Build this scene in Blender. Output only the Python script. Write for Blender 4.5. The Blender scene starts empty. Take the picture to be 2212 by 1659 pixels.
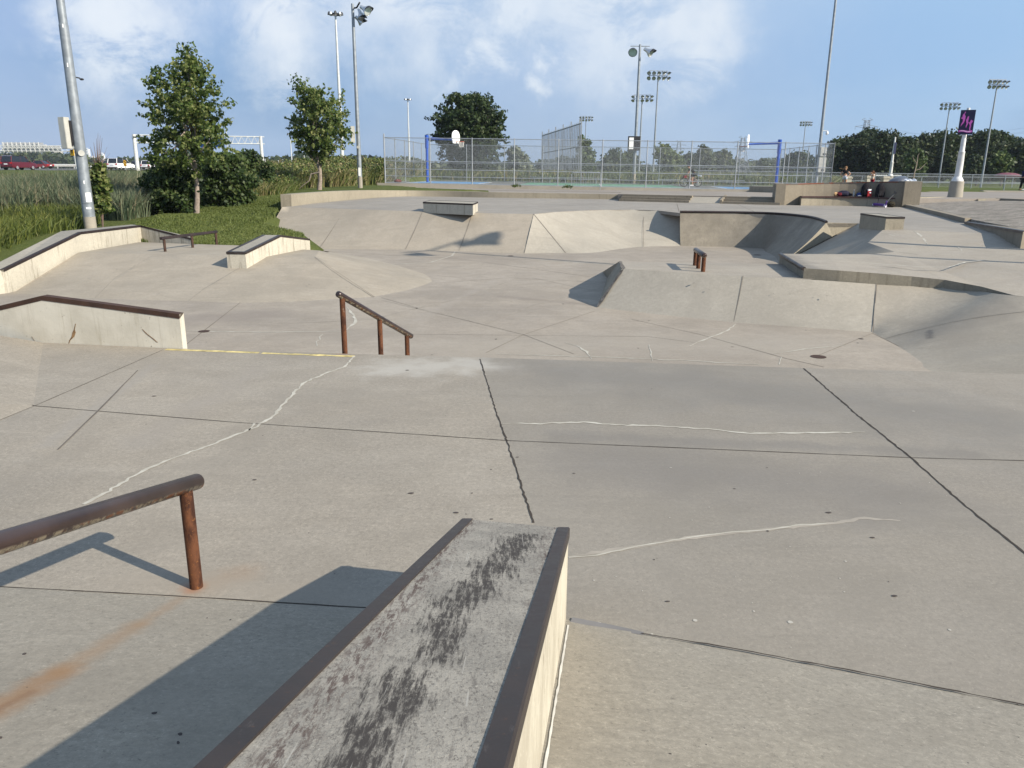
import bpy, math, random
import numpy as np
from mathutils import Vector, Matrix
HAZE=.00013
random.seed(7); rng=np.random.default_rng(11)
sc=bpy.context.scene; COL=sc.collection
R=math.radians
# ------------------------------------------------------------ camera (metres, eye 2.2 m above the near deck)
F=1678.7; PITCH=R(15.44); ROLL=0.0082; EYE=2.2
_r=Vector((math.cos(ROLL),math.sin(ROLL)*math.sin(PITCH),math.sin(ROLL)*math.cos(PITCH)))
_u=Vector((-math.sin(ROLL),math.cos(ROLL)*math.sin(PITCH),math.cos(ROLL)*math.cos(PITCH)))
_f=Vector((0,math.cos(PITCH),-math.sin(PITCH)))
EYEV=Vector((0,0,EYE))
def ray(px,py): return _r*(px-1106)+_u*(829.5-py)+_f*F
def P(px,py,z):                       # survey point -> ground point at height z
    d=ray(px,py); t=(z-EYE)/d.z; return Vector((d.x*t,d.y*t,z))
def Q(px,py,y):                       # survey point -> point at distance y
    d=ray(px,py); t=y/d.y; return Vector((d.x*t,y,EYE+d.z*t))
def PL(px,py,p,n):
    d=ray(px,py); n=Vector(n); t=(Vector(p)-EYEV).dot(n)/d.dot(n); return EYEV+d*t
def PT(px,py,a,b,c): return PL(px,py,a,(Vector(b)-Vector(a)).cross(Vector(c)-Vector(a)))
def VW(px,py,a,b):                    # point on the vertical plane through a and b
    return PL(px,py,a,(b[1]-a[1],-(b[0]-a[0]),0))
def zrow(py,X,Y):                     # height at which column (X,Y) shows on row py
    lo,hi=-5,60
    for _ in range(50):
        m=(lo+hi)/2; v=Vector((X,Y,m))-EYEV
        yy=829.5-F*v.dot(_u)/v.dot(_f)
        if yy>py: lo=m
        else: hi=m
    return lo
cam=bpy.data.cameras.new('camera'); co=bpy.data.objects.new('camera',cam); COL.objects.link(co)
cam.sensor_width=36; cam.lens=36*F/2212; cam.clip_end=6000; cam.clip_start=.05
co.matrix_world=Matrix((( _r.x,_u.x,-_f.x,0),(_r.y,_u.y,-_f.y,0),(_r.z,_u.z,-_f.z,EYE),(0,0,0,1)))
sc.camera=co
# ------------------------------------------------------------ mesh helpers
class MB:
    def __init__(s): s.v=[]; s.f=[]
    def quad(s,*p):
        n=len(s.v); s.v+= [tuple(q) for q in p]; s.f.append(tuple(range(n,n+len(p)))); return s
    def box(s,c,d,rz=0,rx=0,ry=0):
        M=Matrix.Rotation(rz,3,'Z')@Matrix.Rotation(ry,3,'Y')@Matrix.Rotation(rx,3,'X'); n=len(s.v); c=Vector(c)
        for x in(-.5,.5):
            for y in(-.5,.5):
                for z in(-.5,.5): s.v.append(tuple(c+M@Vector((x*d[0],y*d[1],z*d[2]))))
        for f in((0,1,3,2),(4,6,7,5),(0,4,5,1),(2,3,7,6),(0,2,6,4),(1,5,7,3)): s.f.append(tuple(n+i for i in f))
        return s
    def ring(s,c,ax,r,n,ref=None):
        ax=Vector(ax).normalized(); a=ax.orthogonal().normalized() if ref is None else (Vector(ref)-ax*ax.dot(Vector(ref))).normalized()
        b=ax.cross(a); i=len(s.v)
        for k in range(n):
            t=2*math.pi*k/n; s.v.append(tuple(Vector(c)+(a*math.cos(t)+b*math.sin(t))*r))
        return list(range(i,i+n))
    def tube(s,pts,rad,n=10,cap=True,ref=(0.013,0.021,1)):
        pts=[Vector(p) for p in pts]
        if not hasattr(rad,'__len__'): rad=[rad]*len(pts)
        rs=[]
        for i,p in enumerate(pts):
            a=pts[min(i+1,len(pts)-1)]-pts[max(i-1,0)]
            rf=ref if abs(a.normalized().dot(Vector(ref).normalized()))<.95 else (1,.02,.01)
            rs.append(s.ring(p,a,rad[i],n,rf))
        for a,b in zip(rs,rs[1:]):
            for k in range(n): s.f.append((a[k],a[(k+1)%n],b[(k+1)%n],b[k]))
        if cap: s.f.append(tuple(reversed(rs[0]))); s.f.append(tuple(rs[-1]))
        return s
    def prism(s,poly,z0,z1):          # plan polygon between z0 and z1 (numbers or lists)
        n=len(poly); i=len(s.v)
        Z0=z0 if hasattr(z0,'__len__') else [z0]*n; Z1=z1 if hasattr(z1,'__len__') else [z1]*n
        for p,z in zip(poly,Z0): s.v.append((p[0],p[1],z))
        for p,z in zip(poly,Z1): s.v.append((p[0],p[1],z))
        s.f.append(tuple(range(i+n-1,i-1,-1))); s.f.append(tuple(range(i+n,i+2*n)))
        for k in range(n): s.f.append((i+k,i+(k+1)%n,i+n+(k+1)%n,i+n+k))
        return s
    def loft(s,rows,close=False):
        i=len(s.v); m=len(rows[0])
        for r in rows: s.v+=[tuple(p) for p in r]
        for a in range(len(rows)-1):
            for k in range(m if close else m-1):
                k2=(k+1)%m; s.f.append((i+a*m+k,i+a*m+k2,i+(a+1)*m+k2,i+(a+1)*m+k))
        return s
    def blob(s,c,d,seg=12,rings=7,jit=0,rz=0):
        c=Vector(c); M=Matrix.Rotation(rz,3,'Z'); rows=[]
        for a in range(rings+1):
            t=math.pi*a/rings; rr=[]
            for k in range(seg):
                p=2*math.pi*k/seg; j=1+random.uniform(-jit,jit) if 0<a<rings else 1
                rr.append(c+M@Vector((d[0]/2*math.sin(t)*math.cos(p)*j,d[1]/2*math.sin(t)*math.sin(p)*j,d[2]/2*math.cos(t)*j)))
            rows.append(rr)
        return s.loft(rows,True)
    def build(s,name,mat,parent=None,smooth=False,bevel=0,origin=None,fix=True):
        o0=Vector(parent['_o']) if parent is not None and '_o' in parent else Vector((0,0,0))
        org=Vector(origin) if origin is not None else Vector((0,0,0))
        me=bpy.data.meshes.new(name)
        me.from_pydata([tuple(Vector(v)-(o0 if parent is not None else org)) for v in s.v],[],s.f)
        if fix:
            import bmesh
            bm=bmesh.new(); bm.from_mesh(me); bmesh.ops.remove_doubles(bm,verts=bm.verts,dist=1e-5)
            bmesh.ops.recalc_face_normals(bm,faces=bm.faces)
            if bevel:
                ed=[e for e in bm.edges if len(e.link_faces)==2 and e.calc_face_angle(0)>.6]
                bmesh.ops.bevel(bm,geom=ed,offset=bevel,segments=2,affect='EDGES',clamp_overlap=True)
            bm.to_mesh(me); bm.free()
        me.materials.append(mat)
        o=bpy.data.objects.new(name,me); COL.objects.link(o)
        if parent is not None: o.parent=parent; o['_o']=tuple(o0)
        else: o.location=org; o['_o']=tuple(org)
        if smooth:
            for p in me.polygons: p.use_smooth=True
            if smooth!=2:
                try: me.set_sharp_from_angle(angle=R(38))
                except Exception: pass
        return o
class SM:                             # several ribbons, each built as a part of its own
    def __init__(s): s.l=[]
    def loft(s,rows,close=False): m=MB(); m.loft(rows,close); s.l.append(m)
    def build(s,name,mat,parent=None,**k):
        for m in s.l: m.build(name,mat,parent,**k)
def thing(name,label,cat,loc=(0,0,0),group=None):
    o=bpy.data.objects.new(name,None); COL.objects.link(o); o.location=loc; o['_o']=tuple(loc); o.empty_display_size=.3
    return tag(o,label,cat,group)
def tag(o,label,cat,group=None,kind=None):
    o['label']=label; o['category']=cat
    if group: o['group']=group
    if kind: o['kind']=kind
    return o
def struct(o): o['kind']='structure'; return o
def copy_tree(o,parent=None):
    c=o.copy(); COL.objects.link(c); c.parent=parent
    for ch in [x for x in KIDS.get(o.name,[])]: copy_tree(ch,c)
    return c
KIDS={}
def index_kids():
    KIDS.clear()
    for o in bpy.data.objects:
        if o.parent: KIDS.setdefault(o.parent.name,[]).append(o)
def pymesh(name,V,Fc,mat,parent=None,attr=None,kind=None):   # numpy quads mesh
    me=bpy.data.meshes.new(name); n=len(V)//Fc
    o0=np.array(parent['_o']) if parent is not None else np.zeros(3)
    V=np.asarray(V,dtype=np.float32)-o0
    me.vertices.add(len(V)); me.vertices.foreach_set('co',V.astype(np.float32).ravel())
    me.loops.add(n*Fc); me.loops.foreach_set('vertex_index',np.arange(n*Fc,dtype=np.int32))
    me.polygons.add(n); me.polygons.foreach_set('loop_start',np.arange(0,n*Fc,Fc,dtype=np.int32))
    me.polygons.foreach_set('loop_total',np.full(n,Fc,dtype=np.int32))
    me.update(calc_edges=True)
    if attr is not None:
        a=me.attributes.new('tint','FLOAT','FACE'); a.data.foreach_set('value',np.asarray(attr,dtype=np.float32))
    me.materials.append(mat); o=bpy.data.objects.new(name,me); COL.objects.link(o)
    if parent is not None: o.parent=parent; o['_o']=tuple(o0)
    return o
# ------------------------------------------------------------ materials
def S(c):                             # sRGB 0-255 -> linear
    return tuple([((x/255)/12.92 if x/255<=.04045 else ((x/255+.055)/1.055)**2.4) for x in c]+[1])
class NT:
    def __init__(s,name):
        s.m=bpy.data.materials.new(name); s.m.use_nodes=True; s.t=s.m.node_tree; s.n=s.t.nodes; s.l=s.t.links
        s.b=s.n['Principled BSDF']; s.out=s.n['Material Output']; s.tc=None
    def P(s):
        if s.tc is None: s.tc=s.n.new('ShaderNodeNewGeometry')
        return s.tc.outputs['Position']
    def add(s,t,**k):
        n=s.n.new(t)
        for a,b in k.items(): setattr(n,a,b)
        return n
    def set(s,sock,v):
        if hasattr(v,'is_output') or isinstance(v,bpy.types.NodeSocket): s.l.new(v,sock)
        else: sock.default_value=v
    def noise(s,scale,detail=4,rough=.55,vec=None,dist=0):
        n=s.add('ShaderNodeTexNoise'); n.inputs['Scale'].default_value=scale; n.inputs['Detail'].default_value=detail
        n.inputs['Roughness'].default_value=rough; n.inputs['Distortion'].default_value=dist
        s.l.new(vec if vec is not None else s.P(),n.inputs['Vector']); return n.outputs['Fac']
    def ramp(s,f,a,b,lo=0,hi=1):
        n=s.add('ShaderNodeMapRange'); n.interpolation_type='SMOOTHSTEP'
        s.l.new(f,n.inputs[0]); n.inputs[1].default_value=a; n.inputs[2].default_value=b; n.inputs[3].default_value=lo; n.inputs[4].default_value=hi
        return n.outputs[0]
    def math(s,op,a,b=0,c=0):
        n=s.add('ShaderNodeMath',operation=op); s.set(n.inputs[0],a); s.set(n.inputs[1],b); s.set(n.inputs[2],c); return n.outputs[0]
    def vm(s,op,a,b=(0,0,0)):
        n=s.add('ShaderNodeVectorMath',operation=op); s.set(n.inputs[0],a); s.set(n.inputs[1],b); return n
    def mix(s,f,a,b,mode='MIX'):
        n=s.add('ShaderNodeMix',data_type='RGBA',blend_type=mode); s.set(n.inputs[0],f); s.set(n.inputs[6],a); s.set(n.inputs[7],b); return n.outputs[2]
    def scale(s,v,rz=0,vec=None):
        n=s.add('ShaderNodeMapping'); s.l.new(vec if vec is not None else s.P(),n.inputs[0]); n.inputs['Rotation'].default_value=(0,0,rz); n.inputs['Scale'].default_value=v; return n.outputs[0]
    def seg(s,A,B,w,soft=1.0,jag=0,jscale=6):  # 1 on the segment, fading to 0 at distance w
        A=Vector((A[0],A[1],0)); B=Vector((B[0],B[1],0)); d=B-A
        flat=s.vm('MULTIPLY',s.P(),(1,1,0)).outputs[0]
        q=s.vm('SUBTRACT',flat,tuple(A)).outputs[0]
        dt=s.vm('DOT_PRODUCT',q,tuple(d/max(d.length_squared,1e-6))).outputs['Value']
        t=s.add('ShaderNodeClamp'); s.l.new(dt,t.inputs[0])
        sc_=s.add('ShaderNodeVectorMath',operation='SCALE'); sc_.inputs[0].default_value=tuple(d); s.l.new(t.outputs[0],sc_.inputs['Scale'])
        L=s.vm('LENGTH',s.vm('SUBTRACT',q,sc_.outputs[0]).outputs[0]).outputs['Value']
        if jag:
            L=s.math('ADD',L,s.math('MULTIPLY',s.math('SUBTRACT',s.noise(jscale,3),.5),jag))
        return s.ramp(L,0,w,1,0)
    def half(s,A,B,w=.01):            # 1 on the left side of the line A->B
        d=(Vector((B[0],B[1]))-Vector((A[0],A[1]))).normalized(); n=Vector((-d.y,d.x,0)); q=s.vm('DOT_PRODUCT',s.vm('SUBTRACT',s.P(),(A[0],A[1],0)).outputs[0],tuple(n)).outputs['Value']
        return s.ramp(q,-w,w)
    def bump(s,h,strength,dist=.01):
        n=s.add('ShaderNodeBump'); n.inputs['Strength'].default_value=strength; n.inputs['Distance'].default_value=dist
        s.l.new(h,n.inputs['Height']); s.l.new(n.outputs[0],s.b.inputs['Normal'])
    def done(s,col,rough=.8,spec=.3,metal=0):
        s.set(s.b.inputs['Base Color'],col); s.set(s.b.inputs['Roughness'],rough); s.b.inputs['Specular IOR Level'].default_value=spec
        s.b.inputs['Metallic'].default_value=metal; return s.m
def flat(name,c,rough=.6,spec=.3,metal=0,var=.12,sc_=3,rust=0):
    t=NT(name); c=tuple(c)+(1,) if len(c)==3 else c
    k=t.ramp(t.noise(sc_,4),.3,.7,1-var,1+var)
    comb=t.add('ShaderNodeCombineColor'); [t.l.new(k,comb.inputs[i]) for i in range(3)]
    col=t.mix(1,c,comb.outputs[0],'MULTIPLY')
    if rust: col=t.mix(t.ramp(t.noise(9,6,.7),.62-rust,.75-rust*.6),col,(.16,.055,.02,1))
    return t.done(col,rough,spec,metal)
def concrete(name,c,dirt=.18,speck=.35,stains=(),warm=None,streak=None,fine=1.0,cream=None):
    """c albedo; stains: list of (mask-builder, colour, amount)"""
    t=NT(name)
    big=t.noise(.33,5,.6); med=t.noise(1.9,5,.62,dist=.4); sm=t.noise(11,4,.6)
    base=t.mix(t.ramp(big,.32,.68),tuple(x*(1-dirt*.55) for x in c)+(1,),tuple(x*(1+dirt*.45) for x in c)+(1,))
    if warm: base=t.mix(t.ramp(t.noise(.55,4,.6,t.scale((1,1,1.1))),.42,.66,0,.8),base,tuple(warm)+(1,))
    base=t.mix(t.ramp(med,.35,.7,0,.5*dirt*2),base,tuple(x*(1-dirt) for x in c)+(1,))
    # long faint trowel and wheel scuffs
    sk=t.noise(1.2,5,.7,t.scale((.35,2.4,1),R(20)))
    base=t.mix(t.ramp(sk,.54,.72,0,.45),base,tuple(min(.6,x*1.22) for x in c)+(1,))
    sk2=t.noise(1.7,5,.7,t.scale((.22,3.4,1),R(-28)))
    base=t.mix(t.ramp(sk2,.55,.70,0,.40),base,tuple(x*.72 for x in c)+(1,))
    fl=t.noise(62*fine,4,.85); fl2=t.noise(38*fine,4,.85,t.scale((1,1,1),.7))
    base=t.mix(t.ramp(fl,.53,.68,0,speck*.8),base,tuple(min(.7,x*1.6) for x in c)+(1,))
    base=t.mix(t.ramp(fl2,.44,.30,0,speck),base,tuple(x*.50 for x in c)+(1,))
    gr_=t.ramp(t.noise(27*fine,7,.92),.30,.70,(.76 if fine>=1 else .87),(1.25 if fine>=1 else 1.12)); cc_=t.add('ShaderNodeCombineColor'); [t.l.new(gr_,cc_.inputs[i]) for i in range(3)]; base=t.mix(1,base,cc_.outputs[0],'MULTIPLY')
    base=t.mix(t.ramp(t.noise(.75,6,.68,t.scale((1,1,1),R(40)),dist=.8),.50,.62,0,.38),base,tuple(x*.80 for x in c)+(1,))
    base=t.mix(t.ramp(sm,.35,.65,0,.25),base,tuple(x*.85 for x in c)+(1,))
    if streak:                        # vertical rain streaks on walls
        sn=t.noise(1,5,.65,t.scale((9,9,.7)))
        base=t.mix(t.ramp(sn,.52,.72,0,streak),base,(.10,.085,.06,1))
        pn=t.noise(14,3,.7); base=t.mix(t.ramp(pn,.70,.76,0,.8),base,(.09,.075,.055,1))
    for mk,colr,amt in stains:
        m=mk(t); base=t.mix(t.math('MULTIPLY',m,amt),base,tuple(colr)+(1,))
    h=t.math('ADD',t.math('MULTIPLY',fl,.5),t.math('MULTIPLY',sm,1.0))
    t.bump(h,.22,.006)
    return t.done(base,t.ramp(med,.3,.7,.72,.9),.25)
# ------------------------------------------------------------ material library
ZB=-.6; ZP=.62                         # basin floor and upper platform
def plaza(x,y=38): return EYE-(1.22+.0015*(x-8.4)+.005*(y-38))
def cz(x): return EYE-(1.08+.0085*x)
def PP(px,py):                         # survey point -> plaza surface
    return PL(px,py,(0,38,plaza(0)),(.0015,.005,1))
CD=(.212,.188,.163)
rustA=P(418,1268,0)
def st_rust(t):
    a=t.seg(P(395,1292,0),P(240,1385,.12),.10,jag=.10,jscale=9); return a
M={}
near_pts=dict(w1=P(860,790,0),w2=P(1000,790,0))
M['deck']=concrete('deck_concrete',(.250,.224,.187),.30,.85,warm=(.275,.243,.199),stains=[
  (lambda t:t.math('MULTIPLY',t.half(P(1152,1130,0),P(1037,776,0)) if False else t.math('SUBTRACT',1,t.half(P(1152,1130,0),P(1037,776,0))),t.half(P(2225,1205,0),P(1736,796,0))),(.175,.162,.142),.42),
  (lambda t:t.math('SUBTRACT',1,t.half(P(2225,1205,0),P(1736,796,0))),(.185,.172,.155),.3),
  (lambda t:t.seg(P(850,796,0),P(1020,787,0),.62,jag=.9,jscale=3.5),(.36,.34,.305),.75),
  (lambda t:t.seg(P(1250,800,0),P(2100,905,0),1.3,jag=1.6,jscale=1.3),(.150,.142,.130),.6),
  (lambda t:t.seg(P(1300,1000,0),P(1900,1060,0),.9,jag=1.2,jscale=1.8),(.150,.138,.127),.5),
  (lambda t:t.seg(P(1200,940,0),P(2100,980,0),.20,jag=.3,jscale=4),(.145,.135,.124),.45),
  (lambda t:t.seg(rustA+Vector((.02,-.02,0)),rustA+Vector((.22,.16,0)),.17,jag=.16,jscale=12),(.26,.185,.125),.4),
  (lambda t:t.seg(rustA,rustA,.10,jag=.05,jscale=20),(.30,.10,.03),.9),
  (lambda t:t.seg(P(745,762,0),P(745,762,0),.16,jag=.1,jscale=12),(.22,.11,.05),.7),
  (lambda t:t.seg(P(280,1250,0),P(760,1290,0),.25,jag=.5,jscale=4),(.255,.225,.185),.5),
  (lambda t:t.seg(P(100,960,0),P(330,790,0),.12,jag=.2,jscale=5),(.245,.225,.20),.5),
  (lambda t:t.seg(P(560,800,0),P(300,960,0),.3,jag=.5,jscale=3),(.235,.212,.185),.4)])
M['bank_near']=concrete('near_bank_concrete',(.256,.231,.190),.2,.85,warm=(.280,.250,.200),stains=[
  (lambda t:t.seg(P(400,1285,0),P(300,1350,.12),.07,jag=.07,jscale=14),(.28,.185,.11),.40),
  (lambda t:t.seg(P(300,1350,.12),P(130,1440,.30),.10,jag=.08,jscale=12),(.27,.175,.10),.5),
  (lambda t:t.seg(P(130,1440,.30),P(-60,1530,.45),.12,jag=.10,jscale=12),(.26,.15,.075),.7),
  (lambda t:t.seg(P(60,1472,.38),P(-30,1508,.45),.035,jag=.05,jscale=30),(.15,.07,.035),.35)])
M['basin']=concrete('basin_concrete',(.270,.237,.198),.32,.45,warm=(.300,.261,.213),fine=.6,stains=[
  (lambda t:t.seg(P(1000,750,ZB),P(1700,740,ZB),1.3,jag=1.8,jscale=.9),(.275,.248,.21),.45),
  (lambda t:t.seg(P(1030,560,ZB),P(1700,545,ZB),1.6,jag=2,jscale=.8),(.205,.178,.152),.35),
  (lambda t:t.seg(P(400,690,ZB),P(560,680,ZB),1.0,jag=.9,jscale=1.4),(.185,.160,.140),.5),
  (lambda t:t.seg(P(900,690,ZB),P(1080,600,ZB),.25,jag=.4,jscale=2),(.28,.25,.215),.4),
  (lambda t:t.seg(P(1080,640,ZB),P(1290,660,ZB),.25,jag=.3,jscale=3),(.17,.145,.125),.4)])
M['platform']=concrete('platform_concrete',(.240,.220,.194),.25,.45,warm=(.262,.238,.205),fine=.5)
M['plaza']=concrete('plaza_concrete',(.235,.208,.180),.15,.2,fine=.4)
M['bank']=concrete('bank_concrete',(.280,.248,.203),.26,.35,warm=(.310,.271,.220),fine=.6)
M['bankpale']=concrete('pale_bank_concrete',(.295,.270,.228),.2,.25,warm=(.325,.297,.25),fine=.6)
M['pyr']=concrete('pyramid_concrete',(.280,.248,.202),.26,.35,warm=(.308,.269,.216),fine=.6)
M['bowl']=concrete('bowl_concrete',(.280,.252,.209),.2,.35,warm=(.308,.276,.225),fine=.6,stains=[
  (lambda t:t.seg(P(2010,700,-.3),P(2150,680,-.1),.9,jag=1.3,jscale=1.5),(.15,.138,.122),.45),  # both broad patches: real scuffs plus the bowl's shade put into the colour
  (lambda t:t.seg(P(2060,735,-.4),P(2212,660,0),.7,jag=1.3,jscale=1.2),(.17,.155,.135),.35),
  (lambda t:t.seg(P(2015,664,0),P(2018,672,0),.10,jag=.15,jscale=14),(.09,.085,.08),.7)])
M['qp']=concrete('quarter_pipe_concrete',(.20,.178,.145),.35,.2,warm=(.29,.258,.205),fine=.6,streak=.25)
M['pad']=concrete('pad_concrete',(.278,.248,.208),.2,.35,warm=(.30,.268,.22),stains=[
  (lambda t:t.seg(P(1695,553,.35),P(1760,590,.35),.5,jag=.5,jscale=3),(.10,.095,.088),.55)])
M['kerb']=concrete('kerb_face_concrete',(.22,.198,.155),.3,.3,streak=.5)
M['wallcream']=concrete('cream_wall_concrete',(.43,.40,.335),.22,.3,streak=.7,warm=(.48,.445,.37))
M['ledgegrey']=concrete('ledge_top_concrete',(.24,.225,.195),.2,.4)
M['wall']=concrete('seat_wall_concrete',(.275,.245,.19),.2,.15,streak=.35)
M['wallgrey']=concrete('grey_wall_concrete',(.225,.195,.15),.2,.15,streak=.4)
def ledge_mat():
    t=NT('scuffed_ledge_concrete'); v=t.scale((1,1,1),R(5))
    base=t.mix(t.ramp(t.noise(5,5),.35,.65),(.225,.208,.180,1),(.30,.276,.236,1))
    base=t.mix(t.ramp(t.noise(95,5,.9,t.scale((1,.55,1),R(5))),.50,.36,0,.85),base,(.085,.076,.068,1)); base=t.mix(t.ramp(t.noise(1,6,.8,t.scale((70,9,9),R(5))),.52,.66,0,.55),base,(.10,.088,.078,1))
    fl=t.noise(90,3,.8); base=t.mix(t.ramp(fl,.56,.70,0,.55),base,(.42,.39,.33,1))
    # rubbed-in black wax, dragged lengthwise
    w=t.noise(1.0,8,.80,t.scale((58,5.5,8),R(5)),dist=.1); patch=t.noise(3.0,4,.65,t.scale((1.6,.8,1),R(5)))
    
    tp=lambda x,y: PT(x,y,a0,a1,b0); cen=t.math('MAXIMUM',t.seg(tp(1125,1160),tp(1010,1290),.17,jag=.16,jscale=6),t.math('MAXIMUM',t.seg(tp(1010,1290),tp(850,1500),.15,jag=.20,jscale=6),t.seg(tp(850,1500),tp(760,1700),.13,jag=.14,jscale=7)))
    m=t.ramp(t.math('ADD',t.math('MULTIPLY',cen,.55),t.math('ADD',t.math('MULTIPLY',w,2.4),t.math('MULTIPLY',patch,.6))),1.74,2.08)
    e1=t.seg((-.205,3.56),(-.50,.4),.075,jag=.07,jscale=11); e2=t.seg((.215,3.48),(-.02,.4),.085,jag=.09,jscale=10)
    w2=t.noise(1,5,.8,t.scale((60,12,1),R(5)))
    e=t.math('MULTIPLY',t.math('MAXIMUM',e1,e2),t.ramp(w2,.47,.58)); e=t.math('MULTIPLY',e,.9)
    grain=t.noise(55,4,.8,t.scale((1,.3,1),R(5))); m=t.math('MULTIPLY',m,t.ramp(grain,.34,.50,.35,1))
    col=t.mix(m,base,(.050,.044,.040,1)); col=t.mix(e,col,(.085,.060,.052,1))
    sc2=t.noise(1,2,.5,t.scale((110,2.2,1),R(5))); col=t.mix(t.ramp(sc2,.70,.73,0,.5),col,(.40,.38,.34,1))
    t.bump(t.math('ADD',fl,t.noise(24,4,.7)),.4,.004)
    return t.done(col,.85,.2)

def steel_mat(name,a,b,rgh=.36,edge=.2):
    t=NT(name); n1=t.noise(4.2,6,.7); n2=t.noise(40,4,.7); n3=t.noise(1,4,.7,t.scale((40,5,40),R(5)))
    c=t.mix(t.ramp(n1,.35,.68),a+(1,),b+(1,)); c=t.mix(t.ramp(n2,.60,.74,0,.45),c,(.16,.075,.035,1))
    c=t.mix(t.ramp(n3,.62,.72,0,.35),c,(.13,.11,.10,1)); t.bump(n2,.12,.003)
    return t.done(c,t.ramp(n1,.3,.7,rgh,rgh+.2),.5,.35)
M['steel']=steel_mat('worn_steel_edge',(.030,.023,.021),(.052,.040,.036))
M['steeldark']=steel_mat('dark_steel_coping',(.020,.014,.014),(.035,.022,.02),.5)
M['rust']=steel_mat('rusty_steel',(.065,.033,.022),(.040,.022,.016),.7)
def rail_mat():
    t=NT('rusty_post_steel'); n1=t.noise(1,5,.7,t.scale((14,14,5))); n2=t.noise(60,4,.7)
    c=t.mix(t.ramp(n1,.38,.60),(.040,.016,.010,1),(.115,.046,.022,1)); c=t.mix(t.ramp(n2,.58,.7,0,.6),c,(.26,.11,.035,1))
    c=t.mix(t.ramp(t.noise(1,4,.6,t.scale((20,20,6))),.66,.72,0,.7),c,(.28,.25,.20,1)); t.bump(n2,.3,.003)
    return t.done(c,.8,.25,.1)
M['post']=rail_mat()
def railtop_mat():
    t=NT('polished_rail_steel'); nz=t.add('ShaderNodeSeparateXYZ'); t.l.new(t.add('ShaderNodeNewGeometry').outputs['Normal'],nz.inputs[0])
    under=t.ramp(nz.outputs['Z'],-.15,-.45); n=t.noise(30,4,.7); c=t.mix(t.ramp(t.noise(3,5),.35,.7),(.030,.019,.017,1),(.055,.036,.032,1))
    c=t.mix(t.math('MULTIPLY',under,t.ramp(n,.42,.56)),c,(.24,.20,.14,1)); c=t.mix(t.math('MULTIPLY',under,t.ramp(t.noise(17,3),.55,.62)),c,(.13,.045,.015,1))
    return t.done(c,.36,.55,.3)
M['railtop']=railtop_mat()
M['joint']=flat('joint_dark',(.05,.043,.037),.95,.1)
M['jointfaint']=flat('saw_cut',(.15,.13,.11),.95,.1)
def seal_mat():
    t=NT('crack_sealant'); c=t.mix(t.ramp(t.noise(5,4),.35,.6),(.44,.42,.365,1),(.34,.318,.27,1)); return t.done(c,.8,.2)
M['seal']=seal_mat()
M['sealfaint']=flat('faint_sealant',(.282,.255,.218),.85,.2)
M['gum']=flat('gum_black',(.062,.052,.048),.8,.2)
M['chip']=flat('pale_chip',(.36,.34,.30),.8,.2)
M['yellow']=flat('worn_yellow_paint',(.46,.375,.16),.7,.3,var=.45,sc_=8)
M['grass']=None
# ------------------------------------------------------------ near deck, banks under the camera
DE=[P(360,752,0),P(780,765,0),P(1040,772,0),P(1735,795,0),P(2212,808,0)]
K1=P(93.5,740,0); K2=P(72,877,0); kd=(K2-K1); K3=K1+kd*((K1.y-4.05)/(K1.y-K2.y))
FL=[Vector((K3.x,4.05,0)),P(0,1268,0),P(760,1312,0),Vector((.29,3.48,0)),P(2212,1525,0),Vector((6.5,1.48,0))]
E0=P(358,751.6,0)
K4=P(-70,940,0)
deck=[Vector((-9.5,4.35)),Vector((-8,4.22))]+[Vector((p.x,p.y)) for p in FL[1:]]+[Vector((12,1.0)),Vector((12,8.1)),Vector((7.2,8.45))]+[Vector((p.x,p.y)) for p in reversed(DE)]+[Vector((K1.x,K1.y)),Vector((K2.x,K2.y)),Vector((K4.x,K4.y))]
m=MB().prism(deck,-1.4,0)
near_deck=struct(m.build('deck',M['deck']))
def strip(mb,pts,w,jit=0,sub=0.12,zoff=.003,taper=False):
    """flat ribbon along world points"""
    pts=[Vector(p) for p in pts]; out=[pts[0]]
    for a,b in zip(pts,pts[1:]):
        n=max(1,int((b-a).length/sub))
        for k in range(1,n+1):
            p=a.lerp(b,k/n)
            if k<n and jit:
                d=(b-a).normalized(); nn=Vector((-d.y,d.x,0)); p=p+nn*random.gauss(0,jit)
            out.append(p)
    rows=[]; N=len(out)
    for i,p in enumerate(out):
        d=(out[min(i+1,N-1)]-out[max(i-1,0)]).normalized(); nn=Vector((-d.y,d.x,0)).normalized()
        ww=w*(random.uniform(.6,1.35) if jit else 1)/2
        if taper and (i<3 or i>N-4): ww*=.4
        rows.append([p+nn*ww+Vector((0,0,zoff)),p-nn*ww+Vector((0,0,zoff))])
    mb.loft(rows); return mb
def PS(l,z): return [P(x,y,z) for x,y in l]
j=MB()
strip(j,PS([(1037,776),(1048,812),(1075,900),(1095,952),(1120,1030),(1152,1130)],0),.013,.0032,.04)
strip(j,PS([(1736,796),(1850,895),(1968,989),(2080,1088),(2225,1205)],0),.016,.0032,.05)
strip(j,PS([(-30,850),(75,877),(500,912),(1095,952),(1968,989),(2230,996)],0),.009,.0008,.15)
strip(j,PS([(352,756),(75,877),(-10,912)],0),.007,.001,.15)
strip(j,PS([(0,1268),(380,1288),(765,1312),(900,1320)],0),.007,.0006,.1)
strip(j,[P(1385,1372,0),P(1600,1408,0),P(1850,1455,0),P(2100,1505,0),P(2225,1530,0)],.009,.0016,.05,.012)
strip(j,PS([(2195,1524),(2225,1550)],0),.012,.001,.1,.006)
j.build('expansion_joints',M['joint'],near_deck,fix=False)
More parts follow.
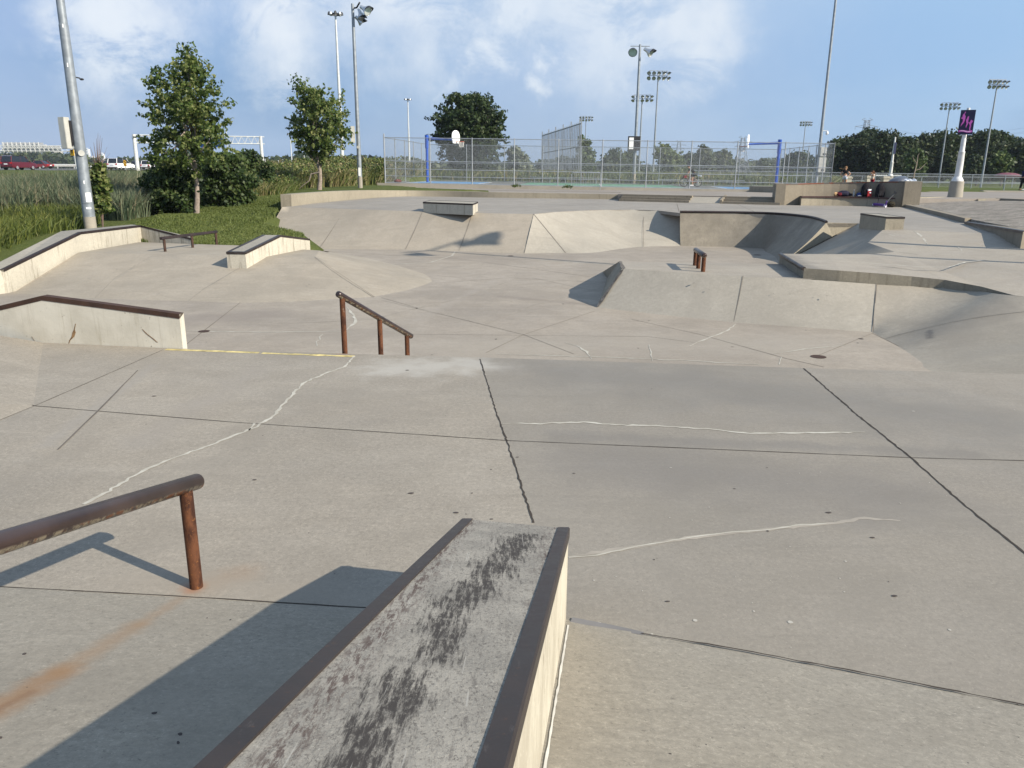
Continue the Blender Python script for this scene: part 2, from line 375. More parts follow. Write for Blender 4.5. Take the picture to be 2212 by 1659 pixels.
j=MB(); strip(j,PS([(298,800),(210,890),(125,972)],0),.014,.001,.3,.0045); j.build('skid_mark',flat('skid_mark_grey',(.125,.112,.10),.9,.1),near_deck,fix=False)
s=MB()
strip(s,PS([(765,770),(745,792),(700,808),(660,826),(640,842),(628,858),(608,876),(598,893),(570,912),(545,926),(505,941),(455,962),(380,988),(320,1012),(260,1045),(215,1072),(180,1090)],0),.028,.008,.045)
strip(s,PS([(550,914),(538,930)],0),.02,.003,.05)
strip(s,PS([(1086,916),(1180,915),(1260,912),(1330,918),(1430,921),(1540,928),(1620,937),(1700,936),(1868,934)],0),.028,.008,.05,taper=True)
strip(s,PS([(1228,1205),(1290,1200),(1370,1182),(1470,1165),(1500,1160),(1580,1150),(1660,1145),(1720,1135),(1785,1132)],0),.014,.003,.05)
s.build('crack_sealant',M['seal'],near_deck,fix=False)
s=MB(); strip(s,PS([(1228,1204),(1370,1182),(1500,1161),(1660,1144),(1790,1131),(1870,1119),(1945,1125)],0),.036,.006,.05,.0015,taper=True); s.build('crack_halo',M['sealfaint'],near_deck,fix=False)
s=MB(); strip(s,PS([(1234,1342),(1270,1350),(1330,1360),(1390,1372)],0),.045,.003,.05,.009); s.build('joint_filler',flat('grey_filler',(.16,.155,.155),.8,.2),near_deck,fix=False)
s=MB(); strip(s,PS([(358,755),(560,762)],0),.075,0,.3,.002); strip(s,PS([(566,763),(765,770)],0),.075,.002,.1,.002); s.build('yellow_line',M['yellow'],near_deck,fix=False)
def spots(n,z,x0,x1,y0,y1,smin,smax,par,mat,name,surf=None):
    mb=MB()
    for _ in range(n):
        px=random.uniform(x0,x1); py=random.uniform(y0,y1); c=P(px,py,z) if surf is None else surf(px,py)
        r=random.uniform(smin,smax)*(.6+random.random()**3*1.4); a=random.random()*6; k=7; e=random.uniform(.45,1)
        mb.quad(*[c+Vector((math.cos(a)*r*math.cos(t)*random.uniform(.7,1.2)-math.sin(a)*r*e*math.sin(t),math.sin(a)*r*math.cos(t)+math.cos(a)*r*e*math.sin(t)*random.uniform(.7,1.2),.0025)) for t in [6.283*i/k for i in range(k)]])
    o=mb.build(name,mat,par,fix=False); o['kind']='stuff'; return o
spots(18,0,0,2212,800,1300,.005,.010,near_deck,M['gum'],'gum_spots')
spots(46,0,1250,2212,850,1480,.005,.011,near_deck,M['chip'],'pale_chips')
g=MB()
for x,y,r in ((888,1066,.022),(985,1108,.02),(550,1037,.016),(333,856,.022),(1790,1108,.018),(1885,1162,.016),(1932,1288,.017),(1442,1300,.012),(1118,988,.012),(880,800,.022),(1240,1023,.01),(1062,1122,.012)):
    c=P(x,y,0); g.quad(*[c+Vector((r*math.cos(t)*random.uniform(.8,1.3),r*.6*math.sin(t),.0035)) for t in [6.283*i/8 for i in range(8)]])
g.build('dark_spots',M['gum'],near_deck,fix=False)
# the bank the photographer stands on
nL=Vector((-.088,-.996,0)).normalized(); nR=Vector((-.312,-.95,0)).normalized()
def bank(foot,nrm,slope,run,top,name):
    m=MB(); up=[p+nrm*run+Vector((0,0,slope*run)) for p in foot]; bk=[p+nrm*top for p in up]
    lo=[Vector((p.x,p.y,-1.4)) for p in foot]; m.loft([foot,up,bk]); return m,up,bk
A0=[Vector((-8,4.22,.0)),FL[1],FL[2],Vector((.29,3.48,0)),Vector((.6,3.40,0))]
m,_,_=bank(A0,nL,.275,3.2,5,''); bl=struct(m.build('near_bank',M['bank_near']))
A1=[Vector((-.02,3.582,0)),P(2212,1525,0),Vector((8,.95,0))]
m,_,_=bank([A1[0]+Vector((.0,0,.002)),A1[1]+Vector((0,0,.002)),A1[2]+Vector((0,0,.002))],nR,.283,3.2,5,''); br=struct(m.build('near_bank',M['bank_near']))
def nearbank(px,py): return PT(px,py,FL[1],FL[2],FL[1]+nL+Vector((0,0,.275)))
def nearbankR(px,py): return PT(px,py,A1[0],A1[1],A1[1]+nR+Vector((0,0,.283)))
spots(9,0,0,620,1300,1650,.003,.007,bl,M['gum'],'gum_spots',nearbank)
spots(10,0,1260,2212,1560,1655,.003,.006,br,M['gum'],'gum_spots',nearbankR)
for x,y,r in ((104,1283,.02),(262,1316,.018),):
    pass
# left side bank beyond the crease
m=MB(); w=Vector((-5,-.7,1.0)); m.quad(K1,K2,K4,K4+w,K1+w)
lb=struct(m.build('side_bank',M['deck']))
# ------------------------------------------------------------ foreground ledge
ax=Vector((.127,1,0)).normalized(); Lr0=Vector((.29,3.49)); Ll0=Vector((-.25,3.58)); TL=.275
def ledge_pt(c,s,z): return Vector((c[0]-.127*s,c[1]-s,z+.275*s))
fl=thing('grind_ledge','long sloping concrete ledge with black scuffed top and two brown steel edges in the foreground','ledge',(.02,3.5,0))
m=MB(); S1=3.4
a0=ledge_pt(Ll0+Vector((.052,-.004)),0,.505); a1=ledge_pt(Lr0+Vector((-.055,.004)),0,.505); b0=ledge_pt(Ll0+Vector((.052,-.004)),S1,.505); b1=ledge_pt(Lr0+Vector((-.055,.004)),S1,.505)
def dn(p,z): return Vector((p.x,p.y,z))
M['ledgetop']=ledge_mat(); m.quad(a0,a1,b1,b0); m.build('top',M['ledgetop'],fl,fix=False)
m=MB(); e=.006
ra0=ledge_pt(Lr0+Vector((-e,0)),0,.5-.045); rb0=ledge_pt(Lr0+Vector((-e,0)),S1,.5-.045)
la0=ledge_pt(Ll0+Vector((e,0)),0,.5-.045); lb0=ledge_pt(Ll0+Vector((e,0)),S1,.5-.045)
m.loft([[dn(ra0,-.2),dn(rb0,-.2)],[ra0,rb0]]); m.loft([[dn(la0,-.2),dn(lb0,-.2)],[la0,lb0]]); m.quad(dn(ra0,-.2),dn(la0,-.2),la0+Vector((0,0,.045)),ra0+Vector((0,0,.045)))
t=NT('stained_side_concrete'); n1=t.noise(1,5,.7,t.scale((14,2.6,1.6),R(5))); c=t.mix(t.ramp(n1,.35,.62),(.45,.42,.345,1),(.34,.31,.25,1))
c=t.mix(t.ramp(t.noise(1,5,.75,t.scale((30,9,4),R(5))),.56,.70,0,.75),c,(.10,.075,.05,1)); c=t.mix(t.ramp(t.noise(60,3),.62,.72,0,.5),c,(.6,.57,.47,1)); t.bump(t.noise(30,4,.7),.35,.004)
m.build('side',t.done(c,.85,.2),fl,fix=False)
for sgn,C,nm in ((1,Lr0,'r'),(-1,Ll0,'l')):
    m=MB(); w=.058
    rows=[]
    for s in (0,S1):
        lpt=lambda dx,dz: ledge_pt(C+Vector((dx,0)),s,.51+dz)
        rows.append([lpt(-sgn*w,0),lpt(-sgn*.006,0),lpt(0,-.006),lpt(0,-.055),lpt(-sgn*.006,-.055),lpt(-sgn*w,-.012)])
    m.loft(rows,True); m.f.append(tuple(range(0,6))); m.build('steel_edge',M['steel'],fl)
m=MB(); pr=[nearbankR(1222,1404),nearbankR(1205,1482),nearbankR(1184,1570),nearbankR(1160,1680)]
pp=[Vector((.292,3.47,.0)),Vector((.290,3.40,.03))]
base=[ledge_pt(Lr0+Vector((.001,0)),s,0)+Vector((.004,0,-.01+.006*s)) for s in [x*.1 for x in range(0,34)]]
base=[Vector((p.x+.006,p.y,(Vector((p.x,p.y,0))-Vector((A1[0].x,A1[0].y,0))).dot(Vector((nR.x,nR.y,0)))*.283)) for p in base]; base=[p for p in base if p.z>0]; strip(m,base,.008,.001,.05,.005); m.build('base_sealant',flat('white_sealant',(.62,.60,.55),.7),fl,fix=False)
# ------------------------------------------------------------ pipe rails
def pipe_rail(name,label,ends,posts,r,rp,cat='rail',caps=True,loc=None,mt='railtop'):
    t=thing(name,label,cat,loc or tuple(posts[0][0]))
    a,b=Vector(ends[0]),Vector(ends[1]); d=(b-a).normalized(); m=MB()
    pts=[a-d*r*.45,a-d*r*.2,a,b,b+d*r*.2,b+d*r*.45]; m.tube(pts,[r*.55,r*.85,r,r,r*.85,r*.55],20)
    m.build('top_rail',M[mt],t,smooth=True)
    for lo,hi in posts: MB().tube([lo,hi],rp,16).build('post',M['post'],t,smooth=True)
    return t
rb=P(418,1268,0); rt=Q(400,1048,rb.y); rd=Vector((ray(1300,768).x/ray(1300,768).y,1,ray(1300,768).z/ray(1300,768).y))
rc=rt+Vector((0,0,.0)); re=rc+rd*.115
far=rc-rd*2.9
# the post leans with nothing: vertical, rail runs down the bank
pipe_rail('grind_rail','thick brown pipe rail sloping down on one rusty post at the left edge',(re,far),[(Vector((rt.x,rt.y,-.02)),rt-Vector((0,0,.01))),(Vector((rt.x-rd.x*2.3,rt.y-2.3,.2)),rt-rd*2.3)],.043,.034)
# stair handrail
s0=P(745,760,0); h0=zrow(640,s0.x,s0.y); top0=Vector((s0.x,s0.y,h0))
# direction of the stairs: perpendicular to the deck edge
de=(DE[2]-DE[0]).normalized(); dp=Vector((-de.y,de.x,0)).normalized()
if dp.y<0: dp=-dp
def rail_at(px,py):                    # on the vertical plane through the first post along the rail
    return VW(px,py,s0,s0+rdir)
best=None
for dist in [x*.05 for x in range(10,80)]:
    y=s0.y+dist; q=Q(884,724,y)
    k=(h0-q.z)/max(.01,(Vector((q.x,q.y))-Vector((s0.x,s0.y))).length)
    if best is None or abs(k-math.tan(R(25)))<best[0]: best=(abs(k-math.tan(R(25))),y,q)
qe=best[2]; rdir=Vector((qe.x-s0.x,qe.y-s0.y,0)); slope_=(qe-top0)
qs=top0-slope_.normalized()*.09
pm=VW(820,690,s0,s0+rdir); p3=VW(879,724,s0,s0+rdir)
def online(p): k=(Vector((p.x-s0.x,p.y-s0.y)).length)/rdir.length; return top0+slope_*k
pm=online(pm); p3=online(p3)
pipe_rail('stair_handrail','rusty three-post handrail descending the steps beside the yellow line','rail' and (qs,top0+slope_*1.03),
  [(Vector((s0.x,s0.y,-.02)),top0),(Vector((pm.x,pm.y,-.5)),pm),(Vector((p3.x,p3.y,-.6)),p3)],.040,.034,'handrail')
# steps below the deck edge
m=MB()
for k in range(3):
    o=dp*(.32*(k)); o2=dp*(.32*(k+1)); a=DE[0]+o; b=DE[2]+o; c=DE[2]+o2; d=DE[0]+o2
    m.prism([(a.x,a.y),(b.x,b.y),(c.x,c.y),(d.x,d.y)],-1.2,-.15*(k+1))
tag(m.build('steps',M['basin']),'concrete steps dropping from the deck edge under the handrail','steps')
# ------------------------------------------------------------ hubba ledge at left
hA=Vector((K1.x,K1.y,0)); hB=Vector((E0.x,E0.y,0))
hub=thing('hubba_ledge','cream stained concrete ledge with rusty top edge beside the yellow line','ledge',(-5,9.6,0))
def hv(x,y): return VW(x,y,hA,hB)
top=[hv(-160,693),hv(0,661),hv(90,639.5),hv(240,659),hv(387,679)]
bot=[hv(-160,800),hv(0,764),hv(93,740),hv(240,746),hv(393,742)]
for a,b in zip(top,bot): b.z=min(b.z,a.z-.1)
nb=Vector((-(hB-hA).y,(hB-hA).x,0)).normalized(); nb=nb if nb.y>0 else -nb
m=MB(); W=nb*.10; lowr=[Vector((p.x,p.y,-1.0)) for p in top]
m.loft([lowr,top]); m.quad(lowr[-1],top[-1],top[-1]+W,lowr[-1]+W); m.loft([top,[p+W for p in top]]); m.loft([[p+W for p in lowr],[p+W for p in top]])
t=NT('weathered_cream_concrete'); c=t.mix(t.ramp(t.noise(1.6,5,.6),.35,.65),(.51,.485,.42,1),(.42,.395,.335,1))
zz=t.add('ShaderNodeSeparateXYZ'); t.l.new(t.P(),zz.inputs[0])
c=t.mix(t.ramp(t.noise(1,5,.7,t.scale((14,14,.9))),.52,.74,0,.40),c,(.22,.185,.12,1))
c=t.mix(t.math('MULTIPLY',t.ramp(t.noise(9,5,.75),.52,.60),t.seg(top[0],top[2].lerp(top[3],.3),.35,jag=.2)),c,(.05,.043,.03,1)) if False else c
c=t.mix(t.ramp(t.noise(7,5,.8),.665,.70,0,.75),c,(.13,.10,.065,1)); c=t.mix(t.ramp(t.noise(24,3,.7),.69,.73,0,.8),c,(.09,.07,.05,1)); t.bump(t.noise(9,5,.7),.3,.01)
m.build('body',t.done(c,.88,.2),hub)
sm=SM()
for i,(x,y,r) in enumerate(((48,672,9),(75,664,8),(20,682,8),(110,668,5),(90,660,5))):   # mould under the coping
    pass
def flank(mb,px,sz,off=.004):
    rows=[]
    for (x,y),w in zip(px,sz):
        p=hv(x,y)-nb*off; q=hv(x+w,y)-nb*off; rows.append([p,q])
    mb.loft(rows)
flank(sm,[(163,699),(160,712),(157,718),(155,727),(150,735),(148,744)],[1.2,2,7,6,2.5,1]); 
flank(sm,[(307,711),(316,721),(330,732),(340,740)],[1.5,2.5,3,1.5]); flank(sm,[(68,727),(76,739)],[1.2,1])
sm.build('rust_crack',flat('rust_crack',(.20,.125,.065),.9,.1,var=.4,sc_=20),hub,fix=False)
m=MB()
def coping(mb,line,nb,w=.05,h=.05,proud=.006):
    rows=[]
    for p in line:
        f=-nb*proud; rows.append([p+f-Vector((0,0,h)),p+f+Vector((0,0,.004)),p+nb*w+Vector((0,0,.004)),p+nb*w-Vector((0,0,.002)),p+nb*.004-Vector((0,0,h))])
    mb.loft(rows,True); mb.f.append((0,1,2,3,4)); n=len(mb.v)-5; mb.f.append(tuple(range(n,n+5)))
coping(m,top,nb,.10,.055); m.build('steel_edge',M['rust'],hub)
# ------------------------------------------------------------ basin floor
bf=MB().quad((-22,2,ZB),(30,2,ZB),(30,33,ZB),(-22,33,ZB))
bf=MB().prism([(-13.5,9),(-13.5,17.6),(-13.5,23),(-11,33),(-3,31.5),(12,33),(14,26),(14,9)],-1.5,ZB)
basin=struct(bf.build('basin_floor',M['basin']))
def PB(l): return PS(l,ZB)
j=MB()
strip(j,PB([(395,750),(516,656),(540,640)]),.014,.001,.5); strip(j,PB([(824,643),(925,672),(1131,723),(1240,765)]),.011,.001,.5)
strip(j,PB([(1050,762),(1131,723),(1285,672)]),.010,.001,.5); strip(j,PB([(883,722),(1400,727),(1500,740)]),.008,.001,.5)
strip(j,PB([(1885,720),(1765,769)]),.011,.001,.5); strip(j,PB([(1365,690),(1510,722),(1700,775),(1780,793)]),.013,.002,.5)
strip(j,PB([(1885,720),(1990,772),(2012,800)]),.012,.002,.4)
strip(j,PB([(700,543),(772,547),(1000,560),(1290,600)]),.014,.001,.6)
j.build('expansion_joints',M['jointfaint'],basin,fix=False)
s=MB()
for l,w in (([(392,715),(440,716),(560,718),(680,717),(750,717)],.035),([(750,664),(765,682),(768,695),(755,706),(745,716)],.05),([(698,722),(690,728),(692,734),(683,738),(685,748)],.05),
  ([(1222,741),(1245,747),(1268,760),(1278,776)],.04),([(1402,745),(1407,762),(1409,780)],.03),([(1590,700),(1570,715),(1520,735),(1490,748)],.035),
  ([(1668,765),(1740,754),(1830,746)],.035),([(1688,772),(1683,788)],.035),([(983,543),(975,553),(930,567),(830,572),(700,568)],.05),([(1070,765),(1300,772),(1500,780),(1640,788)],.03),([(1131,560),(1290,570),(1400,575)],.04)):
    strip(s,PB(l),w,.012,.15,.004,True)
s.build('crack_sealant',M['seal'],basin,fix=False)
spots(24,ZB,400,1900,560,790,.015,.034,basin,M['gum'],'gum_spots')
d=MB()
for x,y,r in ((441,716,.10),(1768,771,.12),(1052,539,.0),(1103,553,.10),(1636,551,.13)):
    if r:
        c=P(x,y,ZB); d.quad(*[c+Vector((r*math.cos(t),r*math.sin(t),.006)) for t in [6.283*i/16 for i in range(16)]])
d.build('drain_covers',M['rust'],basin,fix=False)
for r_,z in ((.35,.0),): pass
# scuff marks curving over the basin
s=MB()
for l in ([(600,700),(800,690),(1010,640),(1120,600)],[(1131,723),(1000,690),(830,650)],[(940,612),(1100,600),(1300,610),(1480,570)],[(1050,700),(1150,660),(1285,625)],[(1480,560),(1600,552),(1690,560)],[(1150,600),(1340,640)]):
    strip(s,PB(l),.05,.01,.4,.0025,True)
s.build('wheel_marks',flat('wheel_mark',(.262,.235,.2),.9,.1),basin,fix=False)
def solid(name,mat,top_faces,rim,zb,parent=None,kind=None,smooth=False):
    """surface faces plus a skirt dropped from the rim"""
    m=MB()
    for f in top_faces: m.quad(*f)
    for a,b in zip(rim,rim[1:]+rim[:1]): m.quad(Vector((a[0],a[1],zb)),Vector((b[0],b[1],zb)),b,a)
    return m.build(name,mat,parent,smooth=smooth)
def curve_rows(lip,foot,n=8,sag=.16):
    """concave transition rows from lip to foot"""
    rows=[]
    for k in range(n+1):
        t=k/n; r=[]
        for a,b in zip(lip,foot):
            p=a.lerp(b,t); h=(a.z-b.z); p=p-Vector((0,0,h*sag*4*t*(1-t))); r.append(p)
        rows.append(r)
    return rows
def dense(pts,n):
    """smooth resample"""
    pts=[Vector(p) for p in pts]; L=[0]
    for a,b in zip(pts,pts[1:]): L.append(L[-1]+(b-a).length)
    out=[]
    for k in range(n+1):
        s=L[-1]*k/n; i=max(0,min(len(pts)-2,next((i for i in range(len(L)-1) if L[i+1]>=s-1e-9),len(pts)-2)))
        t=(s-L[i])/max(1e-9,L[i+1]-L[i]); p0=pts[max(i-1,0)];p1=pts[i];p2=pts[i+1];p3=pts[min(i+2,len(pts)-1)]
        out.append(.5*((2*p1)+(p2-p0)*t+(2*p0-5*p1+4*p2-p3)*t*t+(3*p1-p0-3*p2+p3)*t**3))
    return out
def idense(pts,n,pw=1):
    pts=[Vector(p) for p in pts]; N=len(pts)-1; out=[]
    for k in range(n+1):
        s=N*(k/n)**pw; i=min(N-1,int(s)); t=s-i; p0=pts[max(i-1,0)];p1=pts[i];p2=pts[i+1];p3=pts[min(i+2,N)]
        out.append(.5*((2*p1)+(p2-p0)*t+(2*p0-5*p1+4*p2-p3)*t*t+(3*p1-p0-3*p2+p3)*t**3))
    return out
# ------------------------------------------------------------ left pyramid
F_=[P(26,634,ZB),P(135,643.5,ZB),P(300,649,ZB),P(406,651.6,ZB),P(516,655.5,ZB),P(623,653.5,ZB),P(730,647,ZB),P(809,642,ZB),P(883,628,ZB),P(922,616,ZB),P(939,608,ZB),P(934,600,ZB),P(920,591,ZB),P(865,574,ZB),P(790,556,ZB),P(712,543.5,ZB)]
T1=P(168,546,0);T2=P(300,523,0);T3=P(413,527,0);T4=P(512,530,0);T5=P(690,541,0);T6=P(680,556,0);T6a=P(520,553,0);T6b=P(360,549,0)
far1=Vector((-6.6,26,ZB))
m=MB(); tops=[T1,T1.lerp(T6b,.4),T6b,T6b.lerp(T6a,.3),T6a,T6a.lerp(T6,.6),T6,T6,T6.lerp(T5,.2),T6.lerp(T5,.35),T6.lerp(T5,.5),T6.lerp(T5,.62),T6.lerp(T5,.75),T6.lerp(T5,.9),T5,T5]
rows=[]
for k in range(7):
    t=k/6; rows.append([a.lerp(b,t)-Vector((0,0,(.035*math.sin(math.pi*t)))) for a,b in zip(tops,F_)])
rows[-1]=[p-Vector((0,0,.012)) for p in rows[-1]]
m.loft(rows); m.quad(T1,T6b,T6a,T6,T5,T4,T3,T2); m.quad(T5,F_[-1],far1,Vector((T4.x,T4.y+.3,-.3)),T4)
m.quad(T1,F_[0],Vector((F_[0].x,F_[0].y,-1.4)),Vector((T1.x,T1.y,-1.4)))
for a,b in ((T2,T3),(T3,T4),(T1,T2)): m.quad(a,b,dn(b,-1.4),dn(a,-1.4))
pyr=tag(m.build('pyramid_bank',M['pyr'],smooth=True),'broad low concrete pyramid with rounded nose between the left ledges and the basin','skate ramp')
pyr['_o']=(0,0,0)
def onp(px,py): return PT(px,py,F_[3],F_[5],T6a)
j=SM(); strip(j,[T6,F_[7]],.016,.001,.6,.01); strip(j,[onp(520,578),onp(440,625),onp(408,650)],.008,.001,.5,.012); strip(j,[P(330,553,0),onp(250,600),onp(205,645)],.008,.001,.5,.014)
j.build('expansion_joint',M['jointfaint'],pyr,fix=False)
spots(12,0,150,880,570,640,.014,.026,pyr,M['gum'],'gum_spots',lambda x,y:onp(x,y)+Vector((0,0,.012)))
# long ledge climbing its left side
ll=thing('long_ledge','long bent concrete ledge with dark steel coping below the big grey lamp pole','ledge',(-10,20,0))
B_=[P(13,634,ZB),P(168,545,0),P(300,521,0),P(413,526,0)]
px=[(8,582.5),(174,502),(303,487),(413,515)]
tp=[VW(px[0][0],px[0][1],B_[0],B_[1]),VW(px[1][0],px[1][1],B_[0],B_[1]),VW(px[2][0],px[2][1],B_[1],B_[2]),VW(px[3][0],px[3][1],B_[2],B_[3])]
Bx=[Vector((t.x,t.y,b.z)) for t,b in zip(tp,B_)]
wd=[VW(0,561,B_[0],B_[1]),None,None,None]
back=[P(-45,588,tp[0].z),P(132,499.5,tp[1].z),P(284,485,tp[2].z),P(413,511.5,tp[3].z)]
m=MB(); lo=[Vector((p.x,p.y,-1.3)) for p in tp]; lob=[Vector((p.x,p.y,-1.3)) for p in back]
m.loft([lo,tp]); m.loft([lob,back]); m.quad(lo[0],tp[0],back[0],lob[0]); m.quad(lo[3],tp[3],back[3],lob[3])
m.build('body',M['wallcream'],ll); m=MB(); m.loft([tp,back]); m.build('top',M['ledgegrey'],ll,fix=False)
m=MB()
rows=[]
for p,b in zip(tp,back):
    n=(b-p); n.z=0; n.normalize(); f=-n*.012
    rows.append([p+f-Vector((0,0,.05)),p+f+Vector((0,0,.008)),p+n*.10+Vector((0,0,.008)),p+n*.10-Vector((0,0,.002)),p+n*.01-Vector((0,0,.05))])
m.loft(rows,True); m.f.append((0,1,2,3,4)); m.build('steel_edge',M['steeldark'],ll)
# kinked box ledge on the pyramid
bl_=thing('box_ledge','short kinked concrete ledge with dark steel edges standing on the low pyramid','ledge',(-7.5,19,0))
g0=onp(489,577); g1=onp(532,579); g2=P(606,549,0); g3=P(669,536,0)
g2=VW(606,549,g1,g3); 
t1=VW(530,546,g1,g3); t2=VW(606,508,g1,g3); t3=VW(669,516,g1,g3)
t0=VW(489,544,g0,g1); t1.z=t0.z=(t0.z+t1.z)/2
wv=Vector((t0.x-t1.x,t0.y-t1.y,0)); wl=wv
m=MB(); L=[dn(t1,-.6),dn(t2,-.6),dn(t3,-.6)]; m.loft([L,[t1,t2,t3]]); m.loft([[p+wl for p in L],[p+wl for p in (t1,t2,t3)]])
m.quad(L[0],t1,t1+wl,L[0]+wl); m.quad(L[2],t3,t3+wl,L[2]+wl); m.build('body',M['wallcream'],bl_); m=MB(); m.loft([[t1,t2,t3],[p+wl for p in (t1,t2,t3)]]); m.build('top',M['ledgegrey'],bl_,fix=False)
m=MB(); un=wl.normalized()
for sg in (0,1):
    rows=[]
    for p in (t1,t2,t3):
        q=p+wl*sg; d=un if sg==0 else -un
        rows.append([q-d*.01-Vector((0,0,.045)),q-d*.01+Vector((0,0,.006)),q+d*.07+Vector((0,0,.006)),q+d*.07,q-Vector((0,0,.045))])
    m.loft(rows,True); m.f.append(tuple(range(len(m.v)-15,len(m.v)-10)))
fr=(t2-t1).normalized(); m.loft([[t1-fr*.01-Vector((0,0,.045)),t1-fr*.01+Vector((0,0,.009)),t1+fr*.06+Vector((0,0,.009))],[t0-fr*.01-Vector((0,0,.045)),t0-fr*.01+Vector((0,0,.009)),t0+fr*.06+Vector((0,0,.009))]])
m.build('steel_edge',M['steel'],bl_)
# flat rail
ft=thing('flat_rail','low square flat rail with three rusty posts on the pyramid top by the grass','rail',tuple(P(415,535,0)))
pp=[P(357,543.5,0),P(416.5,535,0),P(468,527.5,0)]; tz=[zrow(y,p.x,p.y) for p,y in zip(pp,(511,507,504))]; zt=sum(tz)/3
m=MB(); a=Vector((pp[0].x,pp[0].y,zt))-(pp[2]-pp[0]).normalized()*.12; b=Vector((pp[2].x,pp[2].y,zt))+(pp[2]-pp[0]).normalized()*.05
m.tube([a,b],[.05,.05],4,ref=(0.6,.2,1)); m.build('top_rail',M['steeldark'],ft)
for p in pp: MB().tube([p-Vector((0,0,.05)),Vector((p.x,p.y,zt))],.038,4).build('post',M['rust'],ft)
# ------------------------------------------------------------ far bank
lip=[P(610,447,ZP),P(628.6,447.5,ZP),P(770,452,ZP),P(913,457,ZP),P(1021,460,ZP),P(1153,462.6,ZP)]
ft_=[P(540,534,ZB),P(560,534,ZB),P(712,538,ZB),P(876,539,ZB),P(991,542.6,ZB),P(1132.6,547.5,ZB)]
# the left rim of the bank seen against the grass
rim_mid=PT(577,505,lip[0],lip[1],ft_[2]); ft_[0]=lip[0]+(rim_mid-lip[0])*((ZB-lip[0].z)/(rim_mid.z-lip[0].z)); ft_[1]=ft_[0].lerp(ft_[2],.15)
m=MB(); m.loft(curve_rows(lip,ft_,7,.035)); m.loft([[dn(lip[0],-1.4),dn(ft_[0],-1.4)],[lip[0],ft_[0]]])
fb=tag(m.build('long_bank',M['bank'],smooth=True),'long sloping grey-beige concrete bank below the upper platform and its block','skate ramp'); fb['_o']=(0,0,0)
lip2=[P(1153,462.6,ZP),P(1200,458,ZP),P(1255,455,ZP),P(1310,453.3,ZP),P(1367,453,ZP),P(1420,454.5,ZP),P(1467.5,457,ZP),P(1475,457.4,ZP)]
ft2=[P(1222,546.5,ZB),P(1240,547.5,ZB),P(1289,545,ZB),P(1330,539,ZB),P(1371,534,ZB),P(1420,532,ZB),P(1469,531,ZB),P(1478,531,ZB)]
m=MB(); m.quad(lip2[0],ft_[5],ft2[0]); m.loft(curve_rows(dense(lip2,20),dense(ft2,20),8,.07))
cb=tag(m.build('curved_bank',M['bankpale'],smooth=True),'pale curving concrete bank between the diagonal crease and the steeper quarter pipe','skate ramp'); cb['_o']=(0,0,0)
j=SM()
def onfb(a,b,n=6): return [a.lerp(b,k/n)-Vector((0,0,(a.z-b.z)*.035*4*(k/n)*(1-k/n)))+Vector((0,0,.004)) for k in range(n+1)]
for (x0,y0),(x1,y1) in (((913,457),(876,539)),((1021,460),(991,542.6)),((1153,462.6),(1132.6,547.5)),((745,451),(690,537))): strip(j,onfb(P(x0,y0,ZP),P(x1,y1,ZB)),.013,.001,.8,.012)
j.build('expansion_joint',M['jointfaint'],fb,fix=False)
j=SM(); c0,c1=P(1390,453.2,ZP),P(1390,533.4,ZB)
strip(j,[c0.lerp(c1,k/8)-Vector((0,0,1.22*.07*4*(k/8)*(1-k/8))) for k in range(9)],.014,0,1,.015); strip(j,[lip2[0],ft2[0]],.018,0,1,.012)
j.build('expansion_joint',M['jointfaint'],cb,fix=False)
# quarter pipe
ql=[P(1469,458.5,ZP+.03),P(1540,459.3,ZP+.03),P(1610,460.3,ZP+.03),P(1668,462,ZP+.03),P(1712,465.3,ZP+.03),P(1750,470,ZP+.03),P(1772,475.5,ZP+.03),P(1785,480.7,ZP+.03)]
qf=[Vector((P(1470,531,ZB).x,P(1470,531,ZB).y,ZB)),P(1540,532.5,ZB),P(1600,534.5,ZB),P(1645,537,ZB),Vector((9.15,28.4,ZB)),Vector((9.0,27.0,ZB)),Vector((8.65,25.6,ZB)),Vector((8.3,24.5,ZB))]
# the pipe is steeper than its neighbour: the lip stands nearer
nl=[]; off=Vector((0,-.0,0))
m=MB(); qrows=curve_rows(idense(ql,28),idense(qf,28),10,.10)
m.loft(qrows)
side=[r[0] for r in qrows]
qp=thing('quarter_pipe','stained steep quarter pipe with dark coping curving round to the right','skate ramp',(8,28,0))
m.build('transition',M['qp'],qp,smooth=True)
endw=[r[0] for r in qrows]; m=MB()
lipn=ql[0]; 
# proud end wall (the wedge whose shadow lies on the bank)
w0=Vector((ql[0].x,ql[0].y-.0,ZP+.03)); w1=VW(1470,512,ql[0],qf[0])
fn=(ql[0]-qf[0]); fn.z=0; fn.normalize()
pr=[ql[0]+Vector((0,0,.02)), ql[0]-fn*1.0-Vector((0,0,.02))]
cA=ql[0]+Vector((0,0,.0)); 
m.tube([p+Vector((0,0,.02)) for p in idense(ql,28)],.045,10); m.build('coping',M['steeldark'],qp,smooth=True)
side_pts=[r[0] for r in qrows]
m=MB(); up=side_pts; 
# side fin: the pipe's body rises above the shallower bank
fin=[p+Vector((0.0,-.0,0)) for p in side_pts]
# end wall toward the block
A_=P(1726,534,-.2); A_=VW(1726,534,qrows[-1][-1],P(1854,482.5,ZP)); Bq=P(1854,482.5,ZP)
m=MB(); er=[r[-1] for r in qrows]
for a,b in zip(er,er[1:]): m.quad(a,b,Vector((Bq.x,Bq.y,-1)),) 
m.quad(er[0],Bq,Vector((Bq.x,Bq.y,-1))); m.build('end_wall',M['wall'],qp)
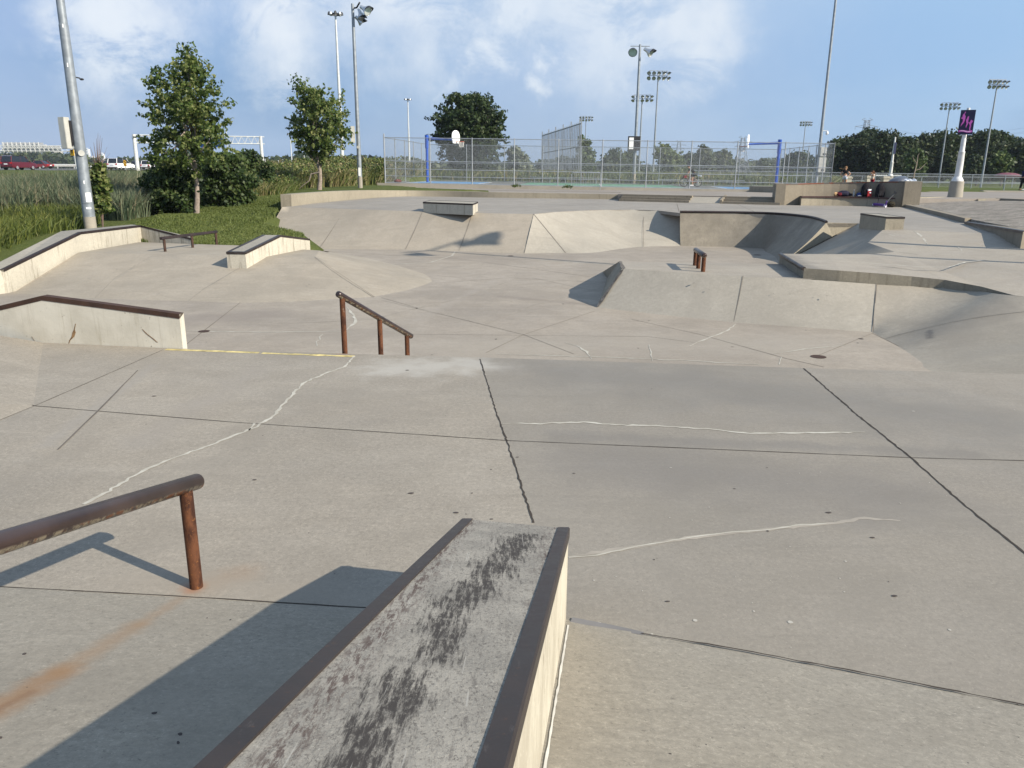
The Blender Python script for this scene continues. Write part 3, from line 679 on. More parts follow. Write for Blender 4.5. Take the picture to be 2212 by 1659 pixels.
# side bank in shade below the block
B2=P(1910,494,ZP); C1=P(1875,524,.45); C2=P(1933,544,.36)
fD=[Vector((8.3,24.5,ZB)),Vector((8.0,21.6,ZB)),Vector((7.25,19.0,ZB)),Vector((6.9,17.6,ZB)),Vector((7.0,16.9,ZB))]
lp=[Bq,B2,C1,C2,C2+Vector((.3,-.5,0))]
m=MB(); m.loft(curve_rows(lp,fD,6,.03)); m.quad(Bq,fD[0],Vector((Bq.x,Bq.y,-1)))
sb=tag(m.build('side_bank',M['bank'],smooth=True),'shaded side bank falling left from the square block beside the quarter pipe','skate ramp')
# ------------------------------------------------------------ pad and right-hand bowl
ZD=.15
q_=P(1897,590.5,.305); pf=[P(1343.5,580,ZD),P(1440,587,ZD),P(1605,597,ZD),P(1750,604,ZD),Vector((q_.x,q_.y,zrow(614,q_.x,q_.y)))]; pfo=[P(1290,664,ZB),P(1420,679,ZB),P(1590,697,ZB),P(1740,707,ZB),P(1885,718,ZB)]
prr=[P(1337,565,ZD),P(1440,566.5,ZD),P(1700,570.5,ZD)]; pro=[P(1302,587,ZB)]
m=MB(); m.loft(curve_rows(pf,pfo,7,.05)); pd=thing('manual_pad','raised concrete pad with a sloping front bank and a dark wedge-shaped left end','skate ramp',(3.5,16,0))
bowl_lip=dense([P(1897,614,ZD),P(1955,616.7,.10),P(2012,619.8,.11),P(2100,627,.20),P(2193,638.8,.345),Vector((9.55,12.2,.36)),Vector((10.1,10.7,.36)),Vector((10.3,9.0,.36)),Vector((10.3,7.4,.36))],28)
bowl_ft=dense([P(1885,718,ZB),P(1925,735,ZB),P(1965,760,ZB),P(2010,800,ZB),Vector((6.25,10.2,ZB)),Vector((6.5,9.2,ZB)),Vector((6.9,8.4,ZB)),Vector((7.4,7.5,ZB)),Vector((8,6.5,ZB))],280); bowl_ft=[bowl_ft[int(280*(k/28)**1.4)] for k in range(29)]
m.build('front_bank',M['bankpale'],pd,smooth=True)
m=MB(); back=[Vector((prr[2].x,prr[2].y,ZD)),P(1760,572,ZD)]
m.quad(*(pf[:4]+[Vector((8.6,17.6,ZD)),prr[2],prr[1],prr[0]])); 
rf=Vector((pro[0].x,pro[0].y,ZB)); m.quad(prr[0],prr[1],prr[2],Vector((8.2,21,ZB)),rf); m.build('top',M['pad'],pd)
m=MB(); m.quad(pf[0],pfo[0],dn(pfo[0],-1),dn(rf,-1),rf,prr[0]); m.build('end_wall',M['kerb'],pd)
j=MB(); strip(j,[pf[0]+Vector((.03,0,.0)),pfo[0]],.075,.003,.15,.012); strip(j,[prr[0]+Vector((.03,0,0)),pf[0]+Vector((.03,0,0))],.075,.003,.15,.008); j.build('worn_edge',flat('worn_edge',(.12,.11,.10),.9,.1,var=.4,sc_=12),pd,fix=False)
j=MB(); a,b=P(1605,597,ZD),P(1585,696,ZB); strip(j,[a.lerp(b,k/7)-Vector((0,0,.7*.05*4*(k/7)*(1-k/7))) for k in range(8)],.012,0,1,.014); j.build('expansion_joints',M['jointfaint'],pd,fix=False)
spots(9,0,1350,1880,610,700,.010,.022,pd,M['gum'],'gum_spots',lambda x,y:PT(x,y,pf[1],pf[3],pfo[2])+Vector((0,-.02,.02)))
frl=[P(1897,590.5,.305),P(1970,597,.27),P(2041,604.5,.235),P(2120,619,.185),P(2193,638.6,.15)]
bowl_lip=idense([Vector((p.x,p.y+.012,zrow(py,p.x,p.y))) for p,py in zip(frl,(614,617.5,622,629.5,638.9))]+[Vector((10.15,12.6,.145)),Vector((10.3,11.1,.145)),Vector((10.2,9.6,.145)),Vector((10.0,8.0,.145))],36)
bowl_ft=idense([P(1885,718,ZB),P(1890,720.5,ZB),P(1901,727,ZB),P(1921,737,ZB),P(1955,757,ZB),P(1990,782,ZB),P(2012,802,ZB),Vector((6.35,9.4,ZB)),Vector((6.8,7.8,ZB))],36)
def bowl_rows():
    rows=curve_rows(bowl_lip,bowl_ft,10,0); n=len(rows)-1
    for k,r in enumerate(rows):
        for i,p in enumerate(r):
            u=min(1,i/18); sg=.02+.03*u; p.z-=(bowl_lip[i].z-bowl_ft[i].z)*sg*4*(k/n)*(1-k/n)
    return rows
m=MB(); m.loft(bowl_rows()); bw=tag(m.build('corner_bowl',M['bowl'],smooth=True),'grey curved corner bowl wrapping the right side with broad dark scuffs and painted shade','skate ramp'); bw['_o']=(0,0,0)
j=SM(); strip(j,[pf[-1],*[pf[-1].lerp(pfo[-1],k/7)-Vector((0,0,.7*.05*4*(k/7)*(1-k/7))) for k in range(1,8)]],.014,0,1,.016)
br_=bowl_rows(); strip(j,[br_[i][22-i] +Vector((0,0,.004)) for i in range(2,11)],.012,0,1,.012); j.build('expansion_joint',M['jointfaint'],bw,fix=False)
# ------------------------------------------------------------ right deck with its raised front edge
ZR=.35
rf_=[P(1685,548,ZR),P(1737,579.5,ZR)]; fr=[P(1737,579.5,ZR),P(1815,584.5,.335),P(1897,590.5,.305),P(1970,597,.27),P(2041,604.5,.235),P(2120,619,.185),P(2193,638.6,.15)]
offr=[Vector((9.9,12.6,.36)),Vector((11.3,11.2,.36)),Vector((12.2,9.4,.36)),Vector((12.6,7.5,.36)),Vector((20,6,.36))]
Up=[P(1910,494,ZP),P(1958,497,ZP),P(2100,503,ZP),P(2330,512,ZP)]
rear=[P(1685,548,ZR),P(1790,549,ZR),P(1885,549,ZR),C2]
m=MB()
m.quad(*([C1,B2,Up[1],Up[2],C2])); m.quad(C2,Up[2],Up[3],Vector((22,17,.45)),Vector((20,6,.2)),Vector((10.0,8.0,.15)),Vector((10.2,9.6,.15)),Vector((10.3,11.1,.15)),Vector((10.15,12.6,.15)),fr[-1],fr[-2],fr[-3],fr[-4],fr[-5],fr[-6],fr[0],rear[0],rear[1],rear[2])
rdk=struct(m.build('upper_deck',M['pad']))
import bmesh
bm=bmesh.new(); bm.from_mesh(rdk.data); bmesh.ops.triangulate(bm,faces=bm.faces); bm.to_mesh(rdk.data); bm.free()
m=MB(); bot=[Vector((p.x,p.y,zrow(py,p.x,p.y))) for p,py in zip(fr,(602,608.5,614,617.5,622,629.5,638.7))]
m.loft([[dn(p,q.z-.06) for p,q in zip(fr,bot)],[p-Vector((0,0,.0)) for p in fr]])
m.quad(dn(fr[0],.0),fr[0],rear[0],dn(rear[0],-.6)); m.loft([[dn(p,-.7) for p in rear],rear])
m.build('edge_face',M['kerb'],rdk)
m=MB(); d=(rear[0]-fr[0]).normalized(); m.tube([fr[0]+Vector((0,0,-.01)),rear[0]+Vector((0,0,-.01))],.04,10); m.build('coping',M['steel'],rdk,smooth=True)
s=MB()
def PSL(l): return [PT(x,y,C2,Up[2],fr[3]) if y>500 else P(x,y,ZP) for x,y in l]
for l,w in (([(1760,584),(1860,567),(1990,577),(2050,577),(2085,566),(2150,560)],.04),([(1870,527),(1935,512),(1915,495)],.0),):
    if w: strip(s,[P(x,y,ZR) for x,y in l[1:]],w,.01,.2,.005,True)
zz=lambda x,y: PT(x,y,C2,Up[1],Up[2])
for l in ([(1888,520),(1930,523),(1960,525)],[(1904,503),(1935,510),(1955,525)],[(1975,499),(1990,510),(2003,528)],[(2070,534),(2080,545),(2075,550)]): strip(s,[zz(x,y) for x,y in l],.06,.012,.2,.006,True)
s.build('crack_sealant',M['seal'],rdk,fix=False)
# small three-post rail
p0,p1,p2=P(1518.5,587,ZD),P(1508,580,ZD),P(1501,573.5,ZD)
hz=[zrow(y,p.x,p.y) for p,y in ((p0,551),(p2,541))]; zt=sum(hz)/2
sr=pipe_rail('short_rail','very short rusty round rail on three posts standing on the pad top',(Vector((p0.x,p0.y,zt))+(p0-p2)*.03,Vector((p2.x,p2.y,zt))+(p2-p0)*.03),[(p0-Vector((0,0,.02)),Vector((p0.x,p0.y,zt))),(p1-Vector((0,0,.02)),Vector((p1.x,p1.y,zt))),(p2-Vector((0,0,.02)),Vector((p2.x,p2.y,zt)))],.055,.045,'rail')
# ------------------------------------------------------------ upper platform, plaza
SA=P(1323,434,ZP); SB=P(1680,443,ZP); sd=(SB-SA).normalized(); sn=Vector((-sd.y,sd.x,0)); sn=sn if sn.y>0 else -sn
wallb=[P(630,446,ZP),P(680,439,ZP),P(734.6,433.6,ZP),P(800,428,ZP),P(868.5,424.3,ZP),P(960,424.8,ZP),P(1062,426.8,ZP),P(1200,428.6,ZP),P(1345,430.6,ZP)]
front=[lip[0]]+lip[1:]+lip2[1:6]+[Vector((q.x,q.y,ZP)) for q in ql]+[Bq,B2,Up[1],Up[2],Up[3]]
poly=[(p.x,p.y) for p in front]+[(24,19),(26,34),(14.6,40),(SB.x+sn.x*.9,SB.y+sn.y*.9),(SA.x+sn.x*.9,SA.y+sn.y*.9)]+[(p.x+.1,p.y+.25) for p in reversed(wallb[1:])]
m=MB(); m.prism(poly,.50,ZP); plat=struct(m.build('platform',M['platform']))
bm=bmesh.new(); bm.from_mesh(plat.data); bmesh.ops.triangulate(bm,faces=bm.faces); bm.to_mesh(plat.data); bm.free()
j=MB(); strip(j,[P(1240,532,ZP)]*2 if False else PS([(1215,436),(1060,447),(915,456)],ZP),.02,.001,.8); strip(j,PS([(1462,440),(1467,457)],ZP),.03,0,1); strip(j,PS([(1590,440),(1640,462)],ZP),.02,0,1); j.build('expansion_joints',M['jointfaint'],plat,fix=False)
s=MB(); strip(s,PS([(1178,440),(1190,436),(1205,430)],ZP),.06,.01,.3,.004,True); s.build('crack_sealant',M['sealfaint'],plat,fix=False)
# plaza behind: apron meeting the curved wall, then the flat
def pz(x,y): return Vector((x,y,plaza(x,y)))
WALLTOPS=1
pol=[(SA.x+sn.x*.9,SA.y+sn.y*.9),(SB.x+sn.x*.9,SB.y+sn.y*.9),(13.7,40.3),(19.1,39.35),(34.6,44.6),(60,38),(75,60),(36,62),(21.3,60),(20.9,53.2),(-8.9,56.2),(-6.5,52),(-4,50.6),(0.5,49.3),(6.4,47.6),(5.9,44.6)]
m=MB(); m.prism(pol,.35,[plaza(*p) for p in pol]); plz=struct(m.build('plaza',M['plaza']))
bm=bmesh.new(); bm.from_mesh(plz.data); bmesh.ops.triangulate(bm,faces=bm.faces); bm.to_mesh(plz.data); bm.free()
# ramp between the stairs, two flights
r0=SA+sd*((P(1475.5,440,ZP)-SA).dot(sd)); r1=SA+sd*((P(1548,441,ZP)-SA).dot(sd)); e1=SB
def lift(p): return Vector((p.x,p.y,plaza(p.x,p.y)))
m=MB(); a,b=r0-sn*.1,r1-sn*.1; c,d=lift(r1+sn*1.1),lift(r0+sn*1.1); m.quad(a+Vector((0,0,.004)),b+Vector((0,0,.004)),c+Vector((0,0,.006)),d+Vector((0,0,.006))); m.quad(b,c,dn(c,.5),dn(b,.5)); m.quad(a,d,dn(d,.5),dn(a,.5)); tag(m.build('access_ramp',M['bankpale']),'small pale concrete ramp between the two low flights of steps','ramp')
def flight(a,b,label):
    t=thing('stair_flight',label,'steps',tuple(a))
    H=(plaza(a.x,a.y+.8)-ZP)
    for k in range(3):
        o=sn*(.30*k); e=sn*.95; z=ZP+H*(k+1)/3+(.004 if k==2 else 0)
        q=[a+o,b+o,b+e,a+e] if k==2 else [a+o,b+o,b+o+sn*.30,a+o+sn*.30]
        MB().prism([(p.x,p.y) for p in q],ZP-.1,z).build('step',M['wallgrey'],t)
    return t
flight(SA+sd*.35,r0,'left flight of three low concrete steps at the end of the curved wall')
flight(r1,e1+sd*.1,'right flight of three low concrete steps ending at the bench wall')
MB().prism([(p.x,p.y) for p in (r1-sn*.05,r1+sd*.12-sn*.05,r1+sd*.12+sn*1.1,r1+sn*1.1)],ZP-.1,[ZP+.18,ZP+.18,plaza(r1.x)+.05,plaza(r1.x)+.05]).build('cheek_wall',M['wallgrey'])
tag(bpy.data.objects['cheek_wall'],'thin grey cheek wall at the left end of the right steps','wall')
# curved low wall
tops=[(630,420),(680,416),(727,412.8),(800,411),(868,411.5),(960,412.6),(1062,415.2),(1200,417.5),(1346,420)]
wb=wallb; wt=[Vector((p.x,p.y,zrow(ty,p.x,p.y))) for p,(tx,ty) in zip(wb,tops)]
D1=dense([Vector((p.x,p.y,ZP-.1)) for p in wb],30); D2=dense(wt,30); m=MB()
def outn(i):
    a=D2[max(i-1,0)]; b=D2[min(i+1,30)]; n=Vector((-(b-a).y,(b-a).x,0)).normalized(); return n*.45
cs=[[D1[i],D2[i],D2[i]+outn(i),Vector((D1[i].x+outn(i).x,D1[i].y+outn(i).y,ZP-.5))] for i in range(31)]
m.loft([[c[k] for c in cs] for k in range(4)]); m.quad(*cs[0]); m.quad(*cs[-1]); 
ap=MB(); ar=[[cs[i][2]-Vector((0,0,.01)) for i in range(16,31)],[pz(cs[i][2].x+(.35+.12*(30-i)),cs[i][2].y+2.3+.14*(30-i))-Vector((0,0,.012)) for i in range(16,31)]]; ap.loft(ar); struct(ap.build('path',M['plaza']))
cw=tag(m.build('curved_wall',M['wall'],smooth=True),'long low curved concrete seat wall along the back of the upper platform','wall')
# block on the platform
def block(name,label,base,topy,mat,edge,group=None):
    """base: 3 survey ground points front-left, front-right, back-right ; parallelogram"""
    a,b,c=base; d=a+(c-b); z=zrow(topy,a.x,a.y); t=thing(name,label,'ledge',tuple(a))
    MB().prism([(p.x,p.y) for p in (a,b,c,d)],a.z-.05,z-.02).build('body',mat,t)
    mb=MB(); w=.07; cen=(a+c)/2
    ps=[a,b,c,d]; 
    outer=[Vector((p.x,p.y,z))+(p-cen).normalized()*.012 for p in ps]; inner=[p+(cen-p)*(.09/((cen-p).length)) for p in outer]
    for k in range(4):
        o,o2,i,i2=outer[k],outer[(k+1)%4],inner[k],inner[(k+1)%4]; dz=Vector((0,0,.055)); mb.quad(o,o2,i2,i); mb.quad(o,o2,o2-dz,o-dz)
    mb.build('steel_edge',edge,t)
    mb=MB(); mb.quad(*[Vector((p.x,p.y,z-.012)) for p in ps]); mb.build('top',M['ledgetop2'],t,fix=False); return t
M['ledgetop2']=concrete('block_top_concrete',(.27,.25,.21),.15,.2)
a=P(914.5,457,ZP); b=P(1021.5,462,ZP); c=P(1040,452,ZP)
c=b+(c-b).normalized()*1.9
block('manual_block','low wide concrete block with dark steel edge on the upper platform','' or (a,b,c),436,M['wallcream'],M['steeldark'])
a=P(1856,486,ZP); b=P(1911,495.5,ZP); c=P(1951,496,ZP)
# square block: front-left, front corner, right
zt=zrow(468,b.x,b.y); t=thing('square_block','tall square concrete block with brown steel edge at the top of the shaded bank','ledge',tuple(b))
d=a+(c-b); d=Vector((d.x,d.y,ZP)); dd=P(1905,462,zt)
ps=[a,b,c,a+(c-b)]
MB().prism([(p.x,p.y) for p in ps],ZP-.1,zt-.015).build('body',M['wall'],t)
cen=(ps[0]+ps[2])/2; mb=MB(); outer=[Vector((p.x,p.y,zt))+(p-cen).normalized()*.012 for p in ps]; inner=[p+(cen-p)*(.08/((cen-p).length)) for p in outer]
for k in range(4):
    o,o2,i,i2=outer[k],outer[(k+1)%4],inner[k],inner[(k+1)%4]; dz=Vector((0,0,.05)); mb.quad(o,o2,i2,i); mb.quad(o,o2,o2-dz,o-dz)
mb.build('steel_edge',M['steel'],t); MB().quad(*[Vector((p.x,p.y,zt-.01)) for p in ps]).build('top',M['ledgetop2'],t,fix=False)
# ledge at right edge
a=P(2083,480,ZP); b=P(2208,541,.42)
lg=thing('bank_ledge','concrete ledge with dark top edge below the cobbled mound at the right edge','ledge',(14,21,0))
zt1=zrow(478,a.x,a.y); 
l0=P(2083,484,ZP); l1=VW(2205,541,l0,P(2203,541,.42)) if False else P(2203,541,.42)
tl0=Vector((l0.x,l0.y,zrow(478.5,l0.x,l0.y))); tl1=Vector((l1.x,l1.y,zrow(499,l1.x,l1.y))); 
w=Vector((2.4,.8,0)); m=MB(); m.prism([(p.x,p.y) for p in (l0,l1,l1+Vector((1.5,.5,0)),l0+Vector((1.1,.5,0)))],-.1,[tl0.z-.02,tl1.z-.02,tl1.z-.02,tl0.z-.02]); m.build('body',M['wallgrey'],lg)
m=MB(); dz=Vector((0,0,.06)); o=Vector((-.02,-.02,0)); m.quad(tl0+o,tl1+o,tl1+o-dz,tl0+o-dz); m.quad(tl0+o,tl1+o,tl1+Vector((.14,.05,0)),tl0+Vector((.14,.05,0))); m.build('steel_edge',M['steel'],lg)
kb=[P(2110,493,ZP),P(2122,496,.6),P(2156,531,.43),P(2200,540,.42)]; ko=[P(2098,512,.55),P(2098,520,.5),P(2108,535,.42),P(2190,553,.38)]
m=MB(); up_=[l0.lerp(l1,.15),l0.lerp(l1,.35),l0.lerp(l1,.7),l1]; up_=[Vector((p.x,p.y,z)) for p,z in zip(up_,(.70,.64,.51,.43))]
m.loft([up_,[P(2122,500,.58),P(2135,512,.52),P(2156,531,.43),P(2200,543,.40)],[P(2100,500,.60),P(2100,517,.53),P(2112,535,.43),P(2195,553,.375)]]); tag(m.build('kicker_bank',M['bank'],smooth=True),'small curved concrete kicker rising to the right-hand ledge','skate ramp')
# cobbled mound with kerb
cb_=[P(1946,445.5,ZP),P(1990,457,ZP),P(2040,470,ZP),P(2083,482,ZP),P(2210,541,.42)]
kt=MB(); dirs=Vector((.28,.12,0)); tz=[zrow(y,p.x,p.y) for p,y in zip(cb_,(440,449.5,461,471.5,500))]
ktop=[Vector((p.x,p.y,z)) for p,z in zip(cb_[:4],tz)]
kt.loft([[dn(p,.4) for p in cb_[:4]],ktop]); kt.loft([ktop,[p+dirs for p in ktop]]); kt.loft([[dn(p+dirs,.4) for p in cb_[:4]],[p+dirs for p in ktop]]); [kt.quad(dn(cb_[i],.4),ktop[i],ktop[i]+dirs,dn(cb_[i]+dirs,.4)) for i in (0,3)]
tag(kt.build('mound_kerb',M['wallgrey']),'straight grey kerb running down from the bench wall beside the cobbled mound','kerb')
t=NT('cobble_stone'); vo=t.add('ShaderNodeTexVoronoi'); t.l.new(t.scale((3.2,3.2,3.2)),vo.inputs['Vector']); vo.inputs['Scale'].default_value=1
vd=t.add('ShaderNodeTexVoronoi'); vd.feature='DISTANCE_TO_EDGE'; t.l.new(t.scale((3.2,3.2,3.2)),vd.inputs['Vector'])
sep=t.add('ShaderNodeSeparateColor'); t.l.new(vo.outputs['Color'],sep.inputs[0])
c=t.mix(t.ramp(sep.outputs[0],.1,.9),(.27,.245,.215,1),(.38,.345,.30,1)); c=t.mix(t.math('MULTIPLY',t.ramp(vd.outputs['Distance'],.12,.0),.8),c,(.11,.095,.08,1)); c=t.mix(t.ramp(t.noise(2.2,4,.6,t.scale((.8,.8,.8))),.55,.68,0,.6),c,(.12,.105,.09,1))
t.bump(t.ramp(vd.outputs['Distance'],0,.2),.8,.05); M['cobble']=t.done(c,.9,.2)
MF=idense([p+dirs*.9 for p in ktop]+[Vector((l1.x+1.0,l1.y+.4,tl1.z-.03)),Vector((l1.x+3.0,l1.y-4,tl1.z-.05))],12)
rows=[]
for k in range(13):
    s_=k/12; r=[]; 
    for i in range(13):
        q=i/12; fb_=MF[i]
        base=Vector((fb_.x+s_*(15+4*q),fb_.y+s_*(1.2+4*(1-q)),0))
        zz_=(fb_.z-.03)*(1-s_)+(.76+.15*q)*s_+ .34*math.sin(math.pi*min(1,s_*1.6))**1*math.sin(math.pi*(.12+.8*q))
        r.append(Vector((base.x,base.y,zz_)))
    rows.append(r)
MB_=MB(); MB_.loft(rows); MB_.loft([rows[0],[dn(p,.0) for p in rows[0]]]); MB_.loft([[r[0] for r in rows],[dn(r[0],.2) for r in rows]]); MB_.loft([rows[-1],[dn(p,.2) for p in rows[-1]]]); cm=struct(MB_.build('cobbled_mound',M['cobble'],smooth=True))
# walls behind the mound
def lowwall(name,label,pts,tops_,z,mat,th=.35,cat='wall'):
    b=[PP(x,y) if z is None else P(x,y,z) for x,y in pts]; m=MB(); tt=[Vector((p.x,p.y,zrow(ty,p.x,p.y))) for p,ty in zip(b,tops_)]
    d=(b[-1]-b[0]).normalized(); n=Vector((-d.y,d.x,0)); n=(n if n.y>0 else -n)*th
    lo=[dn(p,p.z-.4) for p in b]; m.loft([lo,tt]); m.loft([tt,[p+n for p in tt]]); m.loft([[p+n for p in lo],[p+n for p in tt]])
    for i in (0,-1): m.quad(lo[i],tt[i],tt[i]+n,lo[i]+n)
    return tag(m.build(name,mat),label,cat)
lowwall('seat_wall','low beige wall from the bench pillar past the banner pole foot',[(1972,441),(2000,440.5),(2042,437)],[426,425.8,425.4],.66,M['wall'])
lowwall('seat_wall','low beige wall on the right of the banner pole foot',[(2072,434.5),(2118,432)],[425.2,425.4],.68,M['wall'])
lowwall('planter_edge','long dark low edge wall behind the cobbled mound at far right',[(2112,438),(2150,436.5),(2230,441)],[429.5,428,431.5],.75,M['kerb'])
lowwall('plaza_box_wall','grey box-like low wall in front of the right end of the court fence',[(1618,414.5),(1683,416.5)],[402,403],None,M['wall'],1.2)
# ------------------------------------------------------------ bench wall
wl_=P(1693.5,443,ZP); wr_=P(1945,447,ZP); zt_l=zrow(397.5,wl_.x,wl_.y); zt_r=zrow(392,wr_.x,wr_.y)
bwl=thing('bench_wall','curved concrete back wall with rusty top edge and a built-in bench behind the square block','wall',(15.5,38,ZP))
dv=(wr_-wl_); nv=Vector((-dv.y,dv.x,0)).normalized(); nv=nv if nv.y>0 else -nv
def arc(o,n=14,bulge=.9): return [wl_.lerp(wr_,k/n)+nv*(o+bulge*math.sin(math.pi*k/n)) for k in range(n+1)]
zt_=lambda k,n=14: zt_l+(zt_r-zt_l)*k/n
m=MB(); f=arc(.0); bk=arc(.4)
lo=[dn(p,.4) for p in f]; hi=[Vector((p.x,p.y,zt_(k))) for k,p in enumerate(f)]; hb=[Vector((p.x,p.y,zt_(k))) for k,p in enumerate(bk)]; lb_=[dn(p,.4) for p in bk]
m.loft([lo,hi,hb,lb_]); m.build('back_wall',M['wallgrey'],bwl)
m=MB(); w=-dv.normalized()*.45; MB_=m.prism([(p.x,p.y) for p in (wl_-nv*.05,wl_+w-nv*.05+nv*.0,wl_+w+nv*1.2,wl_+nv*1.2)],.4,zt_l+.012); m.build('pillar',M['wallgrey'],bwl)
w=dv.normalized()*.75; m=MB(); m.prism([(p.x,p.y) for p in (wr_-nv*.25,wr_+w-nv*.25,wr_+w+nv*.7,wr_+nv*.7)],.4,zt_r+.012); m.build('pillar',M['wallgrey'],bwl)
m=MB(); rows=[]
for p,q in zip(hi,hi[1:]): pass
e=[p-nv*.015+Vector((0,0,.006)) for p in hi]; m.loft([[p-Vector((0,0,.05)) for p in e],e,[p+nv*.09 for p in e]])
t=NT('chipped_rust_edge'); c=t.mix(t.ramp(t.noise(1.7,4,.7),.45,.55),(.17,.055,.03,1),(.11,.10,.09,1)); m.build('steel_edge',t.done(c,.7,.3),bwl)
sl=P(1716,443.8,ZP); srr=P(1931,447.2,ZP); zs=zrow(424,sl.x,sl.y); bs=[]
bf_=[p-nv*.55 for p in arc(0)]
i0,i1=2,13
bb=[(lambda p:p)(p) for p in bf_[i0:i1+1]]; bk2=[p for p in f[i0:i1+1]]
m=MB(); m.loft([[dn(p,.4) for p in bb],[Vector((p.x,p.y,zs-.06)) for p in bb],[Vector((p.x,p.y,zs-.06)) for p in bk2]]); m.quad(dn(bb[0],.4),Vector((bb[0].x,bb[0].y,zs-.06)),Vector((bk2[0].x,bk2[0].y,zs-.06)),dn(bk2[0],.4)); m.quad(dn(bb[-1],.4),Vector((bb[-1].x,bb[-1].y,zs-.06)),Vector((bk2[-1].x,bk2[-1].y,zs-.06)),dn(bk2[-1],.4)); m.build('bench_base',M['wall'],bwl)
m=MB(); b3=[p-nv*.06 for p in bb]; m.loft([[Vector((p.x,p.y,zs-.06)) for p in b3],[Vector((p.x,p.y,zs+.0)) for p in b3],[Vector((p.x,p.y,zs)) for p in bk2]]); m.build('seat',flat('dark_seat_steel',(.045,.020,.018),.5,.4),bwl)
def bench_pt(px,out=.3):
    k=min(range(201),key=lambda i:abs(((wl_.lerp(wr_,i/200)+nv*(.9*math.sin(math.pi*i/200)-out)).dot(_r)/((wl_.lerp(wr_,i/200)+nv*(.9*math.sin(math.pi*i/200)-out)-EYEV).dot(_f))*F+1106)-px))
    q=wl_.lerp(wr_,k/200)+nv*(.9*math.sin(math.pi*k/200)-out); return Vector((q.x,q.y,zs+.002))
# ------------------------------------------------------------ terrain
CP=np.array([(-14,15,-.7),(-14,18,-.75),(-13.2,19,-.6),(-13,21.5,-.2),(-12.4,24.4,.05),(-11,24.6,-.05),(-8.5,23,-.1),(-8.6,25.5,-.05),(-9.8,28,.05),(-10.2,30.5,.3),(-10,33,.5),(-9.9,36,.74),(-9.8,39,.8),(-9.5,43,.88),(-8.3,47,.93),(-3,49,1.0),(-6,50,1.0),(-9,54,1.05),(-8,60,1.08),
 (-13,24.6,.25),(-15,66,1.9),(-11.5,65,1.75),(-20,68,1.7),(-13,61,1.35),(-17,60,1.2),(-12.3,29.6,.42),(-16,30,.25),(-16,38,.6),(-20,26,-.1),(-30,30,-.5),(-24,20,-.5),(-40,50,0),(-40,75,.8),(-50,95,1.5),(-30,100,1.4),(-24,60,.7),(-14,50,.95),(-14,42,.8),(0,76,1.1),(20,76,1.0),(-30,150,1.5),(-66,105,1.62),(-66,130,1.5),(-66,160,1.6),(-80,240,.9),(-85,320,.5),(-95,105,1.62),(-95,130,1.5),
 (0,100,.6),(20,110,.5),(45,80,.75),(60,110,.1),(80,80,.6),(40,62,.86),(60,40,.9),(30,20,.0),(28,10,-.8),(0,-10,-1),(-30,0,-1),(30,-10,-1),(100,200,0),(-200,300,0),(0,300,-.5),(150,120,0),(0,62,1.05),(22,64,.95),(-20,12,-.8)])
def gz(x,y):
    x=np.asarray(x,float); y=np.asarray(y,float); w=0; s=0
    for a,b,c in CP:
        q=1/((x-a)**2+(y-b)**2+.6)**1.7; w=w+q; s=s+q*c
    return s/w
parkpoly=[(-11.2,17.9),(-10.0,20.6),(-8.9,22.9),(-6.3,24.6),(-7.5,27.2),(-9.2,29.2),(-9.3,33.2),(-8.8,35.6),(-8.6,38),(-8,41.5),(-6.0,45.2),(-3.2,47.0),(.5,46.8),(3,44),(-8.0,55.6),(-8.6,56.3)]
lawnpoly=[(-12.6,17.5),(-12.5,20.8),(-11.9,24.2),(-9.6,23.7),(-8.0,23.4),(-6.6,23.3),(-7.0,26.8),(-8.9,29.3),(-9.9,33.3),(-9.65,36.8),(-9.15,40),(-8.3,43.8),(-7.0,47.25),(-4.0,47.5),(-1.2,46.9),(-3.3,49.7),(-5.8,52.2),(-8.7,56.3),(-7.2,71.5),(22.5,68.5),(20.9,53.2),(36,61.5),(75,59.5),(60,34),(40,30),(26,12),(20,-8),(-13,-8),(-12.6,10)]
def inside(X,Y,poly):
    c=np.zeros(X.shape,bool); n=len(poly)
    for i in range(n):
        x1,y1=poly[i]; x2,y2=poly[(i+1)%n]
        k=((y1>Y)!=(y2>Y)); xi=(x2-x1)*(Y-y1)/((y2-y1) if y2!=y1 else 1e-9)+x1; c^=k&(X<xi)
    return c
def axis(lo,hi,fine,f0,f1):
    a=list(np.arange(f0,f1,fine)); s=fine
    while a[-1]<hi: s*=1.25; a.append(a[-1]+s)
    s=fine
    while a[0]>lo: s*=1.25; a.insert(0,a[0]-s)
    return np.array(a)
gx=axis(-3500,3500,.5,-26,4); gy=axis(-60,4500,.5,12,62)
X,Y=np.meshgrid(gx,gy,indexing='ij'); Z_=gz(X,Y)
fl_=np.clip((np.hypot(X,Y)-350)/400,0,1); Z_=Z_*(1-fl_)+(-.5)*fl_
Z_+=.05*np.sin(X*.9)*np.cos(Y*.7)*np.clip((-X-13)/4,0,1)
ins=inside(X,Y,lawnpoly)
nx,ny=X.shape; idx=np.arange(nx*ny).reshape(nx,ny)
q=np.stack([idx[:-1,:-1],idx[1:,:-1],idx[1:,1:],idx[:-1,1:]],-1).reshape(-1,4)
hole=(ins[:-1,:-1]&ins[1:,:-1]&ins[1:,1:]&ins[:-1,1:]).ravel(); q=q[~hole]
Z_[ins]-=.55; zi=ins&(Y>34)&(X<22)&(Y<56); Z_[zi]=np.minimum(Z_[zi],.2)
me=bpy.data.meshes.new('ground'); me.from_pydata(np.stack([X,Y,Z_],-1).reshape(-1,3).tolist(),[],q.tolist())
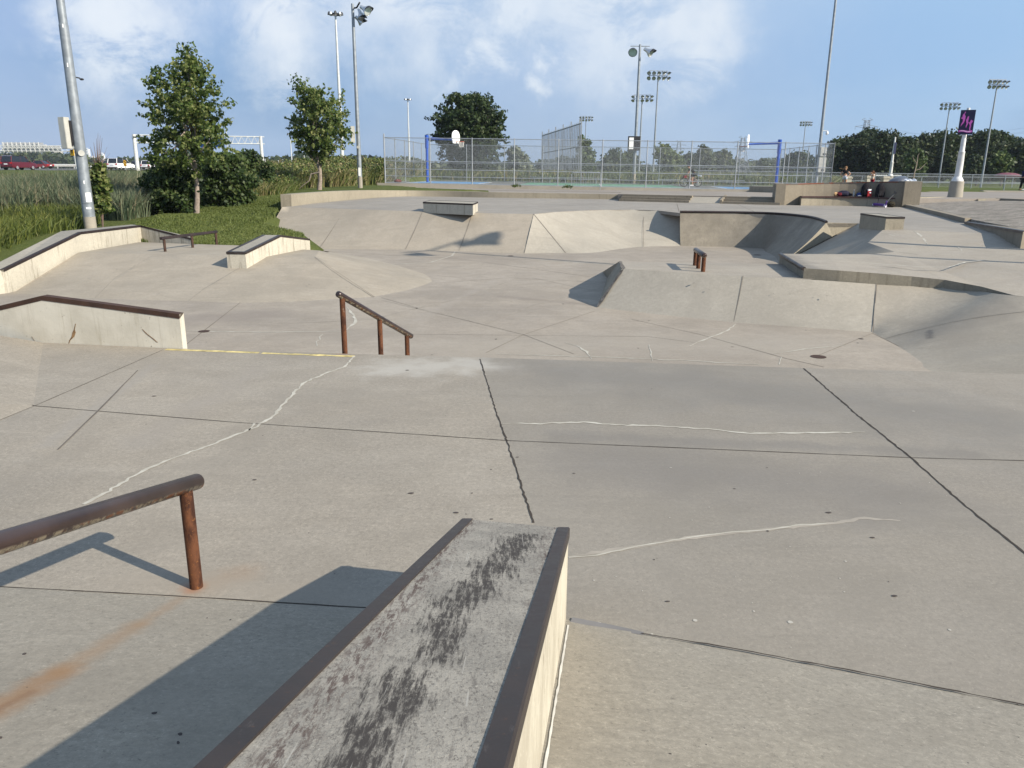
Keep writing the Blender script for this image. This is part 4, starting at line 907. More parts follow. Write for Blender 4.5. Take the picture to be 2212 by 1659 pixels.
t=NT('grass_ground'); big=t.noise(.10,5,.6); c=t.mix(t.ramp(big,.35,.65),(.070,.088,.022,1),(.115,.118,.040,1)); 
c=t.mix(t.ramp(t.noise(.8,5,.7),.4,.65,0,.7),c,(.050,.080,.016,1)); c=t.mix(t.ramp(t.noise(14,4,.8),.45,.62,0,.7),c,(.125,.150,.050,1)); c=t.mix(t.ramp(t.noise(30,3,.8),.55,.40,0,.6),c,(.028,.046,.010,1)); c=t.mix(t.ramp(t.noise(2.4,5,.7),.60,.72,0,.5),c,(.15,.13,.06,1))
t.bump(t.noise(20,4,.8),.9,.05); M['grass']=t.done(c,.95,.1); me.materials.append(M['grass'])
for p in me.polygons: p.use_smooth=True
g=bpy.data.objects.new('ground',me); COL.objects.link(g); g['kind']='structure'
def gzf(x,y): return float(gz(x,y))
def PG(px,py):                         # survey point on the terrain
    d=ray(px,py); lo,hi=8.0,600.0
    prev=None; y=8.0
    while y<600:
        p=EYEV+d*(y/d.y)
        if p.z<gzf(p.x,p.y): break
        y*=1.02
    for _ in range(20):
        m_=(y/1.02+y)/2
        break
    a=y/1.02; b=y
    for _ in range(25):
        m_=(a+b)/2; p=EYEV+d*(m_/d.y)
        if p.z<gzf(p.x,p.y): b=m_
        else: a=m_
    p=EYEV+d*(b/d.y); return Vector((p.x,p.y,gzf(p.x,p.y)))
# ------------------------------------------------------------ court
CA=Vector((-8.95,56,0)); CB=Vector((20.9,53,0)); CC=Vector((22.4,68,0)); CDd=Vector((-7.45,71,0))
def cl(p): return Vector((p[0],p[1],cz(p[0])))
m=MB(); m.prism([(p.x,p.y) for p in (CA,CB,CC,CDd)],-.5,[cz(p.x) for p in (CA,CB,CC,CDd)])
t=NT('court_asphalt'); t_c=t.mix(t.ramp(t.noise(.6,5),.35,.65),(.115,.120,.118,1),(.15,.152,.145,1)); court=struct(m.build('court_surface',t.done(t_c,.9,.2)))
def cuv(u,v,h=.006): p=CA.lerp(CB,u).lerp(CDd.lerp(CC,u),v); return Vector((p.x,p.y,cz(p.x)+h))
def rect(mb,u0,v0,u1,v1,h): mb.quad(cuv(u0,v0,h),cuv(u1,v0,h),cuv(u1,v1,h),cuv(u0,v1,h))
m=MB(); rect(m,.30,.06,.70,.94,.004); m.build('green_paint',flat('court_green',(.10,.21,.14),.8),court,fix=False)
m=MB(); rect(m,.02,.25,.20,.75,.004); rect(m,.80,.25,.98,.75,.004); m.build('blue_paint',flat('court_blue',(.10,.22,.38),.8),court,fix=False)
m=MB()
for r_ in ((.02,.05,.98,.06),(.02,.94,.98,.95),(.02,.05,.024,.95),(.976,.05,.98,.95),(.498,.05,.502,.95),(.2,.25,.204,.75),(.796,.25,.80,.75),(.30,.30,.42,.31),(.58,.30,.70,.31),(.30,.20,.50,.21),(.45,.45,.55,.46)): rect(m,*r_,.008)
m.build('white_lines',flat('court_white',(.7,.7,.68),.7),court,fix=False)
# kerb under the front fence
m=MB(); fn_=(CB-CA).normalized(); fp=Vector((fn_.y,-fn_.x,0))*.32
k0,k1=CA-fn_*.5,CB-fn_*1.2
m.prism([(p.x,p.y) for p in (k0+fp,k1+fp,k1+fp*.05,k0+fp*.05)],.3,[cz(k0.x)+.02,cz(k1.x)+.02,cz(k1.x)+.02,cz(k0.x)+.02]); tag(m.build('fence_kerb',M['bankpale']),'long pale concrete kerb under the front of the court fence','kerb')
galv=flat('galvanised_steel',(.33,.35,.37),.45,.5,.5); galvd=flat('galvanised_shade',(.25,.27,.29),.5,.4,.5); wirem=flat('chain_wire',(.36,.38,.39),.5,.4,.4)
def fence(name,label,a,b,H,za,zb,us,rails,mesh=True,sp=.08,w=.0046,rp=.035,rr=.024,grp=None,mat=None,cap=.06):
    mat=mat or galv
    t=thing(name,label,'fence',(a.x,a.y,za),grp); L=(b-a).length; d=(b-a).normalized()
    def pt(s,h): return Vector((a.x+d.x*s,a.y+d.y*s,za+(zb-za)*s/L+h))
    for u in us: MB().tube([pt(u*L,-.02),pt(u*L,H+cap)],rp,8).build('fence_post',mat,t,smooth=True)
    for h in rails: MB().tube([pt(0,h),pt(L,h)],rr,6).build('rail',mat,t,smooth=True)
    if mesh:
        V=[]; n=Vector((d.y,-d.x,0))*.0
        for sgn in (1,-1):
            s=-H if sgn>0 else 0
            s0=-H if sgn>0 else 0; s1=L if sgn>0 else L+H
            for k in range(int((s1-s0)/sp)):
                s=s0+k*sp; h0=.05; h1=H-.02; x0=s; x1=s+sgn*(h1-h0)
                if sgn>0:
                    if x0<0: h0+=-x0; x0=0
                    if x1>L: h1-=x1-L; x1=L
                else:
                    if x0>L: h0+=x0-L; x0=L
                    if x1<0: h1+=x1; x1=0
                if h1-h0<.02: continue
                A=pt(x0,h0);B=pt(x1,h1); e=Vector((0,0,w*.7)); V+=[tuple(A-e),tuple(A+e),tuple(B+e),tuple(B-e)]
        pymesh('chain_link',np.array(V),4,wirem,t)
    return t
pxs=[839,930,1020,1110.5,1205,1299.6,1395.6,1490.5,1588.7,1691]
us=[0]+[ (VW(x,380,CA,CB)-Vector((CA.x,CA.y,0))).to_2d().length/(CB-CA).length for x in pxs[1:]]+[1]
ff=fence('court_fence','tall chain-link fence along the near side of the basketball court, on a pale kerb',CA,CB,3.05,cz(CA.x),cz(CB.x),us,[3.05,1.52,.98,.5,.05])
MB().tube([CA+Vector((0,0,cz(CA.x))),CA+Vector((0,0,cz(CA.x)+3.3))],.05,8).build('corner_post',galv,ff,smooth=True)
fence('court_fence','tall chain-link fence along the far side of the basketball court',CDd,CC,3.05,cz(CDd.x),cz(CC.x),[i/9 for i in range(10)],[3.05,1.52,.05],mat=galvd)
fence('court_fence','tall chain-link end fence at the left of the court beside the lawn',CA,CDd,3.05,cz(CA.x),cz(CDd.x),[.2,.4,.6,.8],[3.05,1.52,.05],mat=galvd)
fence('court_fence','tall chain-link end fence at the right of the court beside the tallest pole',CB,CC,3.05,cz(CB.x),cz(CC.x),[.0,.14,.28,.42,.6,.8],[3.05,1.52,.98,.05])
# hoops
blue=flat('hoop_blue_paint',(.012,.07,.36),.4,.5); white=flat('board_white',(.80,.80,.80),.5,.3,var=.03); orange=flat('rim_orange',(.45,.08,.03),.5)
net=flat('net_white',(.55,.53,.5),.8)
def hoop(label,px,py,s):
    b=None; v=.5; base=VW(px,py,CA.lerp(CDd,v),CB.lerp(CC,v)); z=cz(base.x); b=Vector((base.x,base.y,z)); d=(CB-CA).normalized()*s
    t=thing('basketball_hoop',label,'basketball hoop',tuple(b)); up=Vector((0,0,1))
    MB().tube([b,b+up*3.0],.105,14).build('post',blue,t,smooth=True); MB().tube([b+up*2.55,b+up*3.55],.14,14).build('collar',blue,t,smooth=True)
    MB().tube([b+up*3.3+d*.1,b+up*3.2+d*2.3],[.10,.065],12).build('arm',blue,t,smooth=True)
    c=b+d*2.3+up*3.35; sd_=Vector((-d.y,d.x,0)); pr=[]
    for a in [x*math.pi/10 for x in range(21)]: pr.append((math.cos(a)*.70,math.sin(a)*.52+.12))
    m=MB(); pr=[(-.55,-.42),(.55,-.42),(.70,-.1)]+[(math.cos(a)*.70,.1+math.sin(a)*.45) for a in [x*math.pi/10 for x in range(0,11)]]+[(-.70,-.1)]
    th=d*.03; ya=R(14); sd2=(sd_*math.cos(ya)+d*math.sin(ya)); 
    m.loft([[c+sd2*u+up*w-th for u,w in pr],[c+sd2*u+up*w+th for u,w in pr]],True); k=len(pr); m.f.append(tuple(range(k))); m.f.append(tuple(range(2*k-1,k-1,-1))); m.build('backboard',white,t)
    rc=b+d*2.72+up*3.05; m=MB(); n=16; rows=[[rc+(d*math.cos(a)+sd_*math.sin(a))*(.23+.02*math.cos(q))+up*.02*math.sin(q) for q in [0,1.57,3.14,4.71]] for a in [2*math.pi*i/n for i in range(n+1)]]; m.loft(rows,True); m.box(tuple(rc-d*.32),(.2,.12,.05)); m.build('rim',orange,t)
    m=MB()
    for i in range(12):
        a=2*math.pi*i/12
        for s2 in (1,-1):
            a2=a+s2*.5; m.tube([rc+(d*math.cos(a)+sd_*math.sin(a))*.23,rc+(d*math.cos(a2)+sd_*math.sin(a2))*.15-up*.4],.009,3,False)
    m.build('net',net,t); return t
hoop('blue-posted basketball hoop with white board at the left end of the court',923.5,390,1)
hoop('blue-posted basketball hoop at the right end of the court, arm pointing left',1676,398,-1)
# benches in the court
def bench(label,u0,u1,v):
    a=cuv(u0,v,0); b=cuv(u1,v,0); t=thing('court_bench',label,'bench',tuple(a),'long metal benches beyond the court'); up=Vector((0,0,1)); d=(b-a).normalized(); n=Vector((-d.y,d.x,0))
    m=MB(); m.loft([[a+up*.45-n*.15,a+up*.45+n*.15,a+up*.49+n*.15,a+up*.49-n*.15],[b+up*.45-n*.15,b+up*.45+n*.15,b+up*.49+n*.15,b+up*.49-n*.15]],True); m.build('seat',galv,t)
    k=5
    for i in range(k): p=a.lerp(b,(i+.3)/k); MB().tube([p,p+up*.45],.03,6).build('leg',galv,t)
bench('long bench plank seen through the fence left of the leaning batting cage',.30,.52,.93); bench('long bench plank behind the cyclist',.66,.90,.93)
# bike barrier
bp=P(1265,410,plaza(4.3,46)); t=thing('barrier','low galvanised barrier with thin upright bars standing before the fence','barrier',tuple(bp)); up=Vector((0,0,1)); x0=Vector((-.93,0,0)); x1=Vector((.93,-.12,0))
MB().tube([bp+x0,bp+x0+up*1.0,bp+x0*.93+up*1.08,bp+x1*.93+up*1.08,bp+x1+up*1.0,bp+x1],.022,6).build('frame',galv,t); MB().tube([bp+x0+up*.22,bp+x1+up*.22],.016,6).build('rail',galv,t)
for i in range(11): q=(x0.lerp(x1,(i+1)/12)); MB().tube([bp+q+up*.22,bp+q+up*1.08],.009,5).build('bar',galv,t)
# batting cage wall: leaning tall slat screen
cage=thing('slat_screen','tall grey screen of close vertical slats rising behind the court','fence',(8,84,.6))
a0=Q(1170,372,96); a1=Q(1253,372,80); z0a=zrow(290,a0.x,a0.y); z1a=zrow(262,a1.x,a1.y); n=26
slatm=flat('slat_grey',(.27,.29,.31),.5,.4,.3)
for i in range(n+1):
    p=a0.lerp(a1,i/n); zt=z0a+(z1a-z0a)*i/n; k=(i%5==0 or i==n)
    MB().box((p.x,p.y,(zt+.3)/2+(.15 if k else .0)),(.11 if k else .06,.11 if k else .05,zt-.3+(.3 if k else 0))).build('slat',slatm,cage)
dd_=(a1-a0); nn_=Vector((-dd_.y,dd_.x,0)).normalized()
m=MB(); m.quad(*[Vector((p.x,p.y,z)) for p,z in ((a0,.8),(a1,.8),(a1,z1a-.1),(a0,z0a-.1))])
t=NT('screen_mesh'); tr=t.n.new('ShaderNodeBsdfTransparent'); mx=t.n.new('ShaderNodeMixShader'); mx.inputs[0].default_value=.35; t.l.new(tr.outputs[0],mx.inputs[1]); t.l.new(t.b.outputs[0],mx.inputs[2]); t.l.new(mx.outputs[0],t.out.inputs[0]); m.build('mesh_panel',t.done((.25,.27,.29,1),.8),cage,fix=False)
for h in (.62,.97,.18): MB().tube([Vector((a0.x,a0.y,.6+(z0a-.6)*h)),Vector((a1.x,a1.y,.6+(z1a-.6)*h))],.05,5).build('rail',slatm,cage)
# ------------------------------------------------------------ poles
polem=flat('grey_galvanised_pole',(.235,.262,.29),.5,.45,.35,var=.15,sc_=5); polelite=flat('pale_pole',(.5,.52,.53),.5,.4,.2); dark=flat('black_metal',(.02,.02,.023),.5,.4); cab=flat('cabinet_grey',(.42,.42,.39),.5,.4); alu=flat('lamp_aluminium',(.55,.56,.57),.28,.6,.75); lens=flat('lamp_lens',(.55,.57,.58),.15,.6,.3); concf=M['bankpale']
def lamp_head(par,c,aim,s=1.0,name='floodlight'):
    """bowl reflector with ballast box and visor"""
    aim=Vector(aim).normalized(); c=Vector(c); m=MB()
    pr=[(-.42,.05),(-.40,.14),(-.12,.16),(0,.20),(.22,.34),(.34,.38)]
    m.tube([c+aim*a*s for a,_ in pr],[r*s for _,r in pr],14,False); m.f.append(tuple(reversed(range(14)))); h=m.build(name,alu,par,smooth=True)
    MB().tube([c+aim*.30*s,c+aim*.32*s],.34*s,14).build('lens',lens,h)
    side=aim.cross(Vector((0,0,1))).normalized(); upv=side.cross(aim); m=MB(); rows=[]
    for k in range(9):
        a=math.pi*k/8; o=side*math.cos(a)+upv*math.sin(a); rows.append([c+aim*.32*s+o*.385*s,c+aim*(.32+.30*math.sin(a))*s+o*.40*s])
    m.loft(rows); m.build('visor',dark,h); return h
# big pole at left
bA=P(195.5,489,.25); H=13
pa=thing('light_pole','thick grey lamp pole behind the long ledge with a white notice, cabinet and yellow plate','lamp post',tuple(bA))
MB().tube([bA-Vector((0,0,.6)),bA+Vector((0,0,.32))],.19,20).build('footing',concf,pa,smooth=True)
rA=lambda h:.185-.0075*h
MB().tube([bA+Vector((0,0,.3)),bA+Vector((0,0,6.2)),bA+Vector((0,0,6.21)),bA+Vector((0,0,H))],[rA(0),rA(6.2),rA(6.2)-.012,rA(H)],24).build('pole',polem,pa,smooth=True)
def onpole(py): return zrow(py,bA.x,bA.y)
tow=(EYEV-bA); tow.z=0; tow.normalize(); sdp=Vector((tow.y,-tow.x,0)); sdp=sdp if sdp.x>0 else -sdp
z0,z1=onpole(322),onpole(254); MB().box((bA.x-sdp.x*.36,bA.y-sdp.y*.36,(z0+z1)/2),(.26,.22,z1-z0),rz=R(-20)).build('cabinet',cab,pa,bevel=.012)
MB().box((bA.x-sdp.x*.24,bA.y-sdp.y*.24,(z0+z1)/2),(.2,.06,(z1-z0)*.8),rz=R(-20)).build('bracket',dark,pa)
yl=flat('yellow_plate_paint',(.62,.36,.02),.5); zy=onpole(330); pc=bA-sdp*.24+tow*.13; yb=MB().box((pc.x,pc.y,zy),(.17,.02,.19),rz=R(-25)).build('yellow_plate',yl,pa)
m=MB(); m.box((pc.x+tow.x*.02,pc.y+tow.y*.02,zy+.03),(.035,.012,.10),rz=R(-25)); m.box((pc.x+tow.x*.02,pc.y+tow.y*.02,zy+.075),(.085,.012,.03),rz=R(-25)); m.build('plate_mark',dark,yb)
c_=bA+sdp*.02+tow*.16; MB().tube([Vector((c_.x,c_.y,onpole(331))),Vector((c_.x,c_.y,onpole(331)))+tow*.05],.095,14).build('round_plate',cab,pa)
def wrap(name,mat,py0,py1,ang0,ang1,par=pa,base=bA,rf=rA,ex=.003):
    z0,z1=zrow(py0,base.x,base.y),zrow(py1,base.x,base.y); m=MB(); rows=[]
    for k in range(7):
        a=ang0+(ang1-ang0)*k/6; o=(tow*math.cos(a)+sdp*math.sin(a)); rows.append([Vector((base.x,base.y,z))+o*(rf(z-base.z)+ex) for z in (z0,z1)])
    m.loft(rows); return m.build(name,mat,par,fix=False)
stick=flat('sticker_white',(.80,.80,.80),.5,.3,var=.02); nt=wrap('notice',stick,436,416,R(-8),R(48)); 
m=MB()
wrap('notice_mark',flat('notice_ink',(.25,.27,.32),.6),427,421,R(18),R(32),nt,bA,rA,.006) if False else None
wrap('sticker_scrap',stick,451,447,R(-18),R(30)); wrap('sticker_scrap',stick,397,390,R(-10),R(2)); wrap('sticker_scrap',stick,146,137,R(-20),R(-8)); wrap('sticker_scrap',stick,61,53,R(-14),R(-2))
g=flat('band_grey',(.14,.16,.18),.5); wrap('worn_band',g,441,438,R(-80),R(20)); 
cc_=bA+sdp*.15; zc=onpole(170); t_=MB(); t_.tube([Vector((cc_.x,cc_.y,zc+.05)),Vector((cc_.x+sdp.x*.12,cc_.y+sdp.y*.12,zc+.03))],.02,6); t_.blob((cc_.x+sdp.x*.16,cc_.y+sdp.y*.16,zc),(.14,.10,.07)); t_.build('camera',dark,pa,smooth=True)
# second pole
bB=P(778.5,408.5,.92); pb=thing('light_pole','grey lamp pole with three floodlights on one side and a grey cabinet','lamp post',tuple(bB))
zt=zrow(8,bB.x,bB.y)
MB().tube([bB-Vector((0,0,.3)),bB+Vector((0,0,.75))],.15,14).build('footing',concf,pb,smooth=True)
MB().tube([bB+Vector((0,0,.7)),Vector((bB.x,bB.y,zt))],[.14,.085],14).build('pole',polem,pb,smooth=True)
T=Vector((bB.x,bB.y,zt)); tx=Vector((1,-.15,0)).normalized(); ty=Vector((.15,1,0)).normalized()
MB().tube([T+Vector((0,0,-.25)),T+tx*.25+Vector((0,0,-.22)),T+tx*.55-ty*.3+Vector((0,0,.0))],.05,8).build('arm',dark,pb,smooth=True)
lamp_head(pb,T+tx*.85-ty*.3+Vector((0,0,-.36)),(.62,-.35,-.38),.80); lamp_head(pb,T+tx*.48+Vector((0,0,-.55)),(.35,-.2,-.9),.72); lamp_head(pb,T+tx*.30+ty*.2+Vector((0,0,-.85)),(.7,.1,-.55),.68)
zc=zrow(291,bB.x,bB.y); MB().box((bB.x-.32,bB.y-.05,zc),(.26,.24,zrow(277,bB.x,bB.y)-zrow(313,bB.x,bB.y)),rz=.2).build('cabinet',cab,pb,bevel=.01)
MB().tube([Vector((bB.x,bB.y-.13,zrow(318,bB.x,bB.y))),Vector((bB.x,bB.y-.18,zrow(318,bB.x,bB.y)))],.09,10).build('round_plate',cab,pb)
m=MB(); m.box((bB.x+.02,bB.y-.14,zrow(371,bB.x,bB.y)),(.14,.01,.5)); m.build('notice',stick,pb)
# pole with two lamps beyond the court
bG=Vector((Q(1368,390,74).x,74,cz(18)-.0)); bG=Vector((Q(1369,386,74).x,74,1.0)); pg=thing('light_pole','dark slim lamp pole with two bowl lamps on a crossbar beyond the court','lamp post',tuple(bG)); zt=zrow(96,bG.x,bG.y)
MB().tube([bG,bG+Vector((0,0,.9))],.17,12).build('footing',concf,pg,smooth=True)
MB().tube([bG+Vector((0,0,.8)),Vector((bG.x,bG.y,zt))],[.15,.10],12).build('pole',polem,pg,smooth=True)
T=Vector((bG.x,bG.y,zt)); MB().box((T.x,T.y,T.z-.15),(1.7,.07,.07)).build('crossbar',polem,pg)
lamp_head(pg,T+Vector((-.62,-.1,-.55)),(-.15,-.8,-.45),1.05); lamp_head(pg,T+Vector((.72,-.1,-.55)),(.8,-.45,-.55),1.05)
zb=zrow(310,bG.x,bG.y); bx=MB().box((bG.x-.15,bG.y-.15,zb),(1.1,.3,1.25)).build('sign_box',dark,pg); MB().box((bG.x-.42,bG.y-.32,zb),(.4,.03,1.0)).build('sign_face',stick,bx)
# tallest pole beside the bench wall (leaves the frame at the top)
bH=Vector((Q(1763,392,57).x,57,plaza(22,57))); ph=thing('light_pole','tallest dark pole with dome camera and two stacked grey cabinets beside the court corner','lamp post',tuple(bH))
MB().tube([bH,bH+Vector((0,0,16.5))],[.115,.07],14).build('pole',polem,ph,smooth=True)
for y0,y1,w in ((318,338,.42),(340,372,.5)):
    za,zb=zrow(y1,bH.x,bH.y),zrow(y0,bH.x,bH.y); cbx=MB().box((bH.x+.15,bH.y-.25,(za+zb)/2),(w,.3,zb-za)).build('cabinet',cab,ph,bevel=.01); MB().box((bH.x+.22,bH.y-.41,za+.15),(.2,.02,.12)).build('label_plate',dark,cbx)
zc=zrow(289,bH.x,bH.y); m=MB(); m.tube([Vector((bH.x+.1,bH.y,zc+.2)),Vector((bH.x+.42,bH.y-.1,zc+.2))],.03,6); m.blob((bH.x+.36,bH.y-.1,zc+.05),(.20,.20,.26)); m.build('camera',flat('camera_white',(.7,.7,.7),.3),ph,smooth=True)
# stadium masts
def mast_proto():
    t=thing('stadium_light','tall mast with two rows of floodlights','floodlight mast',(0,0,0)); 
    MB().tube([(0,0,0),(0,0,15)],[.17,.09],10).build('pole',polem,t,smooth=True)
    for h in (15.0,14.35): MB().box((0,0,h),(2.9,.07,.07)).build('crossarm',polem,t)
    for h in (14.75,14.08):
        for i in range(5):
            a=(-.5,-.2,.1,.4,.7)[i]; lamp_head(t,(-1.4+.7*i,-.1,h),(math.sin(a),-math.cos(a),-.6),.78)
    return t
mp=mast_proto(); index_kids()
ML=[((1410,385),153,120,'floodlight mast rising just right of the two-lamp pole, topped by ten lamps',0.2,1.0),
 ((1379,384),205,150,'floodlight mast half hidden behind the slim two-lamp pole',-.35,.9),
 ((1262,382),251,190,'small distant floodlight mast just right of the slat screen',.1,.9),
 ((1728,386),262,195,'small distant floodlight mast left of the tallest pole',.3,.9),
 ((2026,402),222,130,'floodlight mast between the two banner poles',-.5,.9),
 ((2118,405),172,118,'floodlight mast at far right, right of the purple banner',.25,1.0)]
for i,((px,py),ty,Yd,lab,rz,hw) in enumerate(ML):
    o=mp if i==0 else copy_tree(mp); b=Q(px,py,Yd); z=min(.8,b.z); o.location=(b.x,Yd,z); zt=zrow(ty,b.x,Yd); k=(zt-z)/15; wpx={0:46,1:42,2:27,3:26,4:36,5:44}[i]; kx=wpx/1680*Yd/3.4
    o.scale=(kx,kx,k); o.rotation_euler=(0,0,rz*.5); tag(o,lab,'floodlight mast','floodlight masts over the sports fields')
# for uneven scale keep the lamps round enough: pole heights differ only slightly
# high masts by the highway
def high_mast(label,px,ytop,Yd,rad,w):
    b=Q(px,372,Yd); z=gzf(b.x,Yd); tpx=None; t=thing('high_mast',label,'highway light',(b.x,Yd,z)); zt=zrow(ytop,b.x,Yd)
    MB().tube([(b.x,Yd,z),(b.x,Yd,zt)],[rad,rad*.42],10).build('pole',polelite,t,smooth=True)
    n=8
    for i in range(n):
        a=2*math.pi*i/n+.2; c=Vector((b.x+math.cos(a)*w*.42,Yd+math.sin(a)*w*.42,zt+.1)); m=MB(); s=w*.17
        m.tube([c+Vector((0,0,s*.9)),c+Vector((0,0,s*.5)),c+Vector((0,0,-s*.3)),c+Vector((0,0,-s*.35))],[s*.25,s*.5,s*.62,s*.5],8); m.build('lamp',alu if i%2 else dark,t,smooth=True)
    m=MB(); k=16; m.loft([[Vector((b.x+math.cos(q)*w*.3,Yd+math.sin(q)*w*.3,zt+dz)) for q in [6.283*i/k for i in range(k)]] for dz in (-.1,.25)],True); m.build('ring',dark,t); return t
high_mast('very tall pale highway mast with a ring of lamps beside the slim tree',741,32,165,.42,2.9)
high_mast('distant pale highway mast between the floodlit pole and the big dark tree',885,216,300,.42,2.6)
high_mast('faint short highway mast left of the slim tree',632,291,330,.3,2.4)
# banner posts
navy=flat('banner_navy',(.010,.010,.045),.6,.3); pink=flat('banner_pink',(.50,.10,.42),.6,.3,var=.05); wpost=flat('white_cast_post',(.62,.62,.61),.5,.4)
def banner_post(label,base,py_top,rz,mark=True,sc_=1.0):
    t=thing('banner_pole',label,'banner pole',tuple(base)); b=Vector(base); u=lambda h:b+Vector((0,0,h*sc_))
    MB().tube([u(-.2),u(1.0)],[.36*sc_,.31*sc_],22).build('concrete_base',M['bankpale'],t,smooth=True)
    MB().tube([u(1.0),u(1.06),u(1.14),u(1.22)],[.27*sc_,.27*sc_,.22*sc_,.17*sc_],18).build('collar',wpost,t,smooth=True)
    Ht=zrow(py_top,b.x,b.y)-b.z
    MB().tube([u(1.2),u(2.35),u(2.36),u(2.42),u(2.43),u(3.0),u(3.0),Vector((b.x,b.y,b.z+Ht))],[x*sc_ for x in (.165,.145,.15,.15,.115,.11,.10,.075)],14).build('pole',wpost,t,smooth=True)
    cx=Matrix.Rotation(rz,3,'Z'); w,h=.64*sc_,1.14*sc_; zc=b.z+3.78*sc_; f=cx@Vector((0,-.12*sc_,0)); c=Vector((b.x,b.y,zc))+f
    X_=cx@Vector((1,0,0)); bn=MB().box(tuple(c),(w,.025*sc_,h),rz=rz).build('banner',navy,t)
    if mark:
        fo=cx@Vector((0,-.018*sc_,0))
        def pl(name,pts,mat,e=1):
            m=MB(); P3=[c+fo*e+X_*(x*w)+Vector((0,0,z*h)) for x,z in pts]; m.quad(*P3); return m
        figs=[[(-.33,.30),(-.24,.38),(-.20,.31),(-.13,.24),(-.13,.10),(-.19,-.02),(-.30,-.10),(-.38,-.18),(-.34,-.06),(-.27,.04),(-.29,.13),(-.40,.15),(-.40,.19),(-.34,.21)],
              [(.02,.24),(.10,.24),(.10,.14),(.08,.05),(.12,-.03),(.04,-.16),(-.0,-.24),(-.03,-.15),(.01,-.05),(-.04,.0),(-.06,.10),(-.02,.15)],
              [(.24,.07),(.31,.10),(.36,.05),(.42,.07),(.36,-.02),(.31,-.07),(.33,-.16),(.30,-.28),(.36,-.37),(.28,-.35),(.22,-.26),(.24,-.15),(.20,-.08),(.12,.0),(.20,-.01)],
              [(-.23,.41),(-.19,.43),(-.16,.40),(-.18,.36),(-.22,.36)]]
        for fg in figs: pl('figure',fg,pink).build('figure',pink,bn,fix=False)
        wv=[(-.46+.92*k/12,-.33+.02*math.sin(k*.55)) for k in range(13)]
        pl('ribbon',wv+[(x,z-.075) for x,z in reversed(wv)],flat('p2',(0,0,0))).build('ribbon',pink,bn,fix=False)
        for (x0,x1) in ((-.34,-.03),(-.01,.14),(.16,.36)):
            m=MB(); n_=10
            for i in range(n_):
                xa=x0+(x1-x0)*i/n_; xb=xa+(x1-x0)/n_*.8; za=-.362+.02*math.sin((xa+.46)/.92*6.6)+random.uniform(-.006,.006); hh=random.uniform(.012,.019)
                m.quad(*[c+fo*1.4+X_*(x*w)+Vector((0,0,z*h)) for x,z in ((xa,za-hh),(xb,za-hh),(xb,za+hh),(xa,za+hh))])
            m.build('worn_lettering',flat('lettering_pale',(.75,.55,.72),.6),bn,fix=False)
    return t
b1=P(2061,436,.68); banner_post('white pole on a round concrete foot with a dark banner of pink sporting figures',b1,233,R(-24),True,1.09)
b2=Q(1921,395,84); banner_post('white pole behind the bench wall with its dark banner seen edge-on',Vector((b2.x,84,.85)),296,R(52),False,1.0)
# off-frame lamp poles whose long shadows cross the basin
SH=Vector((-.857,.515,0)); KS=1/math.tan(R(31))
tip=PT(925,541,lip[3],lip[4],ft_[3]); hgt=13.0; base=tip-SH*(hgt*KS); base.z=0
px_=thing('light_pole','grey twin-lamp pole standing beyond the right edge, throwing the long basin shadow','lamp post',(base.x,base.y,.3))
MB().tube([(base.x,base.y,-.5),(base.x,base.y,hgt+ZB)],[.12,.07],12).build('pole',polem,px_,smooth=True)
T=Vector((base.x,base.y,hgt+ZB)); lamp_head(px_,T+Vector((.8,.8,-.35)),(.5,.8,-.5),1.05); lamp_head(px_,T+Vector((-.8,-.8,-.45)),(-.6,-.6,-.6),.85); MB().box(tuple(T),(2.3,.07,.07),rz=R(45)).build('crossbar',polem,px_)
q1=P(1886,549,.35); q2=P(2212,570,.3); b_=q2-SH*-0
d_=(q1-q2).normalized(); bq=q1+SH*-13.0
px2=thing('light_pole','slim grey pole beyond the right edge behind the right-hand deck','lamp post',(bq.x,bq.y,.3)); MB().tube([(bq.x,bq.y,-.5),(bq.x,bq.y,.35+13.0/KS)],[.12,.07],10).build('pole',polem,px2,smooth=True)
# ------------------------------------------------------------ vegetation
def leaf_mat(name,cols,trans=.35):
    t=NT(name); at=t.add('ShaderNodeAttribute'); at.attribute_name='tint'
    cr=t.add('ShaderNodeValToRGB'); el=cr.color_ramp.elements; el[0].color=cols[0]+(1,); el[0].position=0; el[1].color=cols[-1]+(1,); el[1].position=1
    for i,c in enumerate(cols[1:-1]): e=el.new((i+1)/(len(cols)-1)); e.color=c+(1,)
    t.l.new(at.outputs['Fac'],cr.inputs[0]); c=cr.outputs[0]
    t.done(c,.55,.35); tr=t.n.new('ShaderNodeBsdfTranslucent'); t.l.new(c,tr.inputs[0]); mx=t.n.new('ShaderNodeMixShader'); mx.inputs[0].default_value=trans
    t.l.new(t.b.outputs[0],mx.inputs[1]); t.l.new(tr.outputs[0],mx.inputs[2]); t.l.new(mx.outputs[0],t.out.inputs[0]); return t.m
